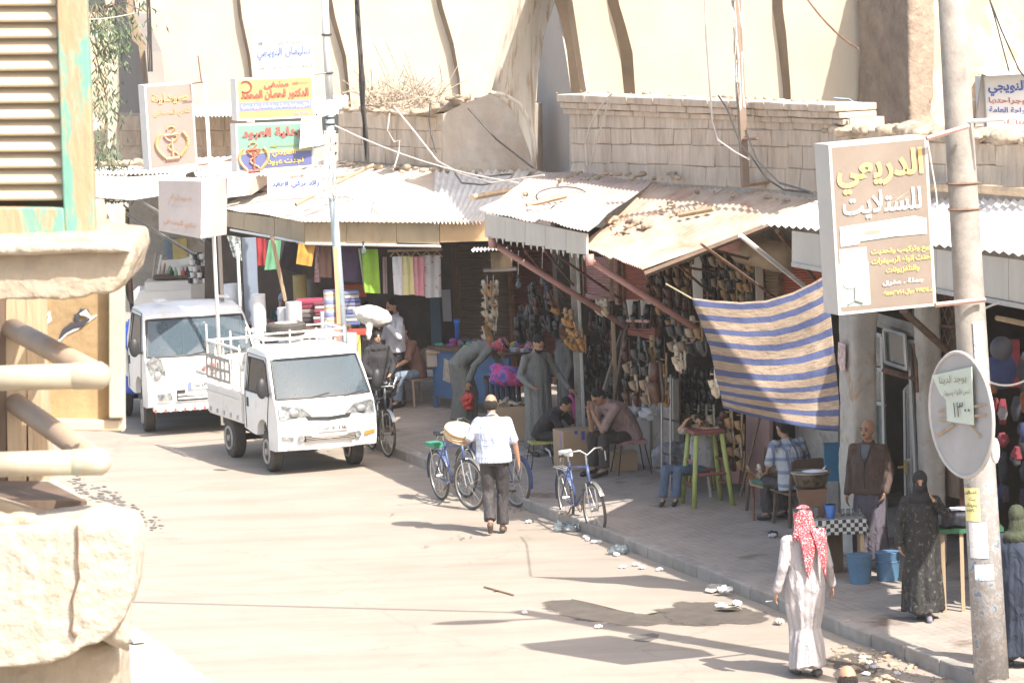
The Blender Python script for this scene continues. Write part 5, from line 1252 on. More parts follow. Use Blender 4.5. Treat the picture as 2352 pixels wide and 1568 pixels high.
# ------------------------------------------------------------------ hanging cloths of the fabric shop
def cloth(lb, px, mat, Y, folds=3, amp=.03, name='hanging_cloth', group=None):
 """px: upper start, upper end, lower end, lower start"""
 a, b, c, d = [PY(x, y, Y) for x, y in px]; P = []
 for j in range(9):
  v = j / 8; P.append([(a.lerp(b, i / 16)).lerp(d.lerp(c, i / 16), v) + Vector((0, amp * sin(i / 16 * folds * 2 * pi + v) * (.4 + v) + .02 * nz((i * .3, j * .3, 0), 1, 2), 0)) for i in range(17)])
 return build(MB().grid(P), name, mat, label=lb, cat='cloth', smooth=True, group=group)
def cm(n, c, **k): return M(n, c, .9, .1, 4, 0, **k)
YF = 62.6
cl = [('dark red cloth hanging at the near end of the fabric shop row', [(582, 545), (610, 548), (612, 610), (583, 610)], cm('red_cloth', (.30, .03, .035)), YF + .3),
 ('narrow purple red cloth beside the green one', [(612, 550), (628, 552), (626, 612), (612, 610)], cm('plum_cloth', (.2, .04, .09)), YF + .3),
 ('sea green cloth hanging in a cone behind the slanting stick', [(618, 550), (646, 552), (640, 618), (607, 620)], cm('green_cloth', (.13, .32, .18)), YF),
 ('wide black cloth hanging behind the slanting stick', [(646, 552), (690, 558), (694, 632), (640, 612)], cm('black_cloth', (.035, .03, .035)), YF + .2),
 ('mustard orange cloth with a loose wire before it', [(686, 558), (725, 561), (716, 612), (680, 606)], cm('mustard_cloth', (.52, .29, .06)), YF - .2),
 ('light brown cloth hanging between pink and purple ones', [(733, 562), (760, 562), (762, 638), (733, 636)], cm('brown_cloth', (.25, .16, .12)), YF),
 ('pink patterned narrow cloth beside the light brown one', [(724, 566), (735, 566), (736, 648), (722, 648)], cm('pink_pattern_cloth', (.42, .2, .22), alt=(.5, .45, .42), at=.5, asc=20), YF + .1),
 ('dark purple cloth hanging in the middle of the row', [(782, 562), (822, 562), (828, 648), (788, 646)], cm('purple_cloth', (.085, .065, .11)), YF - .1),
 ('bright green cloth hanging lower than its neighbours', [(830, 572), (868, 572), (874, 674), (838, 672)], cm('lime_cloth', (.25, .45, .05)), YF - .4),
 ('pale green cloth edge behind the bright green one', [(822, 570), (834, 572), (844, 668), (836, 668)], cm('pale_green_cloth', (.4, .5, .35)), YF - .2),
 ('white cloth with red flowers at the start of the flowered four', [(900, 590), (923, 588), (926, 678), (905, 676)], cm('white_flower_cloth', (.62, .62, .64), alt=(.5, .08, .09), at=.6, asc=5, soft=.02), YF - .5),
 ('pale yellow cloth with red flowers', [(923, 588), (948, 588), (952, 676), (926, 678)], cm('yellow_flower_cloth', (.66, .6, .3), alt=(.5, .1, .08), at=.6, asc=5, soft=.02), YF - .5),
 ('pink cloth with red flowers', [(948, 590), (974, 588), (977, 680), (952, 678)], cm('pink_flower_cloth', (.66, .3, .33), alt=(.4, .06, .08), at=.6, asc=5, soft=.02), YF - .5),
 ('white and grey cloth with a red rose at the end of the flowered four', [(974, 586), (1012, 586), (1014, 682), (977, 684)], cm('grey_flower_cloth', (.52, .51, .49), alt=(.5, .08, .09), at=.57, asc=4, soft=.02), YF - .5),
 ('narrow pink and white cloth beside the flowered four', [(878, 590), (888, 590), (890, 674), (880, 674)], cm('pale_pink_cloth', (.5, .4, .4)), YF - .1),
 ('striped dark cloth hanging at the corner by the blue post', [(520, 540), (552, 545), (556, 600), (536, 590)], cm('striped_dark_cloth', (.12, .14, .13), alt=(.4, .42, .4), at=.5, asc=18), YF + .5)]
for lb, px, mt, Y in cl: cloth(lb, px, mt, Y, random.choice([1, 1.5, 2]), .012)
build(MB().tube([PY(890, 576, YF - .5), PY(1016, 573, YF - .5)], .02, 5), 'hanger_bar', m_wood, label='wooden bar with hangers carrying the flowered cloths', cat='bar')
for i in range(5):
 x = 908 + i * 24
 build(MB().tube([PY(x - 12, 590, YF - .5), PY(x, 576, YF - .5), PY(x + 12, 590, YF - .5)], .012, 4), 'coat_hanger', m_wood, label='wooden hanger on the bar over the flowered cloths', cat='hanger', group='hangers over the flowered cloths')
# wooden upright of the stall and slanting stick
def stand(px, Y, ytop, r, mat, nm, lb, cat, tilt=0., seg=14, top=None, mats=None, lean=0.):
 """something upright on the pavement: pixel column, depth, pixel row of its top"""
 p = PY(px, ytop, Y); b = Vector((p.x + lean, Y, SW))
 o = MB().etube([b, b.lerp(p, .5), p], [r, r, r], Vector((1, 0, 0)), seg)
 return build(o, nm, mat, label=lb, cat=cat, smooth=True, auto=50)
build(MB().box(PY(775, 670, 60.5), (.06, .06, 1.35)), 'upright', M('orange_wood', (.6, .36, .2), .8, .1, 4, 0), label='pale orange wooden upright behind the small truck', cat='post')
build(MB().tube([PY(624, 540, 61.5), PY(655, 690, 61.8)], .03, 6), 'stick', m_wood, label='stick slanting before the green and black cloths', cat='stick')
build(MB().tube([PY(772, 744, 59.9), PY(776, 800, 59.9)], .07, 8), 'pink_sleeve', m_shutp, label='pink sleeve at the foot of the orange wooden upright', cat='sleeve')
# rolls of cloth and plastic
wr = M('white_plastic_roll', (.60, .61, .64), .4, .06, 3, 0)
for lb, x, Y, yt, r, mt in [('tall white plastic roll standing beside the windscreen of the larger truck', 534, 63.2, 652, .15, wr), ('white plastic roll behind the roof of the larger truck', 592, 62, 676, .115, wr),
 ('short white plastic roll next to the grey one', 649, 61.6, 706, .085, wr), ('thick light grey plastic roll behind the spare tyre', 674, 61.4, 693, .125, M('grey_plastic_roll', (.5, .5, .51), .35, .06, 3, 0)),
 ('tall mustard roll of cloth inside the fabric shop', 688, 63.5, 632, .11, cm('mustard_roll', (.46, .36, .14))), ('thin white roll beside the striped mat', 741, 61, 715, .04, wr),
 ('tall blue grey roll beyond the white goods', 392, 71.8, 548, .12, cm('blue_roll', (.15, .2, .25))), ('tall yellow roll beyond the white goods', 409, 71.8, 548, .15, cm('yellow_roll', (.46, .38, .15))),
 ('grey roll of cloth behind the woman with the sack', 800, 61, 765, .13, cm('grey_roll', (.42, .42, .4))), ('yellow hanging sheet beside the grey roll', 820, 61.1, 770, .05, cm('yellow_sheet', (.6, .55, .15))),
 ('beige fabric roll at the back of the fabric shop', 714, 64.5, 640, .09, cm('beige_roll', (.25, .22, .2))), ('dark fabric roll at the back of the fabric shop', 800, 64.2, 655, .12, cm('dark_roll', (.04, .04, .05)))]:
 stand(x, Y, yt, r, mt, 'cloth_roll', lb, 'roll')
m_, nt_, p_ = mk('striped_mat_roll'); tc_ = node(nt_, 'ShaderNodeTexCoord'); s_ = node(nt_, 'ShaderNodeSeparateXYZ'); nt_.links.new(tc_.outputs['Object'], s_.inputs[0])
a_ = node(nt_, 'ShaderNodeMath', operation='MULTIPLY'); a_.inputs[1].default_value = 5.2; nt_.links.new(s_.outputs['Z'], a_.inputs[0]); b_ = node(nt_, 'ShaderNodeMath', operation='FRACT'); nt_.links.new(a_.outputs[0], b_.inputs[0])
cr_ = ramp(nt_, b_.outputs[0], [(0, (.55, .52, .5)), (.3, (.6, .33, .12)), (.42, (.62, .58, .5)), (.62, (.22, .2, .35)), (.8, (.25, .3, .45))])
nt_.links.new(cr_, p_.inputs['Base Color'])
for n__ in nt_.nodes:
 if n__.type == 'VALTORGB': n__.color_ramp.interpolation = 'CONSTANT'
stand(757, 60.6, 666, .095, m_, 'mat_roll', 'rolled mat with orange and blue stripes behind the small truck', 'roll')
# stacks of folded fabric
def stack(lb, x, y, Y, w, n, cols, h=.07):
 t = thing('fabric_stack', lb, 'fabric', tuple(PY(x, y, Y)))
 b = PY(x, y, Y)
 for i in range(n):
  build(MB().box(b + Vector((random.uniform(-.02, .02), 0, h * (i + .5))), (w, .4, h * .92)), 'folded_cloth', cm('fold_' + str(cols[i % len(cols)]), cols[i % len(cols)]), t, bevel=.015)
tbl = thing('shop_counter', 'low shop counter carrying stacks of folded fabric', 'counter', tuple(PY(700, 800, 62.2)))
build(MB().box(PY(725, 752, 62.3), (1.1, .7, .06)), 'counter_top', m_woodd, tbl);
for dx in (-.5, .5): build(MB().box(PY(725, 752, 62.3) + Vector((dx, 0, -.5)), (.06, .6, .95)), 'leg', m_woodd, tbl)
stack('stack of dark red and grey folded fabric on the shop counter', 712, 748, 62.3, .42, 6, [(.04, .03, .035), (.05, .04, .04), (.13, .11, .11), (.25, .22, .2), (.2, .03, .06), (.28, .04, .08)])
stack('small stack of striped folded fabric beside the striped mat', 738, 740, 62.2, .2, 6, [(.25, .05, .08), (.4, .38, .38), (.15, .05, .06)], .055)
rb_ = build(MB().box(PY(815, 762, 61.8), (.75, .5, .05)), 'counter_top', M('red_edge', (.45, .06, .04), .6, .1, 4, 0), label='red edged counter top behind the woman with the sack', cat='counter')
stack('stack of blue and white folded fabric under the purple cloth', 808, 745, 62.6, .3, 9, [(.1, .13, .3), (.45, .44, .42), (.2, .22, .33)], .06)
build(MB().box(PY(805, 668, 63.4), (.5, .1, .2)), 'red_box', M('red_box', (.5, .1, .05), .6, .05, 3, 0), label='orange red box on a shelf below the purple cloth', cat='box')
# blue stall posts
build(MB().box((PY(575, 560, 62.8) + PY(577, 730, 62.8)) / 2, (.22, .1, 1.35)), 'blue_post', M('grey_blue_post', (.2, .24, .3), .7, .1, 3, 0), label='wide grey blue post at the corner of the fabric shop', cat='post')
build(MB().box((PY(1002, 690, 64.3) + PY(1004, 900, 64.3)) / 2 - Z * .2, (.16, .1, 2.2)), 'blue_post', M('teal_post', (.1, .17, .22), .7, .1, 3, 0), label='dark teal post beyond the seated man in brown', cat='post')
build(MB().prism([PY(1014, 665, 64.2), PY(1034, 665, 64.2), PY(1038, 738, 64.2), PY(1018, 738, 64.2)], (0, .01, 0)), 'paper_sheet', M('paper_grey', (.4, .4, .45), .9, .05, 3, 0), label='pale sheet of paper pinned beside the closed shutter', cat='paper')
for (x, y0, y1, w, lb) in ((503, 530, 700, .06, 'thin dark stall post near the blank sign'), (545, 560, 700, .05, 'thin white stall post behind the tall white roll')):
 a, b = PY(x, y0, 62.6), PY(x, y1, 62.6); build(MB().tube([Vector((a.x, 62.6, SW)), a], w / 2, 6), 'post', m_niche if w > .055 else m_white, label=lb, cat='post')
# far white goods
fz = thing('display_chest', 'long white display chest of small goods behind the larger truck', 'chest', tuple(PY(415, 680, 70.2)))
build(MB().box(PY(400, 662, 70.2) - Z * .35, (1.35, .9, .75)), 'body', m_white, fz, bevel=.02)
build(MB().box(PY(412, 652, 70.1), (1.15, .7, .16)), 'tray', i_wht, fz)
build(MB().box(PY(400, 634, 70.2), (.7, .5, .05)), 'goods_bed', m_woodd, fz)
build(MB().box(PY(420, 615, 70.6), (.75, .1, .3)), 'backboard', m_white, fz)
cs = thing('container_stack', 'rings of small white tubs stacked in a tower beyond the larger truck', 'tubs', tuple(PY(468, 655, 69.8)))
for lvl in range(5):
 for i in range(9):
  a = i * 2 * pi / 9 + lvl * .3; r = .24 - lvl * .015
  build(MB().lathe(PY(468, 648, 69.8) + Vector((r * cos(a), r * sin(a), lvl * .105)), [(.035, 0), (.045, .07), (.045, .085)], 8), 'tub', [i_wht, i_wht, i_blk][(i + lvl) % 3], cs)
build(MB().box(PY(468, 665, 69.8), (.42, .42, .25)), 'carton', M('cream_box', (.5, .47, .42), .8, .06, 3, 0), label='cream box under the tower of small tubs', cat='box', bevel=.01)
build(MB().box(PY(500, 610, 70.2), (.35, .3, .3)), 'carton', M('cream_box', (.5, .47, .42)), label='small pale box beside the tower of tubs', cat='box', bevel=.01)
build(MB().box(PY(448, 595, 70.2), (.55, .3, .12), Matrix.Rotation(-.2, 3, 'Y')), 'carton', m_white, label='flat white box lying on top of the tower of tubs', cat='box', bevel=.01)
for i in range(9):
 x = 395 + i * 9; build(MB().lathe(PY(x, 640, 70.0), [(.03, 0), (.035, .12), (.015, .17), (.015, .2)], 8), 'bottle', [i_blk, i_grn, i_wht, i_red][i % 4], label='small bottle standing on the long display chest', cat='bottle', group='small bottles on the display chest')
for i in range(5):
 x = 348 + i * 9; build(MB().tube([PY(x, 665, 70.4), PY(x + 10 + i * 3, 580 + i * 6, 70.6)], .02, 6), 'tube_roll', [m_niche, i_wht, m_shutp, i_grn, i_wht][i], label='thin roll leaning beside the dark clothed man', cat='roll', group='thin rolls by the dark clothed man')
shutter(q(300, 690, 385, 700, 385, 480, 290, 480, lambda x, y: PY(x, y, 72)), m_shutb, 'far brown shutter behind the dark clothed man', 40)
build(MB().box(PY(430, 580, 72), (2.0, .1, 3.2)), 'grey_wall', m_conc, row)
# ------------------------------------------------------------------ small trucks
m_body = M('white_car_paint', (.74, .73, .705), .3, .04, 2.5, 0, alt=(.56, .5, .42), at=.67, asc=2.6, soft=.1)
m_body2 = M('dusty_white_paint', (.72, .70, .66), .45, .04, 1.5, 0, alt=(.55, .48, .40), at=.62, asc=3, soft=.1)
m_ws = glassmat('windscreen_glass', (.5, .6, .66), .42, .03, (.10, .14, .17))
m_sg = glassmat('side_glass', (.4, .44, .45), .5, .03, (.03, .03, .03))
m_trim = M('black_trim', (.03, .03, .032), .5, .1, 5, 0)
m_lampg = M('lamp_lens', (.30, .31, .31), .12, .5, 14, 0, metal=.3)
m_amb = M('amber_lens', (.6, .22, .05), .2, .1, 10, 0)
m_rim_ = M('dusty_wheel_rim', (.38, .35, .31), .5, .1, 5, 0)
m_tyre = M('dusty_tyre', (.07, .062, .055), .85, .15, 8, .05, 60)
m_seat = M('dark_seat', (.06, .06, .065), .8, .1, 5, 0)
m_chas = M('chassis_black', (.05, .045, .04), .8, .2, 5, 0)
def wheel(parent, c, R, w, steer=0., dual=False):
 c = Vector(c); rot = Matrix.Rotation(steer, 3, 'Z'); ax = rot @ Vector((1, 0, 0))
 t = MB().etube([c - ax * w / 2, c - ax * w * .38, c + ax * w * .38, c + ax * w / 2], [R * .93, R, R, R * .93], Vector((0, 0, 1)), 28)
 for k in range(-2, 3): t.torus(c + ax * (k * w * .16), ax, R - .003, .008, 28, 4)
 wt = build(t, 'wheel', m_tyre, parent, smooth=True, world=False, auto=40)
 for sg in (-1, 1):
  e = c + ax * (sg * (w / 2 + .004))
  mb = MB().torus(e, ax, R * .56, .022, 24, 5)
  mb.etube([e - ax * sg * .05, e - ax * sg * .02], [R * .56, R * .5], Vector((0, 0, 1)), 20)
  mb.etube([e - ax * sg * .03, e + ax * sg * .02], [R * .2, R * .16], Vector((0, 0, 1)), 12)
  for k in range(6):
   a = k * pi / 3; mb.box(e - ax * sg * .018 + rot @ Vector((0, cos(a) * R * .36, sin(a) * R * .36)), (.012, .05, .05))
  build(mb, 'rim', m_rim_, wt, world=False)
 return wt
def truck(name, label, loc, ang, W, Ht, prof, win_seg, belt, sidewin, doors, WR, front_y, rear_y, steer=0., tumble=.10, bow=.10, body=m_body):
 """cab lofted from a side profile (y, z), front at -y; prof runs from lower front over the roof to lower back"""
 t = thing(name, label, 'truck', tuple(loc), ang)
 half = W / 2
 def wz(z): return 1 - tumble * max(0, min(1, (z - belt) / (Ht - belt))) ** 1.3
 st_ = [-1, -.96, -.86, -.6, -.3, 0, .3, .6, .86, .96, 1]
 def pt(u, p):
  y, z = p; au = abs(u)
  rnd_ = max(0, (au - .86) / .14)
  back = bow * (au ** 2.4) * max(0, min(1, (0.9 - y) / 1.2)) * (1 if y < .6 else 0)
  top = .05 * (au ** 4) * (1 if z > Ht - .12 else 0)
  return Vector((u * half * wz(z), y + back, z - top))
 mb = MB(); n = len(prof)
 for i in range(n - 1):
  for j in range(len(st_) - 1):
   is_win = i in win_seg and 1 <= j <= 8
   if is_win: continue
   mb.add([pt(st_[j], prof[i]), pt(st_[j + 1], prof[i]), pt(st_[j + 1], prof[i + 1]), pt(st_[j], prof[i + 1])], [(0, 1, 2, 3)])
 for sg in (-1, 1):
  out = [pt(sg, p) for p in prof]; hole = [Vector((sg * half * wz(z), y + bow * max(0, min(1, (0.9 - y) / 1.2)) * (1 if y < .6 else 0), z)) for y, z in sidewin]
  # project holes on plane triangulation in (y,z)
  loops = [[Vector((p.y, p.z, 0)) for p in out], [Vector((p.y, p.z, 0)) for p in hole]]
  tr = tessellate_polygon(loops); mb.add(out + hole, [tuple(x) for x in tr])
 me = mb.mesh('cab'); me.materials.append(body)
 import bmesh
 b = bmesh.new(); b.from_mesh(me); bmesh.ops.remove_doubles(b, verts=b.verts, dist=.002); bmesh.ops.recalc_face_normals(b, faces=b.faces); b.to_mesh(me); b.free()
 me.polygons.foreach_set('use_smooth', [True] * len(me.polygons));
 try: me.set_sharp_from_angle(angle=radians(50))
 except Exception: pass
 cab = obj('cab', me, t)
 bv = cab.modifiers.new('bevel', 'BEVEL'); bv.width = .035; bv.segments = 3; bv.limit_method = 'ANGLE'; bv.angle_limit = radians(40)
 so_ = cab.modifiers.new('thick', 'SOLIDIFY'); so_.thickness = .02; so_.offset = -1
 # windscreen
 ks = [prof[min(win_seg)]] + [prof[i + 1] for i in win_seg]
 gl = MB().grid([[pt(s * .955, p) + Vector((0, -.002, 0)) for s in [k / 5 for k in range(-5, 6)]] for p in ks])
 ws = build(gl, 'windscreen', m_ws, t, smooth=True, world=False)
 A, B = ks[0], ks[-1]
 seal = [pt(s * .95, A) for s in [k / 5 for k in range(-5, 6)]] + [pt(s * .93, B) for s in [k / 5 for k in range(5, -6, -1)]]
 build(MB().tube([p + Vector((0, -.012, 0)) for p in seal + seal[:1]], .017, 5), 'rubber_seal', m_trim, ws, world=False)
 for sg in (-1, 1):
  hl = [Vector((sg * (half * wz(z) - .012), y + bow * max(0, min(1, (0.9 - y) / 1.2)) * (1 if y < .6 else 0), z)) for y, z in sidewin]
  build(MB().add(hl, [tuple(range(len(hl)))]), 'side_window', m_sg, t, world=False)
  build(MB().tube([p + Vector((sg * .014, 0, 0)) for p in hl + hl[:1]], .012, 4), 'window_seal', m_trim, t, world=False)
  # door shut line and handle
  dl = [Vector((sg * (half * wz(z) + .004), y + bow * max(0, min(1, (0.9 - y) / 1.2)), z)) for y, z in doors]
  build(MB().tube(dl, .006, 4), 'door_gap', m_trim, t, world=False)
  hy = doors[-2][0] - .12
  build(MB().box((sg * (half + .008), hy, belt - .18), (.02, .05, .13)), 'door_handle', m_trim, t, world=False)
  mir = MB().ell((sg * (half + .13), .30, belt + .12), (.085, .06, .15), None, 12, 8);
  mo = build(mir, 'mirror', m_trim, t, smooth=True, world=False)
  build(MB().tube([(sg * half * .96, .42, belt + .02), (sg * (half + .1), .32, belt + .02)], .018, 5), 'mirror_arm', m_trim, mo, world=False)
 # inside
 ins = MB().box((0, 1.0, .75), (W - .2, .5, .35)).box((-.35, 1.15, 1.15), (.5, .14, .6)).box((.35, 1.15, 1.15), (.5, .14, .6)).box((0, .38, belt - .12), (W - .16, .3, .12)).box((0, .9, .5), (W - .2, 1.1, .1))
 build(ins, 'seats', m_seat, t, world=False)
 build(MB().torus((half * .48, .62, belt + .02), (0, -.75, .65), .18, .014, 20, 5), 'steering_wheel', m_trim, t, world=False)
 # wipers
 for x in (-.38, .22):
  build(MB().tube([pt(x * 1.2, A) + Vector((.1, -.03, -.01)), pt(x * 1.2 + .55, A) + Vector((0, -.025, .05))], .010, 4), 'wiper', m_trim, t, world=False)
 # wheels and chassis
 for sg in (-1, 1):
  wheel(t, (sg * (half - .13), front_y, WR), WR, .17, steer)
  wheel(t, (sg * (half - .15), rear_y, WR), WR, .18)
  build(MB().box((sg * .35, (front_y + rear_y) / 2 + .6, WR + .12), (.07, rear_y - front_y + 1.2, .1)), 'chassis_rail', m_chas, t, world=False)
 build(MB().tube([(-half + .2, rear_y, WR), (half - .2, rear_y, WR)], .05, 8), 'axle', m_chas, t, world=False)
 build(MB().box((.38, (front_y + rear_y) / 2 + .1, .42), (.3, .5, .22)), 'fuel_tank', m_chas, t, world=False)
 return t, pt
def bed(t, W, y0, y1, z0, h, mat, rail):
 b_ = build(MB().box((0, (y0 + y1) / 2, z0), (W - .06, y1 - y0, .06)), 'bed_floor', mat, t, world=False)
 for sg in (-1, 1):
  p = build(MB().box((sg * (W / 2 - .02), (y0 + y1) / 2, z0 + h / 2), (.03, y1 - y0, h)), 'side_board', mat, t, world=False, bevel=.006)
  build(MB().box((sg * (W / 2 + .002), (y0 + y1) / 2, z0 + h * .72), (.022, y1 - y0 - .02, .05)).box((sg * (W / 2 + .004), (y0 + y1) / 2, z0 + h + .01), (.06, y1 - y0, .035)), 'pressing', mat, p, world=False)
  for k in range(5): build(MB().box((sg * (W / 2 + .004), y0 + (k + .5) * (y1 - y0) / 5, z0 + .05), (.02, .04, .06)), 'hinge', m_steel, p, world=False)
 build(MB().box((0, y1 - .02, z0 + h / 2), (W - .06, .03, h)), 'tail_board', mat, t, world=False)
 build(MB().box((0, y0 + .02, z0 + h / 2), (W - .06, .03, h)), 'front_board', mat, t, world=False)
# --- small truck with roof rack
W1 = 1.46; H1 = 1.76
prof1 = [(.14, .34), (-.02, .36), (-.06, .55), (-.04, .80), (.04, 1.0), (.12, 1.08), (.30, 1.34), (.50, 1.60), (.58, 1.68), (.72, 1.735), (1.1, 1.76), (1.5, 1.745), (1.58, 1.70), (1.60, 1.3), (1.60, .55), (1.2, .50), (1.02, .50), (.98, .64), (.88, .72), (.72, .75), (.56, .72), (.46, .62), (.44, .34)]
side1 = [(.36, 1.10), (.60, 1.50), (.72, 1.58), (1.42, 1.58), (1.46, 1.10)]
door1 = [(.50, .55), (.42, .9), (.34, 1.12), (.62, 1.62), (1.48, 1.63), (1.51, 1.1), (1.49, .56)]
fl, fr = G(629, 1080), G(814, 1066)
ax1 = radians(0)
ang1 = atan2(.36, .933)
h1v = Vector((sin(ang1), -cos(ang1), 0)); side1v = Vector((cos(ang1), sin(ang1), 0))
mid = (fl + fr) / 2
org1 = mid + h1v * .72
tr1, pt1 = truck('small_truck', 'small dusty white truck with a spare tyre on its roof rack, nearer one', org1, ang1, W1, H1, prof1, [5, 6], 1.12, side1, door1, .285, .72, 2.58, radians(-4), .11, .12, m_body)
bed(tr1, 1.52, 1.66, 3.3, .62, .40, m_body2, None)
# front details
def fx(t, pt, pts, mat, name, d=.012, half=.73):
 P = [pt(u, (y, z)) + Vector((0, -d, 0)) for u, y, z in pts]
 return build(MB().prism(P, (0, .02, 0)), name, mat, t, world=False)
hl = [(.34, -.025, .84), (.52, -.02, .96), (.9, 0, 1.0), (.97, 0, .97), (.97, -.03, .80), (.9, -.035, .79)]
for sg in (-1, 1):
 P = [(sg * u, y, z) for u, y, z in hl]
 h_ = fx(tr1, pt1, P, m_lampg, 'headlight', .018)
 build(MB().ell(pt1(sg * .68, (-.03, .885)) + Vector((0, -.02, 0)), (.07, .02, .05), None, 12, 6), 'reflector', m_steel, h_, world=False, smooth=True)
 fx(tr1, pt1, [(sg * .72, -.055, .50), (sg * .95, -.05, .52), (sg * .95, -.05, .57), (sg * .72, -.055, .56)], m_amb if sg > 0 else m_lampg, 'indicator', .014)
 build(MB().lathe((sg * .40, 0, 0), [(.0, 0)]) if 0 else MB().etube([pt1(sg * .58, (-.055, .53)) + Vector((0, -.03, 0)), pt1(sg * .58, (-.055, .53)) + Vector((0, .0, 0))], [.048, .048], Z, 14), 'fog_lamp', m_lampg, tr1, world=False)
fx(tr1, pt1, [(-.42, -.03, .775), (.0, -.035, .755), (.42, -.03, .775), (.47, -.025, .84), (.36, -.025, .825), (0, -.03, .81), (-.36, -.025, .825), (-.47, -.025, .84)], m_trim, 'grille', .016)
fx(tr1, pt1, [(-.52, -.055, .48), (.52, -.055, .48), (.52, -.055, .565), (-.52, -.055, .565)], m_trim, 'lower_grille', .014)
gl_ = MB()
for k in range(4): gl_.box((0, -.075, .49 + k * .022), (.72, .012, .006))
build(gl_, 'grille_bars', m_niche, tr1, world=False)
npl = fx(tr1, pt1, [(-.22, -.055, .605), (.36, -.055, .605), (.36, -.055, .705), (-.22, -.055, .705)], i_wht, 'number_plate', .03)
def local_text(txt, t, p0, w, h, mat, out=Vector((0, -.004, 0)), bold=.03):
 o = lettering(txt, Vector((p0[0], p0[1], p0[2])) + t.location, Vector((p0[0] + w, p0[1], p0[2])) + t.location, Vector((p0[0], p0[1], p0[2] + h)) + t.location, mat, t, .002, bold)
 return o
local_text('٧٠٦٦١١', tr1, (.02, -.094, .625), .22, .06, i_blk)
local_text('حلب', tr1, (-.14, -.094, .625), .12, .06, i_blk)
build(MB().torus(pt1(0, (.08, 1.02)) + Vector((0, -.035, -.02)), (0, -1, .4), .03, .006, 12, 4, arc=.5), 'badge', m_trim, tr1, world=False)
build(MB().box((0, .02, .40), (1.2, .06, .05)), 'bumper_lip', m_body2, tr1, world=False)
# roof rack with spare
rr = MB()
for z in (1.84, 1.93):
 P = [(-.60, .95, z), (.62, .95, z), (.62, 1.75, z), (-.60, 1.75, z), (-.60, .95, z)]
 for a, b in zip(P, P[1:]): rr.tube([a, b], .014, 6)
for x in (-.6, -.2, .2, .62):
 for y in (.95, 1.75): rr.tube([(x, y, 1.74), (x, y, 1.97)], .012, 5)
for k in range(5): rr.tube([(-.6, 1.05 + k * .15, 1.84), (.62, 1.05 + k * .15, 1.84)], .009, 5)
build(rr, 'roof_rack', m_body2, tr1, world=False)
sp_ = thing('spare_tyre', 'spare tyre lying on the roof rack of the small truck', 'tyre', tuple(org1 + side1v * -.12 - h1v * 1.35 + Z * 1.86))
build(MB().etube([(0, 0, 0), (0, 0, .03), (0, 0, .14), (0, 0, .17)], [.26, .285, .285, .26], Vector((1, 0, 0)), 32), 'tyre', m_tyre, sp_, smooth=True, world=False, auto=35)
tr_ = MB()
for k in range(44):
 a = 2 * pi * k / 44; tr_.box((cos(a) * .286, sin(a) * .286, .085), (.008, .02, .11), Matrix.Rotation(a, 3, 'Z'))
build(tr_, 'tread', m_tyre, sp_, world=False)
build(MB().etube([(0, 0, .171), (0, 0, .178)], [.17, .16], Vector((1, 0, 0)), 24), 'rim', m_rim_, sp_, world=False)
# bed rails: high tubes and a slotted grey board on the near side
rl = MB()
for sg in (-1, 1):
 rl.tube([(sg * .73, 1.7, 1.66), (sg * .73, 3.28, 1.66)], .022, 8)
 for k in range(5): rl.tube([(sg * .73, 1.7 + k * .395, 1.02), (sg * .73, 1.7 + k * .395, 1.72 + (.18 if k in (1, 4) else 0))], .015, 6)
rl.tube([(-.73, 3.28, 1.66), (.73, 3.28, 1.66)], .02, 6)
build(rl, 'bed_rails', m_body2, tr1, world=False)
for sg in (-1, 1):
 x = sg * .75; o = [Vector((x, 2.1, 1.12)), Vector((x, 3.27, 1.12)), Vector((x, 3.27, 1.48)), Vector((x, 2.1, 1.48))]
 hs = []
 for i in range(5):
  for j in range(2):
   y = 2.17 + i * .215; z = 1.16 + j * .155
   hs.append([Vector((x, y, z)), Vector((x, y + .17, z)), Vector((x, y + .17, z + .11)), Vector((x, y, z + .11))])
 mb = MB()
 loops = [[Vector((p.y, p.z, 0)) for p in l] for l in [o] + hs]
 tri = tessellate_polygon(loops); mb.add([p for l in [o] + hs for p in l], [tuple(a) for a in tri])
 ob_ = build(mb, 'slotted_board', M('bare_metal_board', (.33, .30, .27), .6, .12, 4, 0), tr1, world=False)
 sd_ = ob_.modifiers.new('t', 'SOLIDIFY'); sd_.thickness = .015
build(MB().box((0, 1.68, 1.3), (1.3, .02, .5)), 'headboard', m_body2, tr1, world=False)
# --- larger truck
W2 = 1.74; H2 = 1.94
prof2 = [(.12, .42), (0, .44), (-.06, .62), (-.05, .90), (.02, 1.12), (.12, 1.20), (.34, 1.52), (.54, 1.74), (.63, 1.83), (.82, 1.90), (1.2, 1.94), (1.6, 1.92), (1.70, 1.86), (1.72, 1.4), (1.72, .60), (1.3, .56), (1.14, .56), (1.10, .72), (.98, .82), (.8, .86), (.62, .82), (.5, .72), (.46, .42)]
side2 = [(.40, 1.24), (.68, 1.70), (.80, 1.78), (1.50, 1.78), (1.54, 1.24)]
door2 = [(.54, .62), (.46, 1.0), (.38, 1.26), (.70, 1.83), (1.56, 1.84), (1.6, 1.2), (1.58, .62)]
ang2 = .27
h2v = Vector((sin(ang2), -cos(ang2), 0)); s2v = Vector((cos(ang2), sin(ang2), 0))
wfl = G(333, 990)
org2 = wfl + s2v * (.87 - .06) + h2v * .80
tr2, pt2 = truck('flatbed_truck', 'larger white truck with a red and white bumper strip, parked behind the small one', org2, ang2, W2, H2, prof2, [5, 6], 1.24, side2, door2, .31, .80, 3.0, radians(-6), .13, .16, m_body)
bed(tr2, 1.76, 1.8, 4.4, .78, .38, m_body2, None)
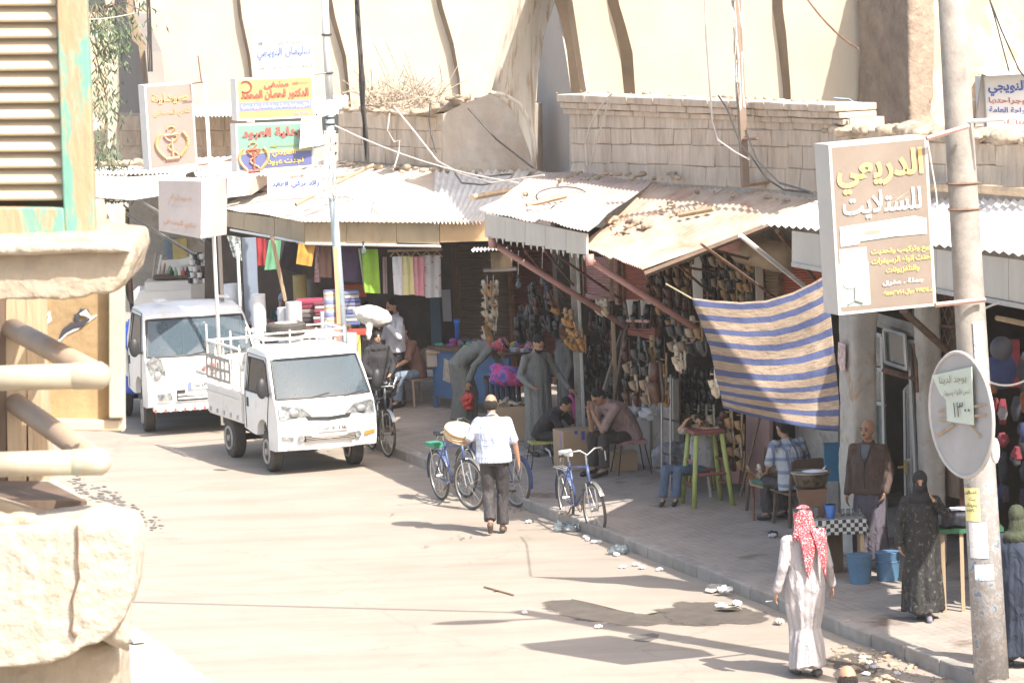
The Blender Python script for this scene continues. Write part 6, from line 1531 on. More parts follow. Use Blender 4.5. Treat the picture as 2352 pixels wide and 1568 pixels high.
for sg in (-1, 1):
 h_ = fx(tr2, pt2, [(sg * u, y, z) for u, y, z in [(.66, -.03, .82), (.92, -.03, .84), (.985, 0, 1.15), (.88, 0, 1.22), (.74, 0, 1.18), (.68, -.02, 1.0)]], m_lampg, 'headlight', .02)
 build(MB().ell(pt2(sg * .82, (-.05, .93)) + Vector((0, -.02, 0)), (.06, .02, .07), None, 12, 6), 'reflector', m_steel, h_, world=False, smooth=True)
 fx(tr2, pt2, [(sg * u, -.06, z) for u, z in [(.58, .55), (.82, .55), (.84, .65), (.6, .66)]], m_lampg, 'fog_lamp', .016)
fx(tr2, pt2, [(-.5, -.06, .53), (.5, -.06, .53), (.5, -.06, .70), (-.5, -.06, .70)], m_trim, 'lower_grille', .010)
for k in range(2): build(MB().box((0, -.085, .575 + k * .055), (.86, .02, .028)), 'grille_bar', m_body, tr2, world=False)
np2 = fx(tr2, pt2, [(-.3, -.06, .70), (.26, -.06, .70), (.26, -.06, .81), (-.3, -.06, .81)], i_wht, 'number_plate', .03)
fx(tr2, pt2, [(-.3, -.06, .70), (-.245, -.06, .70), (-.245, -.06, .81), (-.3, -.06, .81)], i_blue2, 'plate_band', .034)
local_text('سورية ٢١٥٨٤٧', tr2, (-.19, -.098, .722), .38, .07, i_blk)
# red word sticker and grey cloud under it
P = [pt2(.08 + .22 * cos(a * pi / 8) + .02 * cos(a * pi), (0, 1.02 + .09 * sin(a * pi / 8))) for a in range(16)]
build(MB().prism([Vector((p.x, -.085 + .04 * (p.z - .9), p.z)) for p in P], (0, .01, 0)), 'sticker', M('grey_sticker', (.36, .36, .36), .6, .05, 3, 0), tr2, world=False)
local_text('الله', tr2, (-.04, -.10, .975), .24, .10, i_red, bold=.06)
bm = MB().box((0, -.08, .44), (1.64, .16, .1)); build(bm, 'bumper', m_body, tr2, world=False, bevel=.02)
for k in range(22):
 build(MB().box((-.80 + k * .076, -.163, .415), (.036, .006, .05)), 'bumper_stripe', i_red if k % 2 == 0 else i_wht, tr2, world=False)
build(MB().box((-.45, .95, 2.0), (.16, .22, .03)), 'roof_pad', m_body2, tr2, world=False); build(MB().box((.55, .95, 2.0), (.16, .22, .03)), 'roof_pad', m_body2, tr2, world=False)
# ornament hung in the windscreen
on = MB()
for sg in (-1, 1): on.ell((sg * .06 + .02, .45, 1.62), (.055, .015, .06), None, 10, 6, 0)
on.ell((.02, .45, 1.50), (.02, .012, .05), None, 8, 5, 0)
orn = thing('ornament', 'pair of round ornaments hanging in the windscreen of the larger truck', 'ornament', tuple(org2 + Z * 1.5 - h2v * .5 + s2v * .06))
for sg in (-1, 1):
 o_ = build(MB().ell((sg * .065, 0, .11), (.06, .02, .065), None, 12, 6), 'disc', M('ornament_cream', (.6, .6, .5), .7, .1, 9, 0), orn, world=False, smooth=True)
 build(MB().ell((sg * .065, -.02, .11), (.03, .01, .032), None, 10, 6), 'centre', i_red, o_, world=False, smooth=True)
build(MB().ell((0, 0, .0), (.025, .015, .06), None, 8, 6), 'tassel', M('ornament_teal', (.4, .6, .55), .7, .1, 9, 0), orn, world=False, smooth=True)
# blue barrel on its bed
bl = thing('water_barrel', 'bright blue plastic barrel on the bed of the larger truck', 'barrel', tuple(org2 - h2v * 2.25 - s2v * .45 + Z * .45))
build(MB().lathe((0, 0, 0), [(.40, 0), (.44, .05), (.45, .3), (.46, .32), (.45, .34), (.45, .75), (.46, .77), (.45, .8), (.44, 1.05), (.38, 1.10)], 28), 'body', M('blue_plastic', (.04, .12, .55), .35, .06, 3, 0), bl, smooth=True, world=False, auto=60)
build(MB().lathe((0, 0, 1.10), [(.28, 0), (.28, .05)], 24), 'lid', MATS['blue_plastic'], bl, world=False)
bl2 = copy_tree(bl); bl2.location = org2 - h2v * 2.3 + s2v * .42 + Z * .45; bl2['label'] = 'blue plastic barrel seen through the windscreen of the larger truck'
# ------------------------------------------------------------------ bicycles
def bicycle(label, r, f, frame_mat, saddle_mat, steer=0., basket=False, bars='curved', lean=.06):
 r, f = Vector(r), Vector(f); d = f - r; ang = atan2(d.y, d.x); WB = d.length; R = .335
 t = thing('bicycle', label, 'bicycle', tuple(r), ang)
 t.rotation_euler = (lean, 0, ang)
 chrome = M('dull_chrome', (.55, .54, .52), .3, .1, 6, 0, metal=.8)
 tan_t = M('bike_tyre', (.10, .09, .08), .8, .2, 9, 0)
 for k, (cx, s) in enumerate(((0, 0), (WB, steer))):
  ax = Matrix.Rotation(s, 3, 'Z') @ Vector((0, 1, 0)); c = Vector((cx, 0, R))
  w = build(MB().torus(c, ax, R - .018, .019, 36, 6), 'wheel', tan_t, t, smooth=True, world=False)
  build(MB().torus(c, ax, R - .042, .011, 36, 5), 'rim', chrome, w, smooth=True, world=False)
  sp = MB()
  a_ = ax.orthogonal().normalized(); b_ = ax.cross(a_)
  for i in range(16):
   q_ = 2 * pi * i / 16; sp.tube([c + ax * (.025 if i % 2 else -.025), c + (a_ * cos(q_) + b_ * sin(q_)) * (R - .045)], .0022, 3)
  sp.tube([c - ax * .05, c + ax * .05], .022, 8)
  build(sp, 'spokes', chrome, w, world=False)
  fe = MB(); n = 18
  for i in range(n):
   q0 = radians(-10 + 165 * i / n) if k == 0 else radians(35 + 110 * i / n); q1 = radians(-10 + 165 * (i + 1) / n) if k == 0 else radians(35 + 110 * (i + 1) / n)
   dx = Matrix.Rotation(s, 3, 'Z') @ Vector((1, 0, 0))
   if k == 0: dx = -dx
   pa = c + (dx * cos(q0) + Z * sin(q0)) * (R + .022); pb = c + (dx * cos(q1) + Z * sin(q1)) * (R + .022)
   fe.add([pa - ax * .028, pa + ax * .028, pb + ax * .028, pb - ax * .028], [(0, 1, 2, 3)])
  build(fe, 'mudguard', chrome if k else frame_mat, t, world=False)
 bb = Vector((.44, 0, .29)); st = Vector((.30, 0, .83)); ht = Vector((WB - .14, 0, .88)); hb = Vector((WB - .10, 0, .66))
 fm = MB()
 fm.tube([bb, st], .017, 8).tube([st - Z * .07, ht - Z * .03], .016, 8).tube([bb, hb + Z * .02], .019, 8).tube([hb, ht], .021, 8)
 for sg in (-1, 1):
  fm.tube([bb + Vector((0, sg * .03, 0)), Vector((0, sg * .055, R))], .011, 6).tube([st - Z * .08 + Vector((0, sg * .02, 0)), Vector((0, sg * .055, R))], .010, 6)
 build(fm, 'frame', frame_mat, t, smooth=True, world=False)
 rt_ = Matrix.Rotation(steer, 3, 'Z'); o = Vector((WB, 0, R)); sa = rt_ @ Vector((0, 1, 0))
 fk = MB()
 for sg in (-1, 1): fk.tube([o + sa * (sg * .055), hb + sa * (sg * .05) + Vector((.01, 0, 0)), hb], .012, 6)
 build(fk, 'fork', chrome, t, world=False)
 hbm = MB(); c = ht + Z * .13; fd = rt_ @ Vector((1, 0, 0))
 hbm.tube([ht - Z * .02, c], .014, 6)
 if bars == 'curved': P = [c + sa * y + fd * x + Z * z for y, x, z in ((-.30, -.14, .0), (-.22, -.02, .06), (-.1, .05, .07), (0, .04, .0), (.1, .05, .07), (.22, -.02, .06), (.30, -.14, 0))]
 else: P = [c + sa * y + fd * x + Z * z for y, x, z in ((-.26, -.2, .02), (-.27, -.05, .12), (-.16, .04, .13), (-.12, .03, 0), (.12, .03, 0), (.16, .04, .13), (.27, -.05, .12), (.26, -.2, .02))]
 hbm.tube(P, .012, 7)
 hh = build(hbm, 'handlebar', chrome, t, smooth=True, world=False)
 for a_, b2 in ((P[0], P[1]), (P[-1], P[-2])): build(MB().tube([a_, a_.lerp(b2, .5)], .017, 7), 'grip', m_trim, hh, world=False)
 build(MB().tube([P[-1] + fd * .05, P[-1] + fd * .06 - Z * .12], .006, 4).tube([P[0] + fd * .05, P[0] + fd * .02 - Z * .05], .006, 4), 'brake_lever', chrome, hh, world=False)
 sd_ = MB().prism([st + Vector((x, y, .08)) for x, y in ((-.14, -.09), (-.16, 0), (-.14, .09), (-.02, .06), (.14, .02), (.15, 0), (.14, -.02), (-.02, -.06))], (0, 0, .055))
 build(sd_, 'saddle', saddle_mat, t, world=False, bevel=.015)
 build(MB().tube([st, st + Z * .09], .013, 6), 'seat_post', chrome, t, world=False)
 ck = MB().torus(bb + Vector((0, .045, 0)), (0, 1, 0), .09, .008, 20, 4)
 for sg, a in ((1, .7), (-1, .7 + pi)):
  e = bb + Vector((cos(a) * .17, sg * .07, sin(a) * .17)); ck.tube([bb + Vector((0, sg * .06, 0)), e], .010, 5).box(e + Vector((0, sg * .05, 0)), (.09, .08, .02))
 ck.tube([bb + Vector((0, .045, .09)), Vector((0, .05, R + .035))], .004, 4).tube([bb + Vector((0, .045, -.09)), Vector((0, .05, R - .035))], .004, 4)
 build(ck, 'crank_and_chain', M('greasy_metal', (.16, .11, .07), .6, .2, 8, 0), t, world=False)
 rk_ = MB()
 for sg in (-1, 1): rk_.tube([(0, sg * .055, R), (-.06, sg * .06, .71)], .006, 4).tube([(-.22, sg * .06, .71), (.22, sg * .06, .72)], .007, 4)
 for k in range(4): rk_.tube([(-.2 + k * .12, -.06, .71), (-.2 + k * .12, .06, .71)], .005, 4)
 build(rk_, 'rear_rack', chrome, t, world=False)
 if basket: build(MB().box((-.03, 0, .75), (.3, .16, .06)), 'rack_pad', M('green_pad', (.05, .25, .14), .8, .1, 4, 0), t, world=False)
 return t
m_fb = M('blue_bike_paint', (.06, .09, .20), .4, .1, 6, 0, alt=(.2, .13, .08), at=.68, asc=12, soft=.03)
m_fk = M('dark_bike_paint', (.035, .04, .05), .4, .1, 6, 0)
bicycle('blue bicycle with a white saddle standing alone at the kerb', G(1305, 1201), G(1371, 1231), m_fb, i_wht, .12)
bicycle('blue bicycle with a green pad on its rack, left of the man with bread', G(1014, 1148), G(1084, 1170), m_fb, m_trim, .25, basket=True)
bicycle('blue bicycle half hidden behind the man with bread', G(1186, 1164), G(1070, 1142), m_fb, m_trim, -.1)
bicycle('dark bicycle with high handlebars beside the small truck', G(854, 1032), G(890, 1049), m_fk, m_trim, .1, bars='high', lean=-.04)
# ------------------------------------------------------------------ blue market cart
random.seed(5)
m_cart = M('worn_blue_paint', (.07, .15, .30), .6, .1, 4, .02, alt=(.42, .38, .32), at=.66, asc=3.5, soft=.03)
ca, cb_ = G(1000, 936, SW), G(1172, 960, SW)
cart = thing('market_cart', 'worn blue market cart heaped with small goods beside the bending man', 'cart', tuple(ca))
cd = (cb_ - ca).normalized(); cn = Vector((-cd.y, cd.x, 0)); cw = (cb_ - ca).length; ch = .92
build(MB().prism([ca + Z * .18, cb_ + Z * .18, cb_ + Z * ch, ca + Z * ch], cn * .03), 'front_panel', m_cart, cart)
build(MB().prism([ca + Z * .18, ca + cn * .75 + Z * .18, ca + cn * .75 + Z * ch, ca + Z * ch], cd * .03), 'side_panel', m_cart, cart)
build(MB().prism([ca + Z * ch - cn * .06 - cd * .08, cb_ + Z * ch - cn * .06, cb_ + Z * ch + cn * .8, ca + Z * ch + cn * .8 - cd * .08], Z * .05), 'counter_top', m_woodd, cart)
for p in (ca, cb_, ca + cn * .72, cb_ + cn * .72, (ca + cb_) / 2): build(MB().box(p + Z * .46 + cn * .02, (.05, .05, .92 - SW * 0), atan2(cd.y, cd.x)), 'leg', m_cart, cart)
for u in (.12, .42): build(MB().prism([ca + cd * (cw * u) + Z * .45 - cn * .004, ca + cd * (cw * (u + .1)) + Z * .42 - cn * .004, ca + cd * (cw * (u + .12)) + Z * .75 - cn * .004, ca + cd * (cw * (u + .03)) + Z * .8 - cn * .004], cn * .003), 'torn_label', M('label_cream', (.42, .38, .32), .9, .2, 9, 0), cart)
pl_ = ca + Z * ch - cn * .08
build(MB().box(PY(1004, 808, ca.y - .1), (.34, .1, .035), -.15), 'plank', m_wood, label='short yellow plank on the edge of the blue cart', cat='plank')
build(MB().box(PY(992, 822, ca.y - .05), (.16, .12, .26)), 'grey_box', m_niche, label='grey metal box hung on the end of the blue cart', cat='box')
gc = [(.5, .05, .08), (.08, .1, .35), (.06, .3, .25), (.55, .5, .1), (.5, .2, .35), (.05, .05, .06), (.5, .5, .52), (.12, .12, .14), (.3, .08, .3), (.45, .25, .12)]
def gm(i): return M('goods_%d' % (i % len(gc)), gc[i % len(gc)], .5, .15, 12, 0)
for i in range(46):
 u, w = random.uniform(.02, 1.0), random.uniform(.05, .7)
 p = ca + cd * (cw * u) + cn * w + Z * (ch + .05); s_ = random.uniform(.05, .11)
 mb = MB()
 if i % 3 == 0: mb.box(p + Z * s_ * .3, (s_ * 2, s_, s_ * .6), random.random() * 3)
 elif i % 3 == 1: mb.ell(p + Z * s_ * .4, (s_, s_ * .7, s_ * .45), Matrix.Rotation(random.random() * 3, 3, 'Z'), 8, 5)
 else: mb.lathe(p, [(s_ * .5, 0), (s_ * .6, s_ * .8), (s_ * .4, s_ * 1.1)], 9)
 build(mb, ['packet', 'pouch', 'tin'][i % 3], gm(i * 7 + i // 3), label='small coloured article in the heap on the blue cart', cat='goods', group='small goods heaped on the blue cart', bevel=.006 if i % 3 == 0 else 0)
build(MB().lathe(PY(1052, 806, ca.y + .2), [(.035, 0), (.035, .42), (.05, .44), (.05, .5)], 12), 'blue_roll', M('blue_print', (.05, .18, .6), .4, .2, 8, 0, alt=(.5, .5, .2), at=.66, asc=12), label='printed bright blue roll standing on the blue cart', cat='roll', smooth=True)
build_me(rocky(MB().ell(PY(1165, 800, 61.7), (.24, .18, .06)).ell(PY(1185, 796, 61.7), (.1, .1, .08)), .025, .04, 14, 3), 'bright_scarves', M('bright_scarf_mix', (.1, .15, .4), .8, .3, 6, 0, alt=(.55, .45, .08), at=.52, asc=7, soft=.02), label='crumpled yellow and blue packets on the far end of the blue cart', cat='goods')
m_scf = M('pink_blue_scarf', (.10, .12, .38), .85, .2, 7, .05, alt=(.6, .08, .25), at=.5, asc=6, soft=.03)
tb2 = thing('goods_table', 'low table with a bright pink and blue bundle before the maroon shutter', 'table', tuple(G(1200, 985, SW)))
tp_ = G(1185, 985, SW)
build(MB().box(tp_ + Z * .72 + Vector((0, .3, 0)), (.9, .7, .04)), 'table_top', m_woodd, tb2)
for dx in (-.4, .4):
 for dy in (0, .6): build(MB().box(tp_ + Vector((dx, dy, .35)), (.04, .04, .7)), 'leg', m_woodd, tb2)
build_me(rocky(MB().ell(PY(1168, 866, 58.4), (.30, .2, .13)).ell(PY(1150, 850, 58.5), (.16, .14, .09)), .025, .05, 9, 8), 'scarf_bundle', m_scf, label='bright pink and blue bundle of scarves before the grey robed man', cat='bundle')
# hanging black trousers / umbrellas on the table side
for i in range(7):
 x = 1118 + i * 12; build(MB().etube([PY(x, 870, 58.6), PY(x + 2, 915, 58.5), PY(x + 3, 930, 58.5)], [(.025, .02), (.035, .02), (.02, .02)], Vector((1, 0, 0)), 8), 'folded_umbrella', i_blk, label='folded black umbrella hanging under the goods table', cat='umbrella', group='folded black umbrellas under the table', smooth=True)
# crate with pale sandals
cr = thing('cardboard_crate', 'open cardboard crate of pale sandals behind the man with bread', 'crate', tuple(G(1160, 1000, SW)))
cc = G(1175, 1010, SW)
for dx, dy, sx, sy in ((0, -.2, .5, .02), (0, .2, .5, .02), (-.25, 0, .02, .4), (.25, 0, .02, .4)): build(MB().box(cc + Vector((dx, dy, .26)), (sx, sy, .5)), 'side', M('cardboard', (.40, .28, .18), .85, .06, 4, 0), cr)
for i in range(12):
 shoe('cream', cc + Vector((random.uniform(-.18, .18), random.uniform(-.12, .12), .5)), random.uniform(0, 6), random.uniform(1.0, 1.6), .8, 'pale sandal lying in the open cardboard crate', 'pale sandals in the crate')
# ------------------------------------------------------------------ boxes, stools, chairs
m_card = MATS['cardboard']
bc = G(1318, 1082, SW)
bx = thing('cardboard_box', 'big brown cardboard box with blue tape before the man with his face in his hands', 'box', tuple(bc))
bh = (1085 - 990) / FPX * bc.y
rz_ = .35
build(MB().box(bc + Z * bh / 2 + Vector((0, .2, 0)), (.42, .40, bh), rz_), 'carton', m_card, bx, bevel=.008)
R_ = Matrix.Rotation(rz_, 3, 'Z'); cc_ = bc + Z * bh / 2 + Vector((0, .2, 0))
for (x, z, w, h) in ((.08, bh * .36, .05, .12), (-.02, bh * .45, .05, .05), (.12, -bh * .38, .06, .14)):
 build(MB().box(cc_ + R_ @ Vector((x, -.202, z)), (w, .004, h), rz_), 'blue_tape', i_blue, bx)
build(MB().box(cc_ + R_ @ Vector((-.212, -.1, .1)), (.004, .04, bh * .6), rz_), 'tape_strip', M('violet_tape', (.3, .2, .35), .6, .1, 4, 0), bx)
bx2 = thing('cardboard_box', 'small brown cardboard box under the padded stool', 'box', tuple(G(1420, 1075, SW)))
build(MB().box(G(1432, 1078, SW) + Z * .13, (.34, .3, .26), .2), 'carton', m_card, bx2, bevel=.008)
def stool(lb, c, w, h, top, leg, r=.015, rungs=True, rz=.3, splay=.12, tk=.04, round_=False):
 t = thing('stool', lb, 'stool', tuple(c)); R = Matrix.Rotation(rz, 3, 'Z'); c = Vector(c)
 if round_: build(MB().lathe(c + Z * h, [(w / 2, 0), (w / 2, tk), (w / 2 - .02, tk + .02)], 16), 'seat', top, t, smooth=True, auto=40)
 else: build(MB().box(c + Z * (h + tk / 2), (w, w, tk), R), 'seat', top, t, bevel=.01)
 L = []
 for sx in (-1, 1):
  for sy in (-1, 1):
   a = c + R @ Vector((sx * w * .4, sy * w * .4, h)); b = c + R @ Vector((sx * (w * .4 + splay), sy * (w * .4 + splay), 0)); L.append((a, b))
   build(MB().tube([a, b], r, 8 if r > .02 else 5), 'leg', leg, t, smooth=True)
 if rungs:
  for lv, (i, j) in ((.3, (0, 1)), (.3, (2, 3)), (.45, (0, 2)), (.45, (1, 3)), (.62, (0, 1)), (.62, (2, 3))):
   a = L[i][1].lerp(L[i][0], lv); b = L[j][1].lerp(L[j][0], lv); build(MB().tube([a, b], r * .7, 6), 'rung', top, t)
 return t
gs = G(1627, 1163, SW); hgs = (1160 - 992) / FPX * gs.y
stool('tall green legged stool with a red brown top the boy leans on', gs + Vector((0, .2, 0)), .42, hgs, M('redbrown_paint', (.20, .07, .055), .6, .15, 5, .03), M('green_paint', (.36, .42, .13), .6, .12, 6, .03, alt=(.2, .12, .07), at=.68, asc=8), .032, True, .25, .09, .05)
stool('low wire legged stool with a yellow woven seat under the boy in black', G(1246, 1072, SW), .34, .33, M('woven_straw', (.42, .38, .12), .9, .3, 30, .1), m_chas, .008, False, .2, .06, .03)
stool('low padded stool under the man with his face in his hands', G(1450, 1085, SW), .40, .40, M('floral_pad', (.38, .22, .2), .9, .3, 12, 0), m_chas, .009, False, .2, .07, .06)
stool('small yellow stool behind the legs of the tall green stool', G(1592, 1140, SW) + Vector((.15, .7, 0)), .30, .28, M('yellow_paint', (.42, .36, .12), .6, .1, 4, 0), MATS['yellow_paint'], .02, False, .1, .03, .03)
def chair(lb, c, face, mat, h=.43, w=.46):
 t = thing('chair', lb, 'chair', tuple(c)); c = Vector(c); a = atan2(face[1], face[0]) - pi / 2; R = Matrix.Rotation(a, 3, 'Z')
 f = lambda x, y, z: c + R @ Vector((x, y, z))
 build(MB().box(f(0, 0, h), (w, w, .035), R), 'seat', mat, t, bevel=.01)
 for sx in (-1, 1):
  build(MB().tube([f(sx * (w / 2 + .02), w / 2, 0), f(sx * (w / 2 - .02), w / 2 - .02, h)], .02, 6), 'leg', mat, t)
  build(MB().tube([f(sx * (w / 2 + .02), -w / 2 - .03, 0), f(sx * (w / 2 - .02), -w / 2 + .02, h), f(sx * (w / 2 - .03), -w / 2 - .06, h + .42)], .02, 6), 'leg', mat, t)
 build(MB().prism([f(-w / 2 + .03, -w / 2, h + .12), f(w / 2 - .03, -w / 2, h + .12), f(w / 2 - .04, -w / 2 - .07, h + .44), f(-w / 2 + .04, -w / 2 - .07, h + .44)], R @ Vector((0, -.02, 0))), 'backrest', mat, t)
 return t
chair('tan plastic chair under the man in the brown shirt', G(958, 930, SW), (-.8, -.6), M('tan_plastic', (.36, .26, .19), .5, .06, 3, 0), .42)
chair('dark wooden chair under the man in the plaid shirt', G(1838, 1205, SW) + Vector((0, .1, 0)), (-.35, .94), m_woodd, .40)
chair('low brown chair with a slanting tray beside the plaid shirted man', G(1770, 1175, SW) + Vector((0, .25, 0)), (-.5, -.86), m_woodd, .32, .4)
chair('pale plastic chair under the boy at the tall green stool', G(1590, 1150, SW) + Vector((.1, .55, 0)), (-.3, -.95), M('pale_plastic', (.45, .42, .33), .5, .06, 3, 0), .38, .42)
# tray of small goods by the boy in black
ty = thing('goods_tray', 'dark tray of trinkets on a stand before the boy in black', 'tray', tuple(G(1320, 1040, SW)))
tc2 = PY(1312, 992, 57.0)
build(MB().box(tc2, (.62, .42, .04)), 'tray', i_blk, ty)
build(MB().tube([tc2, Vector((tc2.x, tc2.y, SW))], .03, 6), 'stand', m_chas, ty)
for i in range(14):
 build(MB().box(tc2 + Vector((random.uniform(-.27, .27), random.uniform(-.17, .17), .04)), (random.uniform(.04, .1), random.uniform(.03, .08), .03), random.random() * 3), 'trinket', gm(i * 3), label='small trinket lying on the dark tray', cat='goods', group='trinkets on the dark tray')
# shoe tray by plaid man
st2 = PY(1766, 1112, 49.5)
stt = thing('repair_tray', 'slanting green edged tray holding old shoes beside the plaid shirted man', 'tray', tuple(st2))
build(MB().box(st2, (.5, .36, .03), Matrix.Rotation(.2, 3, 'X') @ Matrix.Rotation(.3, 3, 'Y')), 'board', m_wood, stt)
build(MB().box(st2 + Vector((.02, -.18, .01)), (.5, .02, .05), Matrix.Rotation(.3, 3, 'Y')), 'edge', M('green_edge', (.08, .2, .16), .7, .1, 3, 0), stt)
for dx in (-.2, .2): build(MB().tube([st2 + Vector((dx, 0, 0)), Vector((st2.x + dx, st2.y, SW))], .018, 5), 'leg', m_iron, stt)
for i in range(5): shoe(['tan', 'cream', 'brown', 'tan', 'beige'][i], st2 + Vector((-.18 + i * .09, .0, .05)), random.uniform(-.5, .5), random.uniform(.2, .7), .8, 'old shoe propped on the green edged tray', 'old shoes on the green edged tray')
# plastic bags
m_bag = M('plastic_bag', (.55, .56, .58), .35, .15, 8, .1, 30)
def bag(lb, c, r, mat, seed=0, cat='plastic bag', sq=(1, .7, .6)):
 return build_me(rocky(MB().ell(c, (r * sq[0], r * sq[1], r * sq[2])), r / 9, r * .3, 2.2 / r, seed), 'plastic_bag', mat, label=lb, cat=cat)
bag('white plastic bag lying on the grey cabinet', PT(1460, 935, 2.3), .17, m_bag, 1)
bag('second white plastic bag slumped beside the first on the grey cabinet', PT(1487, 950, 2.2), .13, m_bag, 2)
bag('clear crumpled plastic bag lying in the gutter by the bicycle', G(1300, 1211, .05), .15, glassmat('clear_plastic', (.95, .95, .95), .5, .15), 3, sq=(1.1, .6, .4))
bag('clear crumpled plastic bag lying further along the gutter', G(1421, 1263, .05), .12, MATS['clear_plastic'], 4, sq=(1.1, .7, .5))
bag('heap of grey cloth and bags under the shoe rack', PT(1548, 1045, 2.2), .3, M('grey_heap', (.2, .2, .22), .8, .3, 8, .1), 5, 'heap')
# litter
m_pap = M('paper_scrap', (.62, .61, .62), .8, .1, 14, .1)
def scrap(lb, x, y, r, mat, z=.012, group=None, nm='litter'):
 if mat in (m_pap, i_blk, m_niche): return build_me(rocky(MB().ell(G(x, y, z + r * .25), (r, r * .7, r * .35), Matrix.Rotation(random.random() * 3, 3, 'Z')), r / 7, r * .35, 2.4 / r, random.random() * 9), nm, mat, label=lb, cat='litter', group=group, smooth=False)
 c = G(x, y, z); pts = []
 for i in range(7):
  a = i * 2 * pi / 7; rr = r * random.uniform(.5, 1.2); pts.append(c + Vector((cos(a) * rr, sin(a) * rr, random.uniform(0, r * .5))))
 return build(MB().prism(pts, (0, 0, .006)), nm, mat, label=lb, cat='litter', group=group)
scrap('crumpled paper on the flattened carton near the kerb', 1665, 1353, .09, m_pap, .05); scrap('flattened beige carton near the kerb', 1640, 1357, .15, MATS['label_cream'], .01)
scrap('crumpled white paper beside the round cake of mud', 1658, 1390, .07, m_pap); scrap('pinkish crumpled paper beside the round cake of mud', 1693, 1385, .07, m_pap); scrap('flat round beige cake lying by the damp patch', 1672, 1402, .14, MATS['label_cream'])
scrap('grey scrap in the gutter behind the man in white', 1790, 1427, .08, m_niche); scrap('dark scrap of packaging on the shaded pavement', 1775, 1226, .08, i_blk, SW + .01); scrap('white scrap on the shaded pavement', 1774, 1228, .05, m_pap, SW + .03)
for x, y in ((1350, 1237), (1364, 1243), (1376, 1243), (1415, 1272), (1214, 1197), (1375, 1438), (1205, 1405), (1460, 1295), (1475, 1302), (1515, 1306), (1430, 1300), (1983, 1508), (1996, 1520), (2010, 1530), (1990, 1546), (2060, 1545), (1345, 1232)):
 scrap('small white paper scrap in the gutter', x, y, .045, m_pap, .012, 'white scraps in the gutter')
scrap('thin rusty stick lying on the road', 1140, 1356, .03, m_iron); build(MB().tube([G(1112, 1347, .01), G(1180, 1366, .01)], .012, 4), 'twig', m_iron, label='thin reddish twig lying on the open road', cat='stick')
for i in range(5): build(MB().tube([G(2000 + i * 14, 1548 + i * 3, .02), G(2060 + i * 12, 1566 + i * 4, .05)], .008, 4), 'twig', m_woodd, label='dry twig in the little heap by the kerb corner', cat='stick', group='dry twigs by the kerb')
# ------------------------------------------------------------------ tea stand: pot on stove, checked table, buckets
pc = PY(1862, 1083, 45.2); pot = thing('cooking_pan', 'wide soot streaked metal pan on a brown box stove', 'pan', tuple(pc))
m_pan = M('sooty_brass', (.30, .24, .17), .45, .2, 5, 0, metal=.3, alt=(.03, .025, .02), at=.5, asc=3.5, soft=.1)
build(MB().lathe(pc - Z * .17, [(.12, 0), (.17, .02), (.215, .16), (.235, .175), (.225, .18), (.20, .165), (.15, .04), (.0, .03)], 30, cap=False), 'pan', m_pan, pot, smooth=True)
build(MB().torus(pc, Z, .225, .008, 30, 5), 'rim', m_steel, pot, smooth=True)
build(MB().lathe(pc + Vector((.05, 0, -.02)), [(.14, 0), (.15, .03), (.0, .05)], 20), 'lid', M('enamel', (.6, .62, .68), .3, .05, 4, 0), pot, smooth=True)
build(MB().tube([pc + Vector((.13, 0, .01)), pc + Vector((.17, 0, .06)), pc + Vector((.14, -.02, .02))], .012, 6), 'handle', MATS['enamel'], pot, smooth=True)
sv = thing('stove_box', 'brown slanting metal stove box under the wide pan', 'stove', tuple(Vector((pc.x, pc.y, SW))))
b0 = Vector((pc.x, pc.y, 0))
build(MB().prism([b0 + Vector((-.17, -.17, pc.z - .18)), b0 + Vector((.17, -.17, pc.z - .18)), b0 + Vector((.10, -.12, .55)), b0 + Vector((-.06, -.12, .55))], (0, .3, 0)), 'body', M('brown_sheet', (.16, .09, .06), .6, .15, 3, 0), sv)
for dx, dy in ((-.05, -.1), (.09, -.1), (-.05, .15), (.09, .15)): build(MB().tube([b0 + Vector((dx, dy, .56)), b0 + Vector((dx * 1.6, dy, SW))], .015, 5), 'leg', m_iron, sv)
build(MB().box(b0 + Vector((.1, .3, .35)), (.5, .3, .5)), 'gas_box', m_woodd, label='dark box behind the stove', cat='box')
tbp = PY(1928, 1190, 44.9)
zt = tbp.z
ct = thing('checked_table', 'small table under a black and white checked cloth', 'table', (tbp.x, tbp.y, SW))
tx0, tx1 = PY(1868, 1190, 44.9).x, PY(1988, 1190, 44.9).x; tw = tx1 - tx0
build(MB().box((tbp.x, tbp.y + .15, zt - .03), (tw - .04, .42, .04)), 'table_top', m_wood, ct)
for x in (tx0 + .05, tx1 - .05):
 for y in (-.03, .33): build(MB().box((x, tbp.y + y, (zt - .05 + SW) / 2), (.045, .045, zt - .05 - SW)), 'leg', m_wood if x > tbp.x else m_woodd, ct)
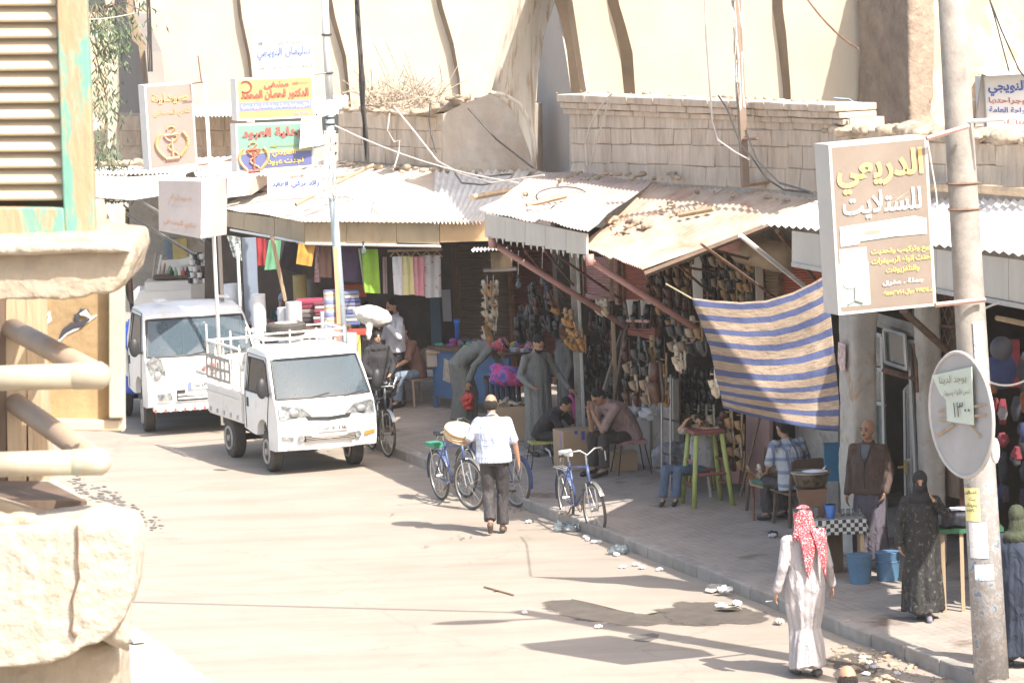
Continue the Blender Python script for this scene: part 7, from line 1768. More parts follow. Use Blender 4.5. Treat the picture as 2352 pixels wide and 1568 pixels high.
# cloth: grid draped
mc, ntc, pcc = mk('checked_cloth'); uvn = node(ntc, 'ShaderNodeUVMap', uv_map='cloth'); ck_ = node(ntc, 'ShaderNodeTexChecker', i_Scale=1.0)
ck_.inputs['Color1'].default_value = (.5, .5, .48, 1); ck_.inputs['Color2'].default_value = (.04, .04, .04, 1)
mpc = node(ntc, 'ShaderNodeMapping'); mpc.inputs['Scale'].default_value = (22, 22, 22); ntc.links.new(uvn.outputs[0], mpc.inputs[0]); ntc.links.new(mpc.outputs[0], ck_.inputs['Vector']); ntc.links.new(ck_.outputs[0], pcc.inputs['Base Color']); pcc.inputs['Roughness'].default_value = .9
P = []; UVc = []; nx, ny = 26, 22; ov = .17
for j in range(ny + 1):
 r_ = []
 for i in range(nx + 1):
  a = -ov + (tw + 2 * ov) * i / nx; b = -ov + (.45 + ov) * j / ny
  x, y, z = tx0 + a, tbp.y - .07 + b, zt
  dx = max(0, -a, a - tw); dy = max(0, -b)
  if dx > 0: x = tx0 - .01 - dx * .15 if a < 0 else tx1 + .01 + dx * .15; z -= dx
  if dy > 0: y = tbp.y - .08 - dy * .12 + .012 * sin(a * 40); z -= dy
  z += .004 * nz((a * 8, b * 8, 0)) - (.09 if (dy > 0 and a < tw * .25) else 0) * (dy / ov)
  r_.append(Vector((x, y, z))); UVc.append((a, b))
 P.append(r_)
cl_ = build(MB().grid(P), 'tablecloth', mc, label='black and white checked cloth over the small table', cat='tablecloth', smooth=True)
ul = cl_.data.uv_layers.new(name='cloth')
for lp_ in cl_.data.loops: ul.data[lp_.index].uv = UVc[lp_.vertex_index]
cl_.modifiers.new('t', 'SOLIDIFY').thickness = .004
cup = PY(1907, 1181, 44.95); cup.z = zt + .004
build(MB().lathe(cup, [(.05, 0), (.05, .04), (.068, .15), (.060, .15), (.045, .03), (.0, .02)], 18, cap=False), 'blue_cup', M('blue_cup', (.05, .16, .48), .4, .03, 3, 0), label='bright blue plastic tumbler on the checked table', cat='cup', smooth=True)
g2 = PY(1875, 1170, 44.95); g2.z = zt + .004
build(MB().lathe(g2, [(.025, 0), (.038, .13), (.034, .13), (.022, .01)], 14, cap=False), 'glass', glassmat('drinking_glass', (.9, .9, .9), .7, .05), label='tall clear glass beside the blue tumbler', cat='glass', smooth=True)
for i in range(4):
 x = 1935 + i * 13; p = PY(x, 1172, 45.05); p.z = zt + .004
 build(MB().lathe(p, [(.02, 0), (.026, .08), (.024, .08), (.018, .01)], 10, cap=False), 'glass', MATS['drinking_glass'], label='small tea glass in the row on the checked table', cat='glass', group='small tea glasses on the checked table', smooth=True)
def bucket(lb, x, y):
 c = G(x, y, SW); t = thing('bucket', lb, 'bucket', tuple(c)); m = M('faded_blue_plastic', (.10, .20, .32), .5, .12, 4, 0)
 build(MB().lathe(c, [(.115, 0), (.125, .05), (.135, .28), (.14, .29), (.14, .32), (.133, .325), (.128, .3), (.118, .05), (.0, .03)], 26, cap=False), 'body', m, t, smooth=True, auto=50)
 build(MB().torus(c + Z * .22, Z, .133, .006, 26, 4).torus(c + Z * .32, Z, .139, .007, 26, 5), 'band', m, t)
 return t
bucket('faded blue bucket under the checked table', 1976, 1338)
bucket('faded blue bucket standing nearer the old man', 2040, 1332)
# blue can on the column side
build(MB().box(PT(1912, 1060, 2.3), (.2, .15, .45)), 'blue_can', M('teal_can', (.03, .14, .25), .5, .1, 3, 0), label='dark teal can standing in the doorway behind the pan', cat='can')
# ------------------------------------------------------------------ stall of clothes at the near end
sg_ = thing('goods_table', 'green edged table with dark goods beside the woman in black', 'table', tuple(G(2205, 1310, SW)))
gp = PY(2205, 1215, 42.6)
build(MB().box(gp + Vector((.1, .2, 0)), (.7, .7, .04)), 'table_top', M('green_board', (.04, .14, .07), .6, .1, 3, 0), sg_)
for dx in (-.2, .0, .2, .38): build(MB().box(Vector((gp.x + dx, gp.y - .1, (gp.z + SW) / 2)), (.04, .04, gp.z - SW)), 'leg', m_wood, sg_)
build_me(rocky(MB().box(gp + Vector((.1, .2, .1)), (.62, .6, .14)), .03, .03, 8, 2), 'dark_goods', M('dark_goods_mix', (.03, .03, .045), .6, .3, 9, 0, alt=(.4, .4, .42), at=.64, asc=9), label='pile of dark packets on the green edged table', cat='goods')
build(MB().box(gp + Vector((.06, .15, .2)), (.28, .2, .01)), 'paper', m_pap, label='white sheet lying on the dark packets', cat='paper')
build(MB().prism([PT(2200, 930, 2.6), PT(2245, 930, 2.6), PT(2250, 1200, 2.6), PT(2205, 1190, 2.6)], V * .05), 'brown_door', M('brown_door', (.30, .13, .08), .7, .1, 3, 0), label='brown door panel behind the woman in black', cat='door')
build(MB().tube([PT(2290, 730, 2.0), PT(2480, 770, 2.0)], .03, 6), 'rail', m_wood, label='wooden rail carrying clothes in the near stall', cat='rail')
random.seed(9)
gcol = [(.03, .03, .04), (.04, .04, .05), (.16, .02, .03), (.02, .07, .04), (.02, .03, .09), (.2, .2, .21), (.22, .08, .03), (.10, .02, .10)]
gnm = ['black', 'charcoal', 'red', 'green', 'navy', 'grey', 'orange', 'purple']
for i in range(34):
 x = random.uniform(2278, 2400); y = random.uniform(780, 1130); t_ = random.uniform(1.5, 2.6); h_ = random.uniform(25, 60)
 c_i = random.choice([0, 0, 1, 1, 1, 2, 2, 3, 4, 4, 5, 6, 7])
 mb = MB().etube([PT(x, y, t_), PT(x + random.uniform(-4, 4), y + h_ * .5, t_), PT(x + random.uniform(-6, 6), y + h_, t_)], [(.03, .02), (.06, .03), (.035, .02)], Vector((1, 0, 0)), 7)
 build(mb, 'hanging_garment', M('garment_%d' % c_i, gcol[c_i], .85, .2, 8, 0), label='small %s garment hanging in the near stall' % gnm[c_i], cat='garment', group=gnm[c_i] + ' garments hanging in the near stall', smooth=True)
build(MB().ell(PT(2300, 800, 1.4), (.12, .1, .13)), 'cap', i_blk, label='black cap hanging at the top of the near stall', cat='cap', smooth=True)
build(MB().ell(PT(2300, 850, 1.5), (.16, .12, .2)), 'navy_bundle', M('garment_4', (0, 0, 0)), label='navy bundle hanging under the black cap', cat='bundle', smooth=True)
build(MB().torus(PT(2310, 790, 1.2), Vector((-.3, -.9, .1)), .42, .012, 40, 5), 'wire_hoop', m_cablel, label='pale wire hoop hanging beside the lamp post', cat='hoop')
build(MB().box(PT(2320, 835, 1.9), (.2, .1, .5)), 'red_bag', M('garment_2', (0, 0, 0)), label='red bag hanging behind the navy bundle', cat='bag')
# ------------------------------------------------------------------ near building: shutter, ledge, pipe rails, parapet
random.seed(3)
YN = 10.0
own = thing('near_house', 'old house corner with a peeling shutter close to the viewpoint', 'building', tuple(PY(100, 1500, YN + .4)))
m_tq = M('peeling_turquoise', (.145, .32, .255), .7, .08, 3, .1, 30, alt=(.36, .25, .15), at=.47, asc=5.5, soft=.03, stretch=(1.6, 1, .45))
m_slat = M('bare_wood_slat', (.50, .42, .31), .75, .1, 4, .06, 30, stretch=(.3, 1, 1))
m_led = M('crumbling_plaster', (.36, .30, .23), .95, .12, 4, .2, 18, alt=(.33, .245, .16), at=.6, asc=5, soft=.06)
m_pipe = M('worn_cream_pipe', (.37, .32, .24), .6, .08, 6, .02, 30, alt=(.32, .42, .35), at=.6, asc=6, soft=.05)
m_mold = M('plastered_block', (.42, .365, .295), .92, .1, 3, .2, 22, alt=(.31, .255, .19), at=.62, asc=3, soft=.08)
sh = thing('louvred_shutter', 'peeling turquoise wooden shutter with bare louvre slats', 'shutter', tuple(PY(100, 545, YN)))
for k in range(-2, 12):
 y = 28 + k * 37.2
 a0, a1 = PY(-60, y, YN + .05), PY(132 + y * .036, y + 1, YN + .05)
 c = (a0 + a1) / 2; L_ = (a1 - a0).length
 o = build(MB().box((0, 0, 0), (L_, .012, .062)), 'slat', m_slat, sh, world=False, bevel=.004)
 o.location = c - sh.location; o.rotation_euler = (radians(-48), radians(2), 0)
build(MB().prism(PYs([(129, -60), (196, -60), (204, 120), (214, 400), (219, 545), (150, 547), (144, 440), (134, 120)], YN), (0, .05, 0)), 'stile', m_tq, sh, bevel=.004)
build(MB().prism(PYs([(-80, 476), (146, 478), (150, 546), (-80, 546)], YN - .002), (0, .05, 0)), 'bottom_rail', m_tq, sh, bevel=.004)
build(MB().prism(PYs([(-90, -60), (150, -60), (150, 546), (-90, 546)], YN + .12), (0, .03, 0)), 'unlit_room_sheet', m_woodd, own)  # dark sheet stands in for the unlit room behind the slats
build(MB().prism(PYs([(196, 470), (222, 470), (232, 560), (196, 560)], YN + .3), (0, .2, 0)), 'jamb', m_slat, own)
led = rocky(MB().prism(PYs([(-90, 548), (212, 540), (224, 548), (296, 556), (306, 590), (298, 612), (286, 650), (268, 668), (240, 676), (212, 672), (196, 684), (140, 690), (100, 684), (0, 690), (-90, 690)], YN - .12), (0, .5, 0)), .009, .0045, 26, 3)
build_me(led, 'ledge', m_led, own)
build_me(rocky(MB().prism(PYs([(-90, 552), (290, 562), (296, 578), (-90, 590)], YN - .17), (0, .4, 0)), .009, .003, 18, 5), 'ledge_lip', m_mold, own)
# shaded boards under the ledge
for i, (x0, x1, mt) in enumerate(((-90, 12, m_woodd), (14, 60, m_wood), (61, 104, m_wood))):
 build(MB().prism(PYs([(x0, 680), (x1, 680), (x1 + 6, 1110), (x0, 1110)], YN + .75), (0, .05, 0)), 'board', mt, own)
fb_ = thing('painted_board', 'weathered wooden notice board with a painted black and white stroke', 'board', tuple(PY(180, 985, YN + 1.4)))
YBd = YN + 1.3
build(MB().prism(PYs([(96, 600), (252, 600), (250, 962), (100, 962)], YBd), (0, .03, 0)), 'panel', M('ochre_board', (.36, .25, .13), .85, .2, 4, .1, 30, alt=(.3, .17, .08), at=.6, asc=2.5, soft=.1), fb_)
def stroke(pts, wd, mat, d):
 build(MB().etube([PY(x, y, YBd - d) for x, y in pts], [(w_, .001) for w_ in wd], Vector((.5, 0, .86)), 6), 'painted_stroke', mat, fb_)
stroke([(130, 790), (150, 764), (176, 750), (222, 724)], [.002, .007, .009, .002], i_wht, .004)
stroke([(136, 778), (148, 760), (166, 748), (186, 744), (206, 732)], [.002, .008, .010, .009, .002], i_blk, .006)
stroke([(178, 738), (176, 724), (186, 714), (200, 716), (204, 722)], [.006, .008, .008, .008, .003], i_blk, .007)
stroke([(184, 722), (196, 718), (206, 728)], [.003, .009, .003], i_wht, .009)
stroke([(100, 740), (108, 728), (114, 716)], [.012, .016, .004], i_wht, .004); stroke([(100, 730), (106, 722)], [.012, .01], i_blk, .006)
for i, q_ in enumerate(([(250, 478), (284, 478), (285, 960), (250, 960)], [(222, 474), (278, 470), (282, 500), (222, 505)], [(104, 962), (276, 966), (276, 990), (104, 988)], [(262, 482), (272, 470), (286, 990), (276, 992)])):
 build(MB().prism(PYs(q_, YBd - .05 + i * .012), (0, .05, 0)), 'frame_timber', m_slat, fb_, bevel=.004)
build(MB().prism(PYs([(243, 478), (256, 474), (270, 516), (262, 524)], YBd - .09), (0, .02, 0)), 'chip', i_wht, fb_)
rls = thing('pipe_railing', 'two worn cream pipe rails with rounded elbows and shade-brown braces', 'railing', tuple(PY(120, 1095, YN - .3)))
for y0, y1, bx0, by0, rr in ((868, 862, 22, 752, .031), (1066, 1060, 30, 922, .031)):
 YR = YN - .35
 e = PY(222, y1, YR)
 build(MB().tube([PY(-90, y0 + 3, YR), PY(186, y1 + 1, YR)], rr, 16), 'rail', m_pipe, rls, smooth=True)
 build(MB().cap(PY(180, y1 + 1, YR), e, rr * 1.13, rr * 1.16, 16), 'elbow', m_pipe, rls, smooth=True)
 build(MB().tube([e + Vector((-.01, .03, .005)), PY(bx0, by0, YR + 1.15)], rr * .92, 16), 'brace', M('shade_brown_pipe', (.36, .26, .18), .6, .1, 5, 0), rls, smooth=True)  # browner than the rails to stand in for shade on the braces
pr = thing('balcony_parapet', 'cracked plaster parapet of the near balcony', 'parapet', tuple(PY(100, 1500, YN)))
L1 = PYs([(-90, 1222), (60, 1212), (150, 1200), (215, 1190), (296, 1214), (308, 1238), (311, 1290), (305, 1360), (286, 1420), (250, 1462), (225, 1478), (190, 1486), (160, 1506), (110, 1524), (-90, 1540)], YN - .5)
build_me(rocky(MB().prism(L1, (0, .28, 0)), .008, .0022, 16, 2), 'block', m_mold, pr)
crk = MB(); cpt = [(177, 1205), (179, 1250), (178, 1285), (182, 1325), (174, 1350), (166, 1376), (168, 1415), (164, 1448), (176, 1462)]
crk.etube([PY(x, y, YN - .508) for x, y in cpt], [(w_, .004) for w_ in (.002, .003, .002, .003, .0025, .003, .002, .004, .006)], Vector((1, 0, 0)), 6)
build(crk, 'crack', m_woodd, pr)
build_me(rocky(MB().prism(PYs([(-90, 1500), (262, 1478), (272, 1500), (262, 1620), (-90, 1640)], YN - .32), (0, .3, 0)), .03, .012, 5, 6), 'lower_block', m_led, pr)
wing = [PY(215, 1190, YN - .45), PY(298, 1222, YN - .45), PY(130, 1092, YN + .95), PY(62, 1092, YN + .95)]
build_me(rocky(MB().prism([wing[0], wing[1], wing[2], wing[3]], (0, 0, -.3)), .03, .008, 6, 8), 'side_wing', m_mold, pr)
build(MB().prism([PY(-90, 1150, YN - .2), PY(200, 1150, YN - .2), PY(90, 1095, YN + .95), PY(-90, 1095, YN + .95)], (0, 0, -.05)), 'balcony_floor', m_woodd, pr)
build(MB().prism([PY(-90, 1120, YN - .28), PY(160, 1200, YN - .28), PY(160, 1240, YN - .28), PY(-90, 1240, YN - .28)], (0, .05, 0)), 'inner_face', m_led, pr)
lump_ = MB()
for i in range(16):
 p = PY(-20 + i * 15 + random.uniform(-4, 4), 1204 + random.uniform(-8, 6), YN - .42); r = random.uniform(.012, .028)
 lump_.ell(p, (r * 1.8, r, r * .8), Matrix.Rotation(random.random(), 3, 'Y'), 7, 4)
build_me(rocky(lump_, .009, .006, 25, 3), 'rubble', m_led, kind='stuff', label='broken plaster crumbs along the parapet top')
build(MB().prism([Vector((-4, YN + .9, 0)), Vector((PY(80, 1000, YN + .9).x, YN + .9, 0)), Vector((PY(80, 1000, YN + .9).x, YN + .9, 6.5)), Vector((-4, YN + .9, 6.5))], (0, .4, 0)), 'house_wall', m_led, own)
build(MB().prism([Vector((-4, YN - .3, 0)), Vector((PY(220, 1560, YN).x, YN - .3, 0)), Vector((PY(220, 1560, YN).x, YN - .3, 5.9)), Vector((-4, YN - .3, 5.9))], (0, 1.2, 0)), 'house_wall', m_led, own)
# pale canopy below the balcony
cz = 3.0
cn_ = thing('concrete_canopy', 'bright concrete canopy edge beyond the foot of the near balcony', 'canopy', tuple(G(350, 1560, cz)))
build_me(rocky(MB().prism([G(120, 1300, cz), G(285, 1412, cz), G(370, 1462, cz), G(520, 1574, cz), G(520, 1800, cz), G(-100, 1800, cz), G(-100, 1300, cz)], (0, 0, -.2)), .08, .02, 3, 3), 'slab', M('bleached_concrete', (.46, .42, .36), .9, .06, 3, .1), cn_)
build(MB().box(G(300, 1640, 0) + Z * 1.3 + Vector((-1.2, 0, 0)), (.4, .4, 2.9)), 'support', m_conc, cn_)
scrap('small brown brick bit lying on the concrete canopy', 316, 1472, .08, MATS['label_cream'], cz + .02)
# foliage by the hall
def foliage(lb, cen, n, spread, Y, seed, col_, droop=.5):
 random.seed(seed); t = thing('eucalyptus', lb, 'tree', tuple(PY(cen[0], cen[1] + 60, Y))); mb = MB(); mt = [M('leaf_green', (.055, .085, .045), .6, .3, 9, 0), M('leaf_light', (.16, .2, .11), .6, .3, 9, 0)]
 c = PY(cen[0], cen[1], Y); br_ = MB()
 for b in range(9):
  e = c + Vector((random.gauss(0, spread[0]), random.gauss(0, .4), random.gauss(0, spread[1])))
  s0 = c + Vector((-spread[0] * 1.5, .2, spread[1] * .8)); br_.tube([s0, s0.lerp(e, .6) + Vector((0, 0, .15)), e], .012, 4)
  for i in range(n // 9):
   p = e + Vector((random.gauss(0, .16), random.gauss(0, .16), random.gauss(-.1, .22)))
   d = Vector((random.uniform(-.6, .6), random.uniform(-.4, .4), -random.uniform(.4, 1))).normalized(); L = random.uniform(.08, .18); w = d.cross(Vector((random.uniform(-1, 1), 1, 0))).normalized() * L * .11
   mb.add([p, p + d * L * .5 + w, p + d * L, p + d * L * .5 - w], [(0, 1, 2, 3)], random.choice((0, 0, 1)))
 build(br_, 'branch', m_woodd, t); build(mb, 'leaves', mt, t)
foliage('eucalyptus branches drooping beside the shutter before the far niche', (222, 90), 900, (.2, .75), 70, 1, 0)
foliage('eucalyptus spray reaching across the top of the far niche', (268, 36), 300, (.2, .15), 70, 2, 0)
foliage('low eucalyptus tuft by the foot of the far niche', (228, 348), 400, (.16, .16), 70, 3, 0)
foliage('dark leafy branches under the far awning', (290, 480), 700, (.6, .2), 73, 4, 0)
# ------------------------------------------------------------------ people
def rem(mb, vox, sm=4):
 me = mb.mesh('tmp'); o = bpy.data.objects.new('tmp', me)
 r = o.modifiers.new('r', 'REMESH'); r.mode = 'VOXEL'; r.voxel_size = vox
 s = o.modifiers.new('s', 'SMOOTH'); s.iterations = sm; s.factor = .5
 m2 = baked(o); bpy.data.meshes.remove(me); return m2
BASE = dict(pel=(0, 0, .94), wai=(0, 0, 1.08), che=(0, 0, 1.27), nek=(0, -.01, 1.455), hed=(0, .015, 1.60), look=(0, 1, -.05),
 shL=(-.175, 0, 1.39), shR=(.175, 0, 1.39), elL=(-.235, -.03, 1.12), elR=(.235, -.03, 1.12), wrL=(-.25, .06, .87), wrR=(.25, .06, .87), haL=(-.25, .085, .79), haR=(.25, .085, .79),
 hiL=(-.09, 0, .90), hiR=(.09, 0, .90), knL=(-.105, .02, .50), knR=(.105, .02, .50), anL=(-.11, -.02, .09), anR=(.11, -.02, .09), toL=(-.13, .15, .03), toR=(.13, .15, .03))
SIT = dict(pel=(0, 0, .50), wai=(0, .02, .66), che=(0, .05, .86), nek=(0, .08, 1.03), hed=(0, .12, 1.17),
 shL=(-.185, .07, .99), shR=(.185, .07, .99), elL=(-.22, .12, .72), elR=(.22, .12, .72), wrL=(-.15, .36, .62), wrR=(.15, .36, .62), haL=(-.12, .43, .60), haR=(.12, .43, .60),
 hiL=(-.09, .02, .49), hiR=(.09, .02, .49), knL=(-.13, .44, .50), knR=(.13, .44, .50), anL=(-.12, .42, .10), anR=(.12, .42, .10), toL=(-.13, .58, .03), toR=(.13, .58, .03))
m_skin = M('skin', (.42, .235, .15), .6, .08, 8, 0, rnd=.1)
m_hair = M('dark_hair', (.022, .017, .014), .75, .3, 30, .3, 90)
m_grey = M('grey_hair', (.25, .24, .23), .8, .3, 30, .3, 90)
def displace(me, amp, f, seed, vert=0., z0=None):
 for v, n in norms(me):
  p = v.co.copy()
  d = nz((p.x * f, p.y * f, p.z * f * .35), 1, seed) + .5 * nz((p.x * f * 2.3, p.y * f * 2.3, p.z * f * .9), 1, seed + 1)
  k = 1.
  if vert and z0: k += vert * max(0, (z0 - p.z))
  v.co = p + n * (amp * d * k)
def wrinkle(m):
 if not m or m.get('w'): return
 m['w'] = 1; nt = m.node_tree; p = nt.nodes['Principled BSDF']
 tc = node(nt, 'ShaderNodeTexCoord'); mp = node(nt, 'ShaderNodeMapping'); mp.inputs['Scale'].default_value = (1, 1, .45); mp.inputs['Rotation'].default_value = (.3, .4, 0)
 n = node(nt, 'ShaderNodeTexNoise', i_Scale=11.0, i_Detail=4.0, i_Distortion=.8); nt.links.new(tc.outputs['Object'], mp.inputs[0]); nt.links.new(mp.outputs[0], n.inputs['Vector'])
 b = node(nt, 'ShaderNodeBump', i_Strength=.9, i_Distance=.05); nt.links.new(n.outputs[0], b.inputs['Height']); nt.links.new(b.outputs[0], p.inputs['Normal'])
def person(label, loc, face, H=1.74, base='stand', pose=None, top=None, bottom=None, robe=None, head='hair', hair=None, skin=None, shoes=None, vox=.014, shade_skin=None, extra=None, beard=False, girth=1.0, bald=False):
 """face: world direction the figure looks; top=(material, 'short'|'long', fit), bottom=material, robe=(material, hem height, hem width)"""
 for m_ in (top and top[0], bottom, robe and robe[0], hair): wrinkle(m_)
 s = H / 1.74; J = dict(BASE)
 if base == 'sit': J.update(SIT)
 if pose: J.update(pose)
 J = {k: Vector(v) * s for k, v in J.items()}
 ang = atan2(face[1], face[0]) - pi / 2
 t = thing('person', label, 'person', tuple(loc), ang)
 skin = skin or m_skin
 b = MB(); X = Vector((1, 0, 0)); g_ = girth
 shv = (J['shR'] - J['shL']).normalized(); hiv = (J['hiR'] - J['hiL']).normalized()
 b.etube([J['pel'] - (J['che'] - J['pel']).normalized() * .06 * s, J['pel'], J['wai'], J['che'], J['nek'] - (J['nek'] - J['che']).normalized() * .03 * s],
   [(.12 * s * g_, .09 * s * g_), (.155 * s * g_, .11 * s * g_), (.135 * s * g_, .10 * s * g_), (.165 * s * g_, .115 * s * g_), (.07 * s, .06 * s)], [hiv, hiv, shv, shv, shv], 14)
 for q_ in 'LR': b.cap(J['nek'] - Vector((0, 0, .06)) * s, J['sh' + q_] - Vector((0, 0, .016)) * s, .045 * s, .05 * s)
 b.cap(J['nek'] - (J['hed'] - J['nek']) * .3, J['hed'] - (J['hed'] - J['nek']) * .3, .058 * s, .05 * s)
 lk = J['look'].normalized(); R = lk.to_track_quat('Y', 'Z').to_matrix()
 h = J['hed']; hs = s * 1.02
 f = lambda x, y, z: h + R @ Vector((x, y, z)) * hs
 b.ell(f(0, -.012, .02), (.074 * hs, .092 * hs, .098 * hs), R, 16, 10)
 b.ell(f(0, .028, -.045), (.055 * hs, .062 * hs, .062 * hs), R, 12, 8)
 b.ell(f(0, .092, -.012), (.013 * hs, .02 * hs, .024 * hs), R, 8, 6); b.ell(f(0, .08, .025), (.045 * hs, .014 * hs, .01 * hs), R, 8, 5)
 b.ell(f(0, .080, -.055), (.024 * hs, .012 * hs, .009 * hs), R, 8, 5); b.ell(f(0, .072, -.085), (.024 * hs, .018 * hs, .016 * hs), R, 8, 5)
 for sg in (-1, 1): b.ell(f(sg * .074, -.01, 0), (.010 * hs, .018 * hs, .03 * hs), R, 8, 5)
 for q_ in 'LR':
  sg = -1 if q_ == 'L' else 1
  b.cap(J['sh' + q_] - Vector((0, 0, .016)) * s, J['el' + q_], .048 * s, .042 * s); b.cap(J['el' + q_], J['wr' + q_], .041 * s, .028 * s)
  wr, ha = J['wr' + q_], J['ha' + q_]; d = (ha - wr).normalized(); pn = J.get('palm' + q_)
  sd = Vector((0, 1, 0)) if abs(d.y) < .8 else Vector((1, 0, 0)); sd = (sd - d * sd.dot(d)).normalized(); ot = d.cross(sd)
  pc_ = wr + d * .05 * s; b.etube([wr, pc_, wr + d * .085 * s], [(.026 * s, .018 * s), (.040 * s, .016 * s), (.038 * s, .013 * s)], sd, 10)
  inn = -ot * sg
  for i, (o_, L) in enumerate(((-.032, .062), (-.011, .072), (.010, .068), (.031, .055))):
   p0 = wr + d * .08 * s + sd * o_ * s; p1 = p0 + (d * .85 + inn * .25 + sd * o_ * 2.5).normalized() * L * .55 * s; p2 = p1 + (d * .6 + inn * .6).normalized() * L * .5 * s
   b.cap(p0, p1, .0095 * s, .009 * s, 6); b.cap(p1, p2, .009 * s, .0075 * s, 6)
  p0 = wr + d * .03 * s + sd * .028 * s; p1 = p0 + (d * .6 + sd * .8 + inn * .2).normalized() * .04 * s; b.cap(p0, p1, .012 * s, .010 * s, 6); b.cap(p1, p1 + (d * .9 + sd * .1 + inn * .2).normalized() * .03 * s, .010 * s, .008 * s, 6)
  b.cap(J['hi' + q_], J['kn' + q_], .082 * s * g_, .058 * s); b.cap(J['kn' + q_], J['an' + q_], .054 * s, .036 * s); b.cap(J['an' + q_], J['to' + q_], .038 * s, .026 * s)
 body = rem(b, vox, 2)
 build_me(body, 'body', skin, t) if False else None
 body.materials.clear(); body.materials.append(skin); body.polygons.foreach_set('use_smooth', [True] * len(body.polygons)); body.name = 'body'; obj('body', body, t)
 def part(mb, nm, mat, v=vox, amp=.006, fq=9, seed=1, vert=0, z0=None, sm=4):
  me = rem(mb, v, sm); me.update(); displace(me, amp, fq, seed + hash(label) % 50 * 0 + len(label), vert, z0)
  me.materials.clear(); me.materials.append(mat); me.polygons.foreach_set('use_smooth', [True] * len(me.polygons)); me.name = nm
  return obj(nm, me, t)
 # eyes
 ey = MB()
 for sg in (-1, 1): ey.ell(f(sg * .03, .080, .006), (.014 * hs, .008 * hs, .008 * hs), R, 6, 4); ey.ell(f(sg * .032, .090, .030), (.020 * hs, .006 * hs, .005 * hs), R, 6, 4)
 ey.ell(f(0, .094, -.056), (.020 * hs, .004 * hs, .003 * hs), R, 6, 4)
 if bald or hair is m_grey: ey.ell(f(0, .092, -.044), (.024 * hs, .006 * hs, .006 * hs), R, 6, 4)
 build(ey, 'eyes', m_hair, t, world=False)
 e_ = .014 * s
 if top:
  mat, sl, fit = top; c = MB(); w = g_ * fit
  lo = J['pel'] - (J['wai'] - J['pel']).normalized() * .07 * s
  c.etube([lo, J['pel'], J['wai'], J['che'], J['nek'] - (J['nek'] - J['che']).normalized() * .035 * s, J['nek']], [(.185 * s * w, .135 * s * w), (.185 * s * w, .135 * s * w), (.175 * s * w, .13 * s * w), (.185 * s * w, .13 * s * w), (.10 * s, .085 * s), (.065 * s, .062 * s)], [hiv, hiv, shv, shv, shv, shv], 16)
  for q_ in 'LR': c.cap(J['nek'] - Vector((0, 0, .045)) * s, J['sh' + q_] - Vector((0, 0, .012)) * s, .055 * s, .068 * s)
  for q_ in 'LR':
   e = J['el' + q_]
   c.cap(J['sh' + q_] - Vector((0, 0, .012)) * s, J['sh' + q_].lerp(e, .85 if sl == 'short' else 1), .072 * s, .068 * s if sl == 'short' else .058 * s)
   if sl != 'short': c.cap(e, e.lerp(J['wr' + q_], .93 if sl == 'long' else .5), .056 * s, .048 * s)
  c.torus(J['nek'] + (J['hed'] - J['nek']).normalized() * .012 * s, J['hed'] - J['nek'], .060 * s, .013 * s, 16, 6)
  part(c, 'shirt', mat, vox, .009, 8, 1)
 if bottom:
  c = MB(); c.etube([J['pel'] + (J['wai'] - J['pel']).normalized() * .05 * s, J['pel'], (J['hiL'] + J['hiR']) / 2 - (J['wai'] - J['pel']).normalized() * .04 * s], [(.155 * s * g_, .12 * s * g_), (.17 * s * g_, .13 * s * g_), (.15 * s * g_, .12 * s)], hiv, 14)
  for q_ in 'LR':
   a = J['an' + q_].lerp(J['kn' + q_], .06)
   c.cap(J['hi' + q_], J['kn' + q_], .098 * s * g_, .078 * s); c.etube([J['kn' + q_], J['kn' + q_].lerp(a, .5), a], [.077 * s, .072 * s, .075 * s], X, 12)
  part(c, 'trousers', bottom, vox, .010, 9, 3)
 if robe:
  mat, hem, wid = robe; c = MB()
  km = (J['knL'] + J['knR']) / 2; am = (J['anL'] + J['anR']) / 2; ks = (J['knL'] - J['knR']).length / 2; as_ = (J['anL'] - J['anR']).length / 2
  ksp = abs((J['knL'] - J['knR']).dot(Vector((0, 1, 0)))) / 2; asp = abs((J['anL'] - J['anR']).dot(Vector((0, 1, 0)))) / 2
  hm = am + (km - am) * hem
  c.etube([hm, hm.lerp(km, .5), km, (km + J['pel']) / 2, J['pel'], J['wai'], J['che'], J['nek'] - (J['nek'] - J['che']).normalized() * .03 * s, J['nek']],
    [(wid * s, (wid * .8 + asp * .8) * s), (wid * .97 * s, (wid * .78 + asp * .5) * s), (wid * .93 * s, (wid * .75 + ksp * .6) * s), (.20 * s * g_, .165 * s * g_), (.20 * s * g_, .155 * s * g_), (.18 * s * g_, .14 * s * g_), (.185 * s * g_, .13 * s * g_), (.10 * s, .085 * s), (.066 * s, .062 * s)],
    [X, X, X, hiv, hiv, shv, shv, shv, shv], 22)
  if top: c = MB().etube([hm, hm.lerp(km, .5), km, (km + J['pel']) / 2, J['pel']], [(wid * s, wid * .8 * s), (wid * .96 * s, wid * .78 * s), (wid * .9 * s, wid * .75 * s), (.18 * s, .15 * s), (.17 * s, .13 * s)], [X, X, X, hiv, hiv], 22)
  else:
   for q_ in 'LR': c.cap(J['nek'] - Vector((0, 0, .045)) * s, J['sh' + q_] - Vector((0, 0, .012)) * s, .055 * s, .068 * s)
  for q_ in ('' if top else 'LR'):
   e = J['el' + q_]; c.cap(J['sh' + q_] - Vector((0, 0, .012)) * s, e, .066 * s, .058 * s); c.cap(e, e.lerp(J['wr' + q_], .9), .058 * s, .05 * s)
  me = rem(c, vox, 3); me.update(); sd0 = len(label)
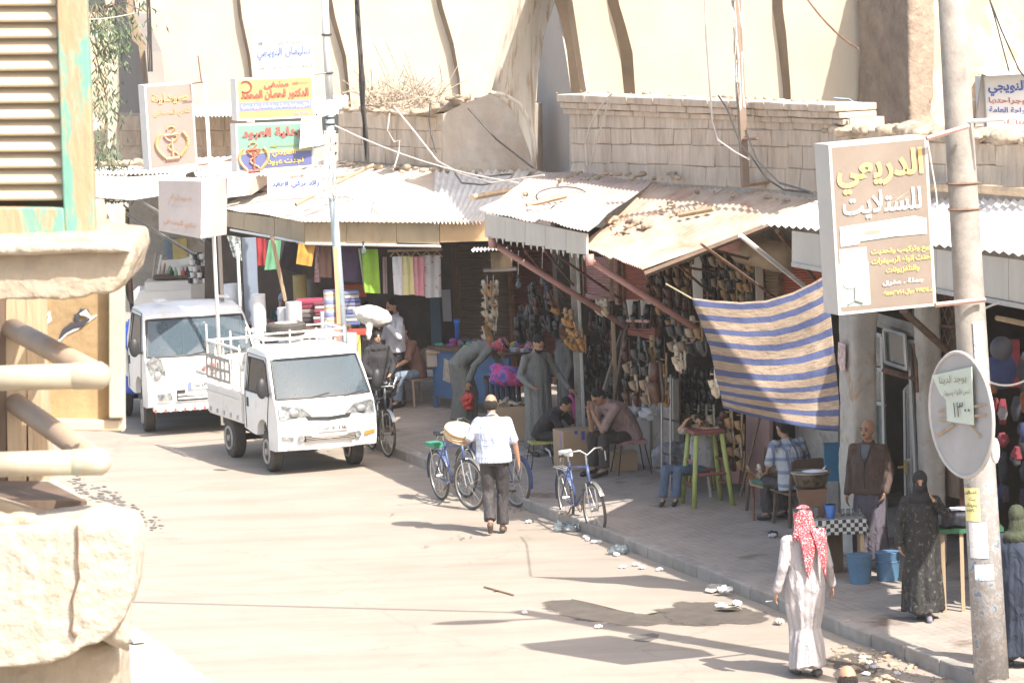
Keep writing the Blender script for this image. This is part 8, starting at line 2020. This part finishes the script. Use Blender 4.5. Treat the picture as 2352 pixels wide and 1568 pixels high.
  for v, n in norms(me):
   p = v.co.copy(); a = atan2(p.x - hm.x, p.y - hm.y); dn_ = max(0, min(1, (J['che'].z - p.z) / max(.3, J['che'].z)))
   fold = sin(a * 7 + nz((p.x, p.y, p.z * 1.2), 1.5, sd0) * 3) * .5 + sin(a * 13 + sd0 + p.z * 2) * .3 + nz((p.x * 9, p.y * 9, p.z * 3), 1, sd0) * .9
   v.co = p + n * (.004 + .022 * dn_) * fold
  me.materials.clear(); me.materials.append(mat); me.polygons.foreach_set('use_smooth', [True] * len(me.polygons)); me.name = 'robe'; obj('robe', me, t)
 # head
 hm_ = hair or m_hair
 if head == 'hair':
  c = MB(); c.ell(f(0, -.026, .042), (.082 * hs, .094 * hs, .088 * hs), R, 14, 9); c.ell(f(0, -.055, -.01), (.072 * hs, .055 * hs, .075 * hs), R, 12, 8)
  part(c, 'hair', hm_, .010, .006, 22, 5, sm=2)
 elif head == 'bald':
  c = MB(); c.ell(f(0, -.038, -.004), (.083 * hs, .082 * hs, .074 * hs), R, 14, 9); part(c, 'hair', hm_, .010, .004, 22, 5, sm=2)
 elif head == 'veil':
  c = MB(); c.ell(f(0, -.02, .03), (.090 * hs, .105 * hs, .108 * hs), R, 14, 10); c.cap(f(0, -.03, -.06), J['nek'] - Vector((0, 0, .04 * s)), .09 * s, .12 * s, 12); c.ell(J['nek'] - Vector((0, 0, .06 * s)), (.17 * s, .13 * s, .09 * s), None, 12, 8)
  if extra == 'face_covered': c.ell(f(0, .05, -.06), (.066 * hs, .065 * hs, .055 * hs), R, 12, 8)
  part(c, 'headscarf', hm_, .012, .006, 12, 5)
 if beard: part(MB().ell(f(0, .048, -.075), (.058 * hs, .058 * hs, .045 * hs), R, 12, 8), 'beard', m_hair, .010, .004, 25, 4, sm=2)
 sh_ = shoes or m_trim
 for q_ in 'LR':
  d = (J['to' + q_] - J['an' + q_]); c = MB().cap(J['an' + q_] + Vector((0, -.02, -.035)) * s, J['to' + q_] + Vector((0, .02, .0)) * s, .043 * s, .034 * s)
  build(c, 'shoe', sh_, t, world=False, smooth=True)
 t['h'] = H; del t['h']
 return t, J, f, s
def keffiyeh(t, J, f, s, mat, tail=True, R=None):
 c = MB(); hs = s
 lk = J['look'].normalized(); R = lk.to_track_quat('Y', 'Z').to_matrix()
 c.ell(f(0, -.018, .03), (.098 * hs, .115 * hs, .108 * hs), R, 16, 10)
 c.etube([f(0, -.03, .02), f(0, -.06, -.10), J['nek'] + R @ Vector((0, -.05, -.06)) * s], [(.10 * s, .085 * s), (.115 * s, .07 * s), (.14 * s, .08 * s)], R @ Vector((1, 0, 0)), 14)
 me = rem(c, .012, 2); me.update(); displace(me, .008, 14, 3); me.materials.clear(); me.materials.append(mat); me.polygons.foreach_set('use_smooth', [True] * len(me.polygons)); me.name = 'head_cloth'
 o = obj('head_cloth', me, t)
 build(MB().torus(f(0, -.012, .075), R @ Vector((0, .12, 1)), .088 * s, .011 * s, 24, 6).torus(f(0, -.010, .092), R @ Vector((0, .12, 1)), .084 * s, .010 * s, 24, 6), 'head_cord', m_trim, t, world=False, smooth=True)
 return o
def checkmat(name, a, b, sc=60, mixv=.5):
 m, nt, p = mk(name); tc = node(nt, 'ShaderNodeTexCoord'); v = node(nt, 'ShaderNodeTexVoronoi', i_Scale=sc); nt.links.new(tc.outputs['Object'], v.inputs['Vector'])
 n = node(nt, 'ShaderNodeTexNoise', i_Scale=7.0, i_Detail=3.0); nt.links.new(tc.outputs['Object'], n.inputs['Vector'])
 f1 = ramp(nt, v.outputs[0], [(.58, (0, 0, 0)), (.7, (1, 1, 1))]); c = mixc(nt, f1, a, b)
 f2 = ramp(nt, n.outputs[0], [(.42, (0, 0, 0)), (.6, (.6, .6, .6))]); c = mixc(nt, f2, c, a)
 nt.links.new(c, p.inputs['Base Color']); p.inputs['Roughness'].default_value = .9; MATS[name] = m; return m
m_kef = checkmat('red_white_weave', (.55, .05, .07), (.75, .68, .66), 75)
m_kef2 = checkmat('dark_red_weave', (.35, .04, .06), (.5, .35, .36), 75)
m_thobe = M('white_thobe', (.37, .345, .355), .85, .03, 3, 0)
m_gth = M('grey_thobe', (.19, .195, .185), .85, .08, 3, 0)
m_gth2 = M('grey_green_thobe', (.165, .17, .155), .85, .08, 3, 0)
m_plw = plaid('pale_blue_check', (.50, .52, .57), (.30, .36, .55), None, .075, .075, .22)
m_plb = plaid('blue_white_plaid', (.42, .43, .44), (.10, .14, .27), (.13, .18, .30), .13, .16, .26)
m_tr = M('black_trousers', (.045, .04, .042), .7, .15, 6, 0)
m_jean = M('blue_jeans', (.09, .13, .20), .9, .15, 6, .03)
m_jeanl = M('light_jeans', (.20, .25, .33), .9, .15, 6, .03)
A_ = radians
# 1 man in the white robe walking away in the foreground
loc = G(1856, 1553); H = 1.74
wk = dict(knL=(-.08, .10, .50), anL=(-.07, .14, .08), toL=(-.08, .30, .04), knR=(.08, .02, .50), anR=(.07, -.12, .10), toR=(.08, .02, .03),
 elL=(-.25, -.07, 1.12), wrL=(-.30, -.02, .89), haL=(-.31, .02, .81), elR=(.25, .0, 1.12), wrR=(.31, .10, .89), haR=(.325, .14, .81))
t, J, f, s = person('man in a white robe and red checked headcloth walking away on the road', loc, (-.22, .97), H, 'stand', wk, robe=(m_thobe, .02, .175), head='none', vox=.010, shoes=M('dark_grey_shoe', (.07, .07, .075), .5, .1, 5, 0))
kc = keffiyeh(t, J, f, s, m_kef)
# hanging tails of the headcloth down the back
for (xs_, lb_) in (((-.11, .10, -.02, .0), 'cloth_tail'), ((.02, .17, .16, .02), 'cloth_tail')):
 x0, x1, xe, of = xs_; P = []
 for j in range(12):
  v = j / 11; wd = (1 - v) ** .8; row_ = []
  for i in range(7):
   u = i / 6; x = (x0 + (x1 - x0) * u) * wd + xe * (1 - wd); z = 1.52 - .50 * v; y = -.15 - .07 * sin(min(1, v * 2) * pi * .5) - .012 * sin(u * 9 + v * 4) - of + .04 * v
   row_.append(Vector((x * s, y * s, z * s)))
  P.append(row_)
 o_ = build(MB().grid(P), 'cloth_tail', m_kef, kc, smooth=True, world=False); o_.modifiers.new('t', 'SOLIDIFY').thickness = .006
 ed = MB().tube([p + Vector((0, -.006, 0)) for p in [r_[0] for r_ in P]], .008, 4).tube([p + Vector((0, -.006, 0)) for p in [r_[-1] for r_ in P]], .008, 4)
build(MB().tube([J['haL'] + Vector((-.01, .02, -.02)), J['haL'] + Vector((-.07, .04, -.03))], .005, 5), 'cigarette', i_wht, label=None, parent=None) if False else None
hl_ = Matrix.Rotation(t.rotation_euler.z, 3, 'Z') @ (J['haL'] + Vector((-.02, .02, -.02))) + Vector(t.location)
build(MB().tube([hl_, hl_ + Vector((-.07, 0, -.005))], .005, 5), 'cigarette', i_wht, label='white cigarette held by the man in the white robe', cat='cigarette')
# 2 man with bread
loc = G(1141, 1226)
wk = dict(knL=(-.09, .05, .52), anL=(-.06, -.16, .17), toL=(-.07, -.10, .05), knR=(.09, .10, .50), anR=(.07, .06, .09), toR=(.08, .22, .03), pel=(0, 0, .96),
 elL=(-.30, -.02, 1.17), wrL=(-.33, .20, 1.12), haL=(-.36, .28, 1.12), elR=(.27, -.04, 1.13), wrR=(.30, .02, .89), haR=(.31, .04, .80), hed=(-.01, .05, 1.60))
t, J, f, s = person('man in a pale checked shirt walking away with flat bread on his hand', loc, (.08, 1), 1.78, 'stand', wk, top=(m_plw, 'short', 1.12), bottom=m_tr, head='bald', vox=.010, shoes=M('brown_shoe', (.12, .08, .06), .5, .1, 5, 0), girth=1.1)
br_c = Vector(t.location) + Matrix.Rotation(t.rotation_euler.z, 3, 'Z') @ (J['haL'] + Vector((-.10, .04, .05)))
m_bread = M('flat_bread', (.68, .50, .30), .85, .1, 6, .1, 30, alt=(.40, .2, .08), at=.66, asc=9, soft=.05)
bt = thing('bread_stack', 'stack of round flat breads carried on the walking man hand', 'bread', tuple(br_c))
for i in range(7):
 r_ = .19 - .006 * (i % 3); P = [Vector((random.uniform(-.008, .008) + r_ * cos(a * pi / 10), r_ * sin(a * pi / 10), i * .017 + .012 * sin(a * .6 + i) + .03 * max(0, -cos(a * pi / 10)))) for a in range(20)]
 build(MB().prism(P, (0, 0, .012)), 'flat_bread', m_bread, bt, world=False, bevel=.004)
bt.rotation_euler = (radians(24), radians(10), 0)
# 3 woman in black patterned dress
m_ab = M('black_floral', (.022, .02, .02), .8, .2, 6, 0, alt=(.12, .12, .105), at=.6, asc=24, soft=.03)
loc = G(2122, 1418, SW)
t, J, f, s = person('woman in a black patterned robe and veil walking with one hand at her face', loc, (-.05, -1), 1.58, 'stand',
 dict(elR=(.30, .02, 1.20), wrR=(.15, .20, 1.42), haR=(.07, .19, 1.52), elL=(-.27, .0, 1.13), wrL=(-.27, .10, .88), haL=(-.25, .13, .80), knL=(-.08, .1, .5), anL=(-.05, .2, .09), toL=(-.05, .34, .03), anR=(.08, -.1, .10), toR=(.09, .03, .03)) if 0 else
 dict(elL=(-.30, .02, 1.20), wrL=(-.15, .20, 1.40), haL=(-.07, .17, 1.52), elR=(.27, .0, 1.13), wrR=(.27, .10, .88), haR=(.25, .13, .80), knL=(-.08, .1, .5), anL=(-.05, .2, .09), toL=(-.05, .34, .03), anR=(.08, -.1, .10), toR=(.09, .03, .03)),
 robe=(m_ab, .05, .25), head='veil', hair=M('black_veil', (.018, .018, .02), .85, .1, 5, 0), extra='face_covered', vox=.011, shoes=M('grey_shoe', (.2, .2, .24), .6, .1, 5, 0), girth=1.08)
# 4 old man
m_brj = M('brown_jacket', (.095, .062, .05), .85, .15, 6, .03); m_skirt = M('grey_violet_skirt', (.115, .10, .125), .9, .1, 3, 0)
loc = G(2003, 1306, SW)
t, J, f, s = person('bald old man in a brown jacket and grey robe standing by the column', loc, (-.42, -.9), 1.74, 'stand',
 dict(elL=(-.24, -.05, 1.12), wrL=(-.22, .10, .90), haL=(-.20, .14, .83), look=(.15, 1, 0)), top=(m_brj, 'long', 1.14), robe=(m_skirt, .12, .215), head='none', vox=.012, bald=True)
build(MB().grid([[Vector((x * w_, y_, z_)) * s for x in (-1, -.3, .3, 1)] for w_, y_, z_ in ((.055, .085, 1.44), (.045, .125, 1.36), (.015, .15, 1.24))]), 'inner_shirt', M('dusty_blue_shirt', (.12, .13, .16), .9, .1, 5, 0), t, world=False)
build(MB().tube([Vector((-.06, .09, 1.43)) * s, Vector((-.05, .14, 1.34)) * s, Vector((0, .165, 1.22)) * s, Vector((0, .175, .95)) * s], .007, 4).tube([Vector((.06, .09, 1.43)) * s, Vector((.05, .14, 1.34)) * s, Vector((0, .165, 1.22)) * s], .007, 4), 'lapel', m_trim, t, world=False)
# 5 woman at the edge, back view
loc = G(2345, 1530, SW)
t, J, f, s = person('woman in a green headscarf and navy coat, half hidden by the lamp post', loc, (.1, 1), 1.62, 'stand', dict(), robe=(M('navy_coat', (.025, .035, .06), .85, .15, 4, 0), .05, .23), head='veil', hair=M('olive_scarf', (.05, .06, .035), .9, .12, 4, 0), vox=.014, girth=1.12)
# 6 head at the lower edge
hp = G(1946, 1562, 1.60); loc = Vector((hp.x, hp.y, 0))
t, J, f, s = person('balding man whose head just shows at the lower edge of the view', loc, (0, 1), 1.74, 'stand', dict(), top=(m_gth, 'short', 1.1), bottom=m_tr, head='bald', vox=.014)
# 7 plaid shirt seated, back view
loc = G(1828, 1206, SW) + Vector((0, .1, 0))
t, J, f, s = person('seated man in a blue and white plaid shirt, back turned, near the pan', loc, (-.5, .87), 1.74, 'sit', dict(che=(0, .09, .86), nek=(0, .14, 1.03), hed=(-.02, .19, 1.18), shL=(-.19, .12, .99), shR=(.19, .12, .99), look=(0, 1, -.35), elL=(-.28, .12, .74), elR=(.28, .12, .74)), top=(m_plb, 'short', 1.12), bottom=m_tr, vox=.012, girth=1.05)
# 8 boy at the green stool
gsl = gs + Vector((-.02, .58, 0))
t, J, f, s = person('boy in a white tee shirt and jeans leaning his arms on the tall green stool', gsl, (-.15, -1), 1.42, 'sit',
 dict(pel=(0, 0, .5), che=(0, .14, .98), nek=(0, .20, 1.17), hed=(0, .27, 1.29), look=(0, 1, -.5), shL=(-.17, .17, 1.12), shR=(.17, .17, 1.12), elL=(-.30, .42, 1.16), elR=(.30, .40, 1.17), wrL=(-.06, .46, 1.2), wrR=(.20, .36, 1.32), haL=(.01, .46, 1.21), haR=(.12, .34, 1.36), wai=(0, .06, .7),
   knR=(.55, .42, .56), anR=(.60, .50, .10), toR=(.62, .64, .03), knL=(.35, .48, .54), anL=(.40, .5, .1), toL=(.42, .64, .03)),
 top=(M('white_tee', (.42, .42, .43), .9, .1, 5, 0, alt=(.25, .25, .27), at=.6, asc=12), 'short', 1.05), bottom=m_jean, vox=.012)
# 9 man with face in hands
m_pk = M('dusty_pink_shirt', (.34, .23, .21), .9, .1, 4, 0)
loc = G(1448, 1084, SW)
t, J, f, s = person('seated man in a pink shirt hiding his face in both hands', loc, (-.85, -.52), 1.76, 'sit',
 dict(pel=(0, 0, .52), wai=(0, .06, .68), che=(0, .22, .86), nek=(0, .36, .98), hed=(0, .47, 1.06), look=(0, .75, -.66), shL=(-.19, .32, .93), shR=(.19, .32, .93), elL=(-.13, .50, .62), elR=(.13, .50, .62), wrL=(-.05, .60, .88), wrR=(.05, .60, .88), haL=(-.035, .585, .97), haR=(.035, .585, .97), knL=(-.15, .5, .52), knR=(.15, .5, .52), anL=(-.13, .5, .1), anR=(.13, .5, .1), toL=(-.14, .66, .03), toR=(.14, .66, .03)),
 top=(m_pk, 'short', 1.12), bottom=M('dark_trousers', (.06, .048, .045), .85, .12, 5, 0), vox=.011, girth=1.08)
# 10 boy in black bending
loc = G(1246, 1070, SW) + Vector((0, .05, 0))
t, J, f, s = person('boy in a black shirt bending over on the low yellow stool', loc, (.75, -.4), 1.5, 'sit',
 dict(pel=(0, 0, .52), wai=(0, .08, .66), che=(0, .24, .80), nek=(0, .38, .92), hed=(0, .47, .99), look=(0, .7, -.7), shL=(-.16, .32, .86), shR=(.16, .32, .86), elL=(-.2, .46, .66), elR=(.2, .46, .62), wrL=(-.14, .52, .42), wrR=(.14, .52, .38), haL=(-.13, .54, .35), haR=(.13, .54, .31)),
 top=(M('black_tee', (.028, .026, .028), .9, .12, 4, 0), 'short', 1.06), bottom=M('black_track_trousers', (.03, .03, .032), .9, .12, 4, 0), vox=.012)
# 11 bearded man in grey robe
loc = G(1250, 1056, SW) + Vector((-.05, .55, 0))
t, J, f, s = person('bearded man in a long grey robe looking down at the shoe goods', loc, (.45, -.9), 1.74, 'stand',
 dict(hed=(.0, .08, 1.58), look=(-.2, 1, -.75), elL=(-.30, .02, 1.14), wrL=(-.40, .20, .92), haL=(-.44, .28, .88), elR=(.28, .02, 1.14), wrR=(.20, .22, 1.0), haR=(.17, .29, .98)), robe=(m_gth, .05, .21), head='hair', beard=True, vox=.011)
# 12 grey haired man behind him
loc = Vector((PY(1300, 900, 58.6).x, 58.6, SW))
person('grey haired man in a grey jacket behind the bearded man', loc, (-.95, -.3), 1.66, 'stand', dict(), top=(M('grey_jacket', (.16, .155, .145), .9, .1, 5, 0), 'long', 1.14), bottom=m_gth2, hair=m_grey, vox=.013)
# 13 bending man in grey robe with red headcloth
loc = G(1066, 984, SW) + Vector((.02, .15, 0))
t, J, f, s = person('stooping man in a grey robe and red headcloth with a red bag', loc, (.86, -.15), 1.78, 'stand',
 dict(pel=(0, -.06, .93), wai=(0, .06, 1.05), che=(0, .28, 1.15), nek=(0, .45, 1.19), hed=(0, .58, 1.16), look=(0, .6, -.8), shL=(-.18, .42, 1.15), shR=(.18, .42, 1.15), elL=(-.20, .50, .92), elR=(.22, .22, .93), wrL=(-.16, .66, .70), wrR=(.24, .12, .70), haL=(-.15, .70, .62), haR=(.245, .10, .62), hiL=(-.09, -.04, .9), hiR=(.09, -.04, .9)),
 robe=(m_gth2, .04, .24), head='none', vox=.011)
keffiyeh(t, J, f, s, m_kef2)
rbp = Vector(t.location) + Matrix.Rotation(t.rotation_euler.z, 3, 'Z') @ (J['haR'] - Vector((0, 0, .20)))
bag('thin red plastic bag hanging from the stooping man hand', rbp, .13, M('red_plastic', (.55, .05, .04), .4, .1, 8, 0), 7, sq=(.6, .5, 1.1))
# 14 vendor behind the cart
loc = Vector((PY(1228, 850, 61.6).x, 61.6, SW))
person('young vendor in a dark blue shirt behind the goods table', loc, (-.95, .3), 1.70, 'stand', dict(), top=(plaid('dark_blue_shirt', (.10, .12, .18), (.3, .33, .38), None, .2, .4, .12), 'short', 1.1), bottom=m_tr, vox=.013)
# 15 man in white shirt
loc = G(915, 934, SW)
t, J, f, s = person('man in a white long sleeved shirt smoking beside the seated man', loc, (-.9, -.45), 1.73, 'stand',
 dict(hed=(0, .04, 1.59), look=(-.1, 1, -.25), elL=(-.28, .06, 1.13), wrL=(-.14, .22, 1.34), haL=(-.08, .21, 1.43), elR=(.25, .08, 1.10), wrR=(.26, .32, 1.08), haR=(.26, .40, 1.08)), top=(M('white_shirt', (.52, .53, .58), .9, .05, 4, 0), 'long', 1.12), bottom=m_tr, vox=.012, beard=True)
# 16 seated man in brown
loc = G(960, 930, SW)
t, J, f, s = person('seated man in a brown shirt and light jeans on the tan chair', loc, (-.85, -.5), 1.76, 'sit',
 dict(che=(0, .12, .86), nek=(0, .17, 1.03), hed=(0, .21, 1.17), shL=(-.19, .15, .99), shR=(.19, .15, .99), elL=(-.2, .26, .74), elR=(.2, .26, .74), wrL=(-.08, .46, .62), wrR=(.06, .46, .62), haL=(-.02, .53, .6), haR=(.0, .53, .6), knL=(-.2, .42, .5), knR=(.16, .46, .5)), top=(M('brown_shirt', (.20, .11, .085), .9, .1, 5, 0), 'short', 1.1), bottom=m_jeanl, vox=.012)
# 17 woman with the sack on her head
loc = G(872, 1002, SW) + Vector((0, .2, 0))
blk = M('black_cloak', (.028, .026, .03), .85, .12, 4, 0)
t, J, f, s = person('woman in a black cloak carrying a big white sack on her head', loc, (.45, -.9), 1.60, 'stand',
 dict(elL=(-.27, .08, 1.14), wrL=(-.10, .28, 1.0), haL=(-.04, .33, .96), elR=(.27, .05, 1.14), wrR=(.16, .24, .95), haR=(.12, .30, .9)), robe=(blk, .1, .24), head='veil', hair=blk, vox=.012, girth=1.15)
sc_ = Vector(t.location) + Z * 1.74
sk = build_me(rocky(MB().ell(sc_ + Vector((-.03, 0, .03)), (.30, .22, .15), Matrix.Rotation(.25, 3, 'Y')).cap(sc_ + Vector((-.08, -.1, -.02)), sc_ + Vector((-.10, -.18, -.28)), .08, .03).cap(sc_ + Vector((-.24, 0, .08)), sc_ + Vector((-.33, 0, .16)), .05, .02), .02, .018, 9, 4), 'sack', M('white_sackcloth', (.62, .58, .52), .9, .12, 6, .1, 40), label='big white cloth sack carried on the cloaked woman head', cat='sack')
hb_ = Vector(t.location) + Matrix.Rotation(t.rotation_euler.z, 3, 'Z') @ (J['haL'] + Vector((0, .02, -.16)))
bag('black plastic bag held by the woman with the sack', hb_, .13, M('black_plastic', (.02, .02, .022), .3, .1, 8, 0), 8, sq=(.8, .6, 1.1))
# 18 dark man far away
loc = G(322, 800, SW)
person('dark clothed man with his arm out beside the long display chest', loc, (.6, .8), 1.74, 'stand', dict(elR=(.34, .12, 1.22), wrR=(.42, .34, 1.26), haR=(.44, .42, 1.28)), top=(M('dark_grey_shirt', (.05, .048, .055), .9, .1, 5, 0), 'long', 1.12), bottom=M('dark_brown_trousers', (.05, .035, .03), .9, .1, 5, 0), vox=.014)
# 19 people in the fabric shop
person('woman in a red dress and pale scarf inside the fabric shop', Vector((PY(598, 700, 63.9).x, 63.9, SW)), (.4, -.9), 1.60, 'stand', dict(elL=(-.28, .05, 1.15), wrL=(-.2, .25, 1.2), haL=(-.18, .32, 1.25)), robe=(M('red_dress', (.28, .04, .05), .9, .2, 9, 0, alt=(.35, .25, .2), at=.58, asc=14), .05, .22), head='veil', hair=M('pale_scarf', (.32, .26, .24), .9, .2, 12, 0), vox=.014)
person('man in a pale headscarf standing deep in the fabric shop', Vector((PY(652, 700, 64.8).x, 64.8, SW)), (-.3, -.95), 1.68, 'stand', dict(), top=(M('dark_green_top', (.03, .07, .06), .9, .1, 5, 0), 'long', 1.1), bottom=m_tr, head='veil', hair=M('blue_white_scarf', (.36, .36, .46), .9, .1, 8, 0), vox=.014)
person('man in a grey robe stooping behind the woman with the sack', Vector((PY(858, 780, 63.2).x, 63.2, SW)), (-.3, .95), 1.74, 'stand', dict(che=(0, .16, 1.24), nek=(0, .28, 1.38), hed=(0, .38, 1.46), look=(0, .8, -.6), shL=(-.19, .25, 1.33), shR=(.19, .25, 1.33), elL=(-.24, .34, 1.08), elR=(.24, .34, 1.08), wrL=(-.2, .5, .9), wrR=(.2, .5, .9), haL=(-.2, .56, .84), haR=(.2, .56, .84)), robe=(m_gth2, .05, .22), vox=.014)
# drivers
def driver(lb, org, h_, s_, x, z):
 p = org + s_ * x - h_ * 1.02 + Z * z
 return person(lb, (p.x, p.y, p.z), (h_.x, h_.y), 1.66, 'sit', dict(knL=(-.13, .30, .50), knR=(.13, .30, .50), anL=(-.12, .34, .2), anR=(.12, .34, .2), toL=(-.12, .42, .16), toR=(.12, .42, .16), elL=(-.24, .20, .82), elR=(.24, .20, .82), wrL=(-.14, .38, .86), wrR=(.14, .38, .86), haL=(-.12, .42, .88), haR=(.12, .42, .88)), top=(M('driver_shirt', (.16, .15, .16), .9, .1, 5, 0), 'short', 1.05), bottom=m_tr, vox=.015)
driver('driver sitting inside the larger truck', org2, h2v, s2v, -.42, .42)
driver('driver sitting inside the small truck', org1, h1v, side1v, -.34, .28)
# pink cloth and walking stick held by the bearded man
build(MB().etube([PY(1308, 905, 57.6), PY(1318, 925, 57.6), PY(1322, 962, 57.6)], [(.03, .02), (.055, .03), (.02, .01)], Vector((1, 0, 0)), 8), 'pink_cloth', M('hot_pink', (.6, .1, .3), .8, .1, 6, 0), label='hot pink cloth held out beside the bearded man', cat='cloth', smooth=True)
build(MB().tube([PY(1212, 890, 56.6), PY(1232, 960, 56.6), PY(1240, 985, 56.5)], .014, 5), 'walking_stick', M('chequered_stick', (.3, .3, .3), .5, .4, 20, 0, alt=(.05, .05, .05), at=.5, asc=22), label='black and white spotted stick held by the bearded man', cat='stick')
build(MB().tube([PY(1236, 1018, 56.4), PY(1262, 1036, 56.2), PY(1275, 1075, 56.1)], .018, 5), 'pale_stripe_stick', i_wht, label='pale crooked stick slanting across the boy in black', cat='stick')
bpy.data.scenes.remove(WORK)
# ------------------------------------------------------------------ haze volume added to lift the dark tones
hz = MB().box((0, 60, 5.2), (120, 180, 12.4))
hzm = bpy.data.materials.new('added_veil_haze'); hzm.use_nodes = True; hn = hzm.node_tree; hn.nodes.clear()
ho = hn.nodes.new('ShaderNodeOutputMaterial'); hv = hn.nodes.new('ShaderNodeVolumePrincipled')
hv.inputs['Color'].default_value = (1, .93, .86, 1); hv.inputs['Density'].default_value = .0004; hv.inputs['Anisotropy'].default_value = .2
hn.links.new(hv.outputs[0], ho.inputs['Volume'])
build(hz, 'haze', hzm, kind='stuff', label='thin haze added over the street to lift dark tones')
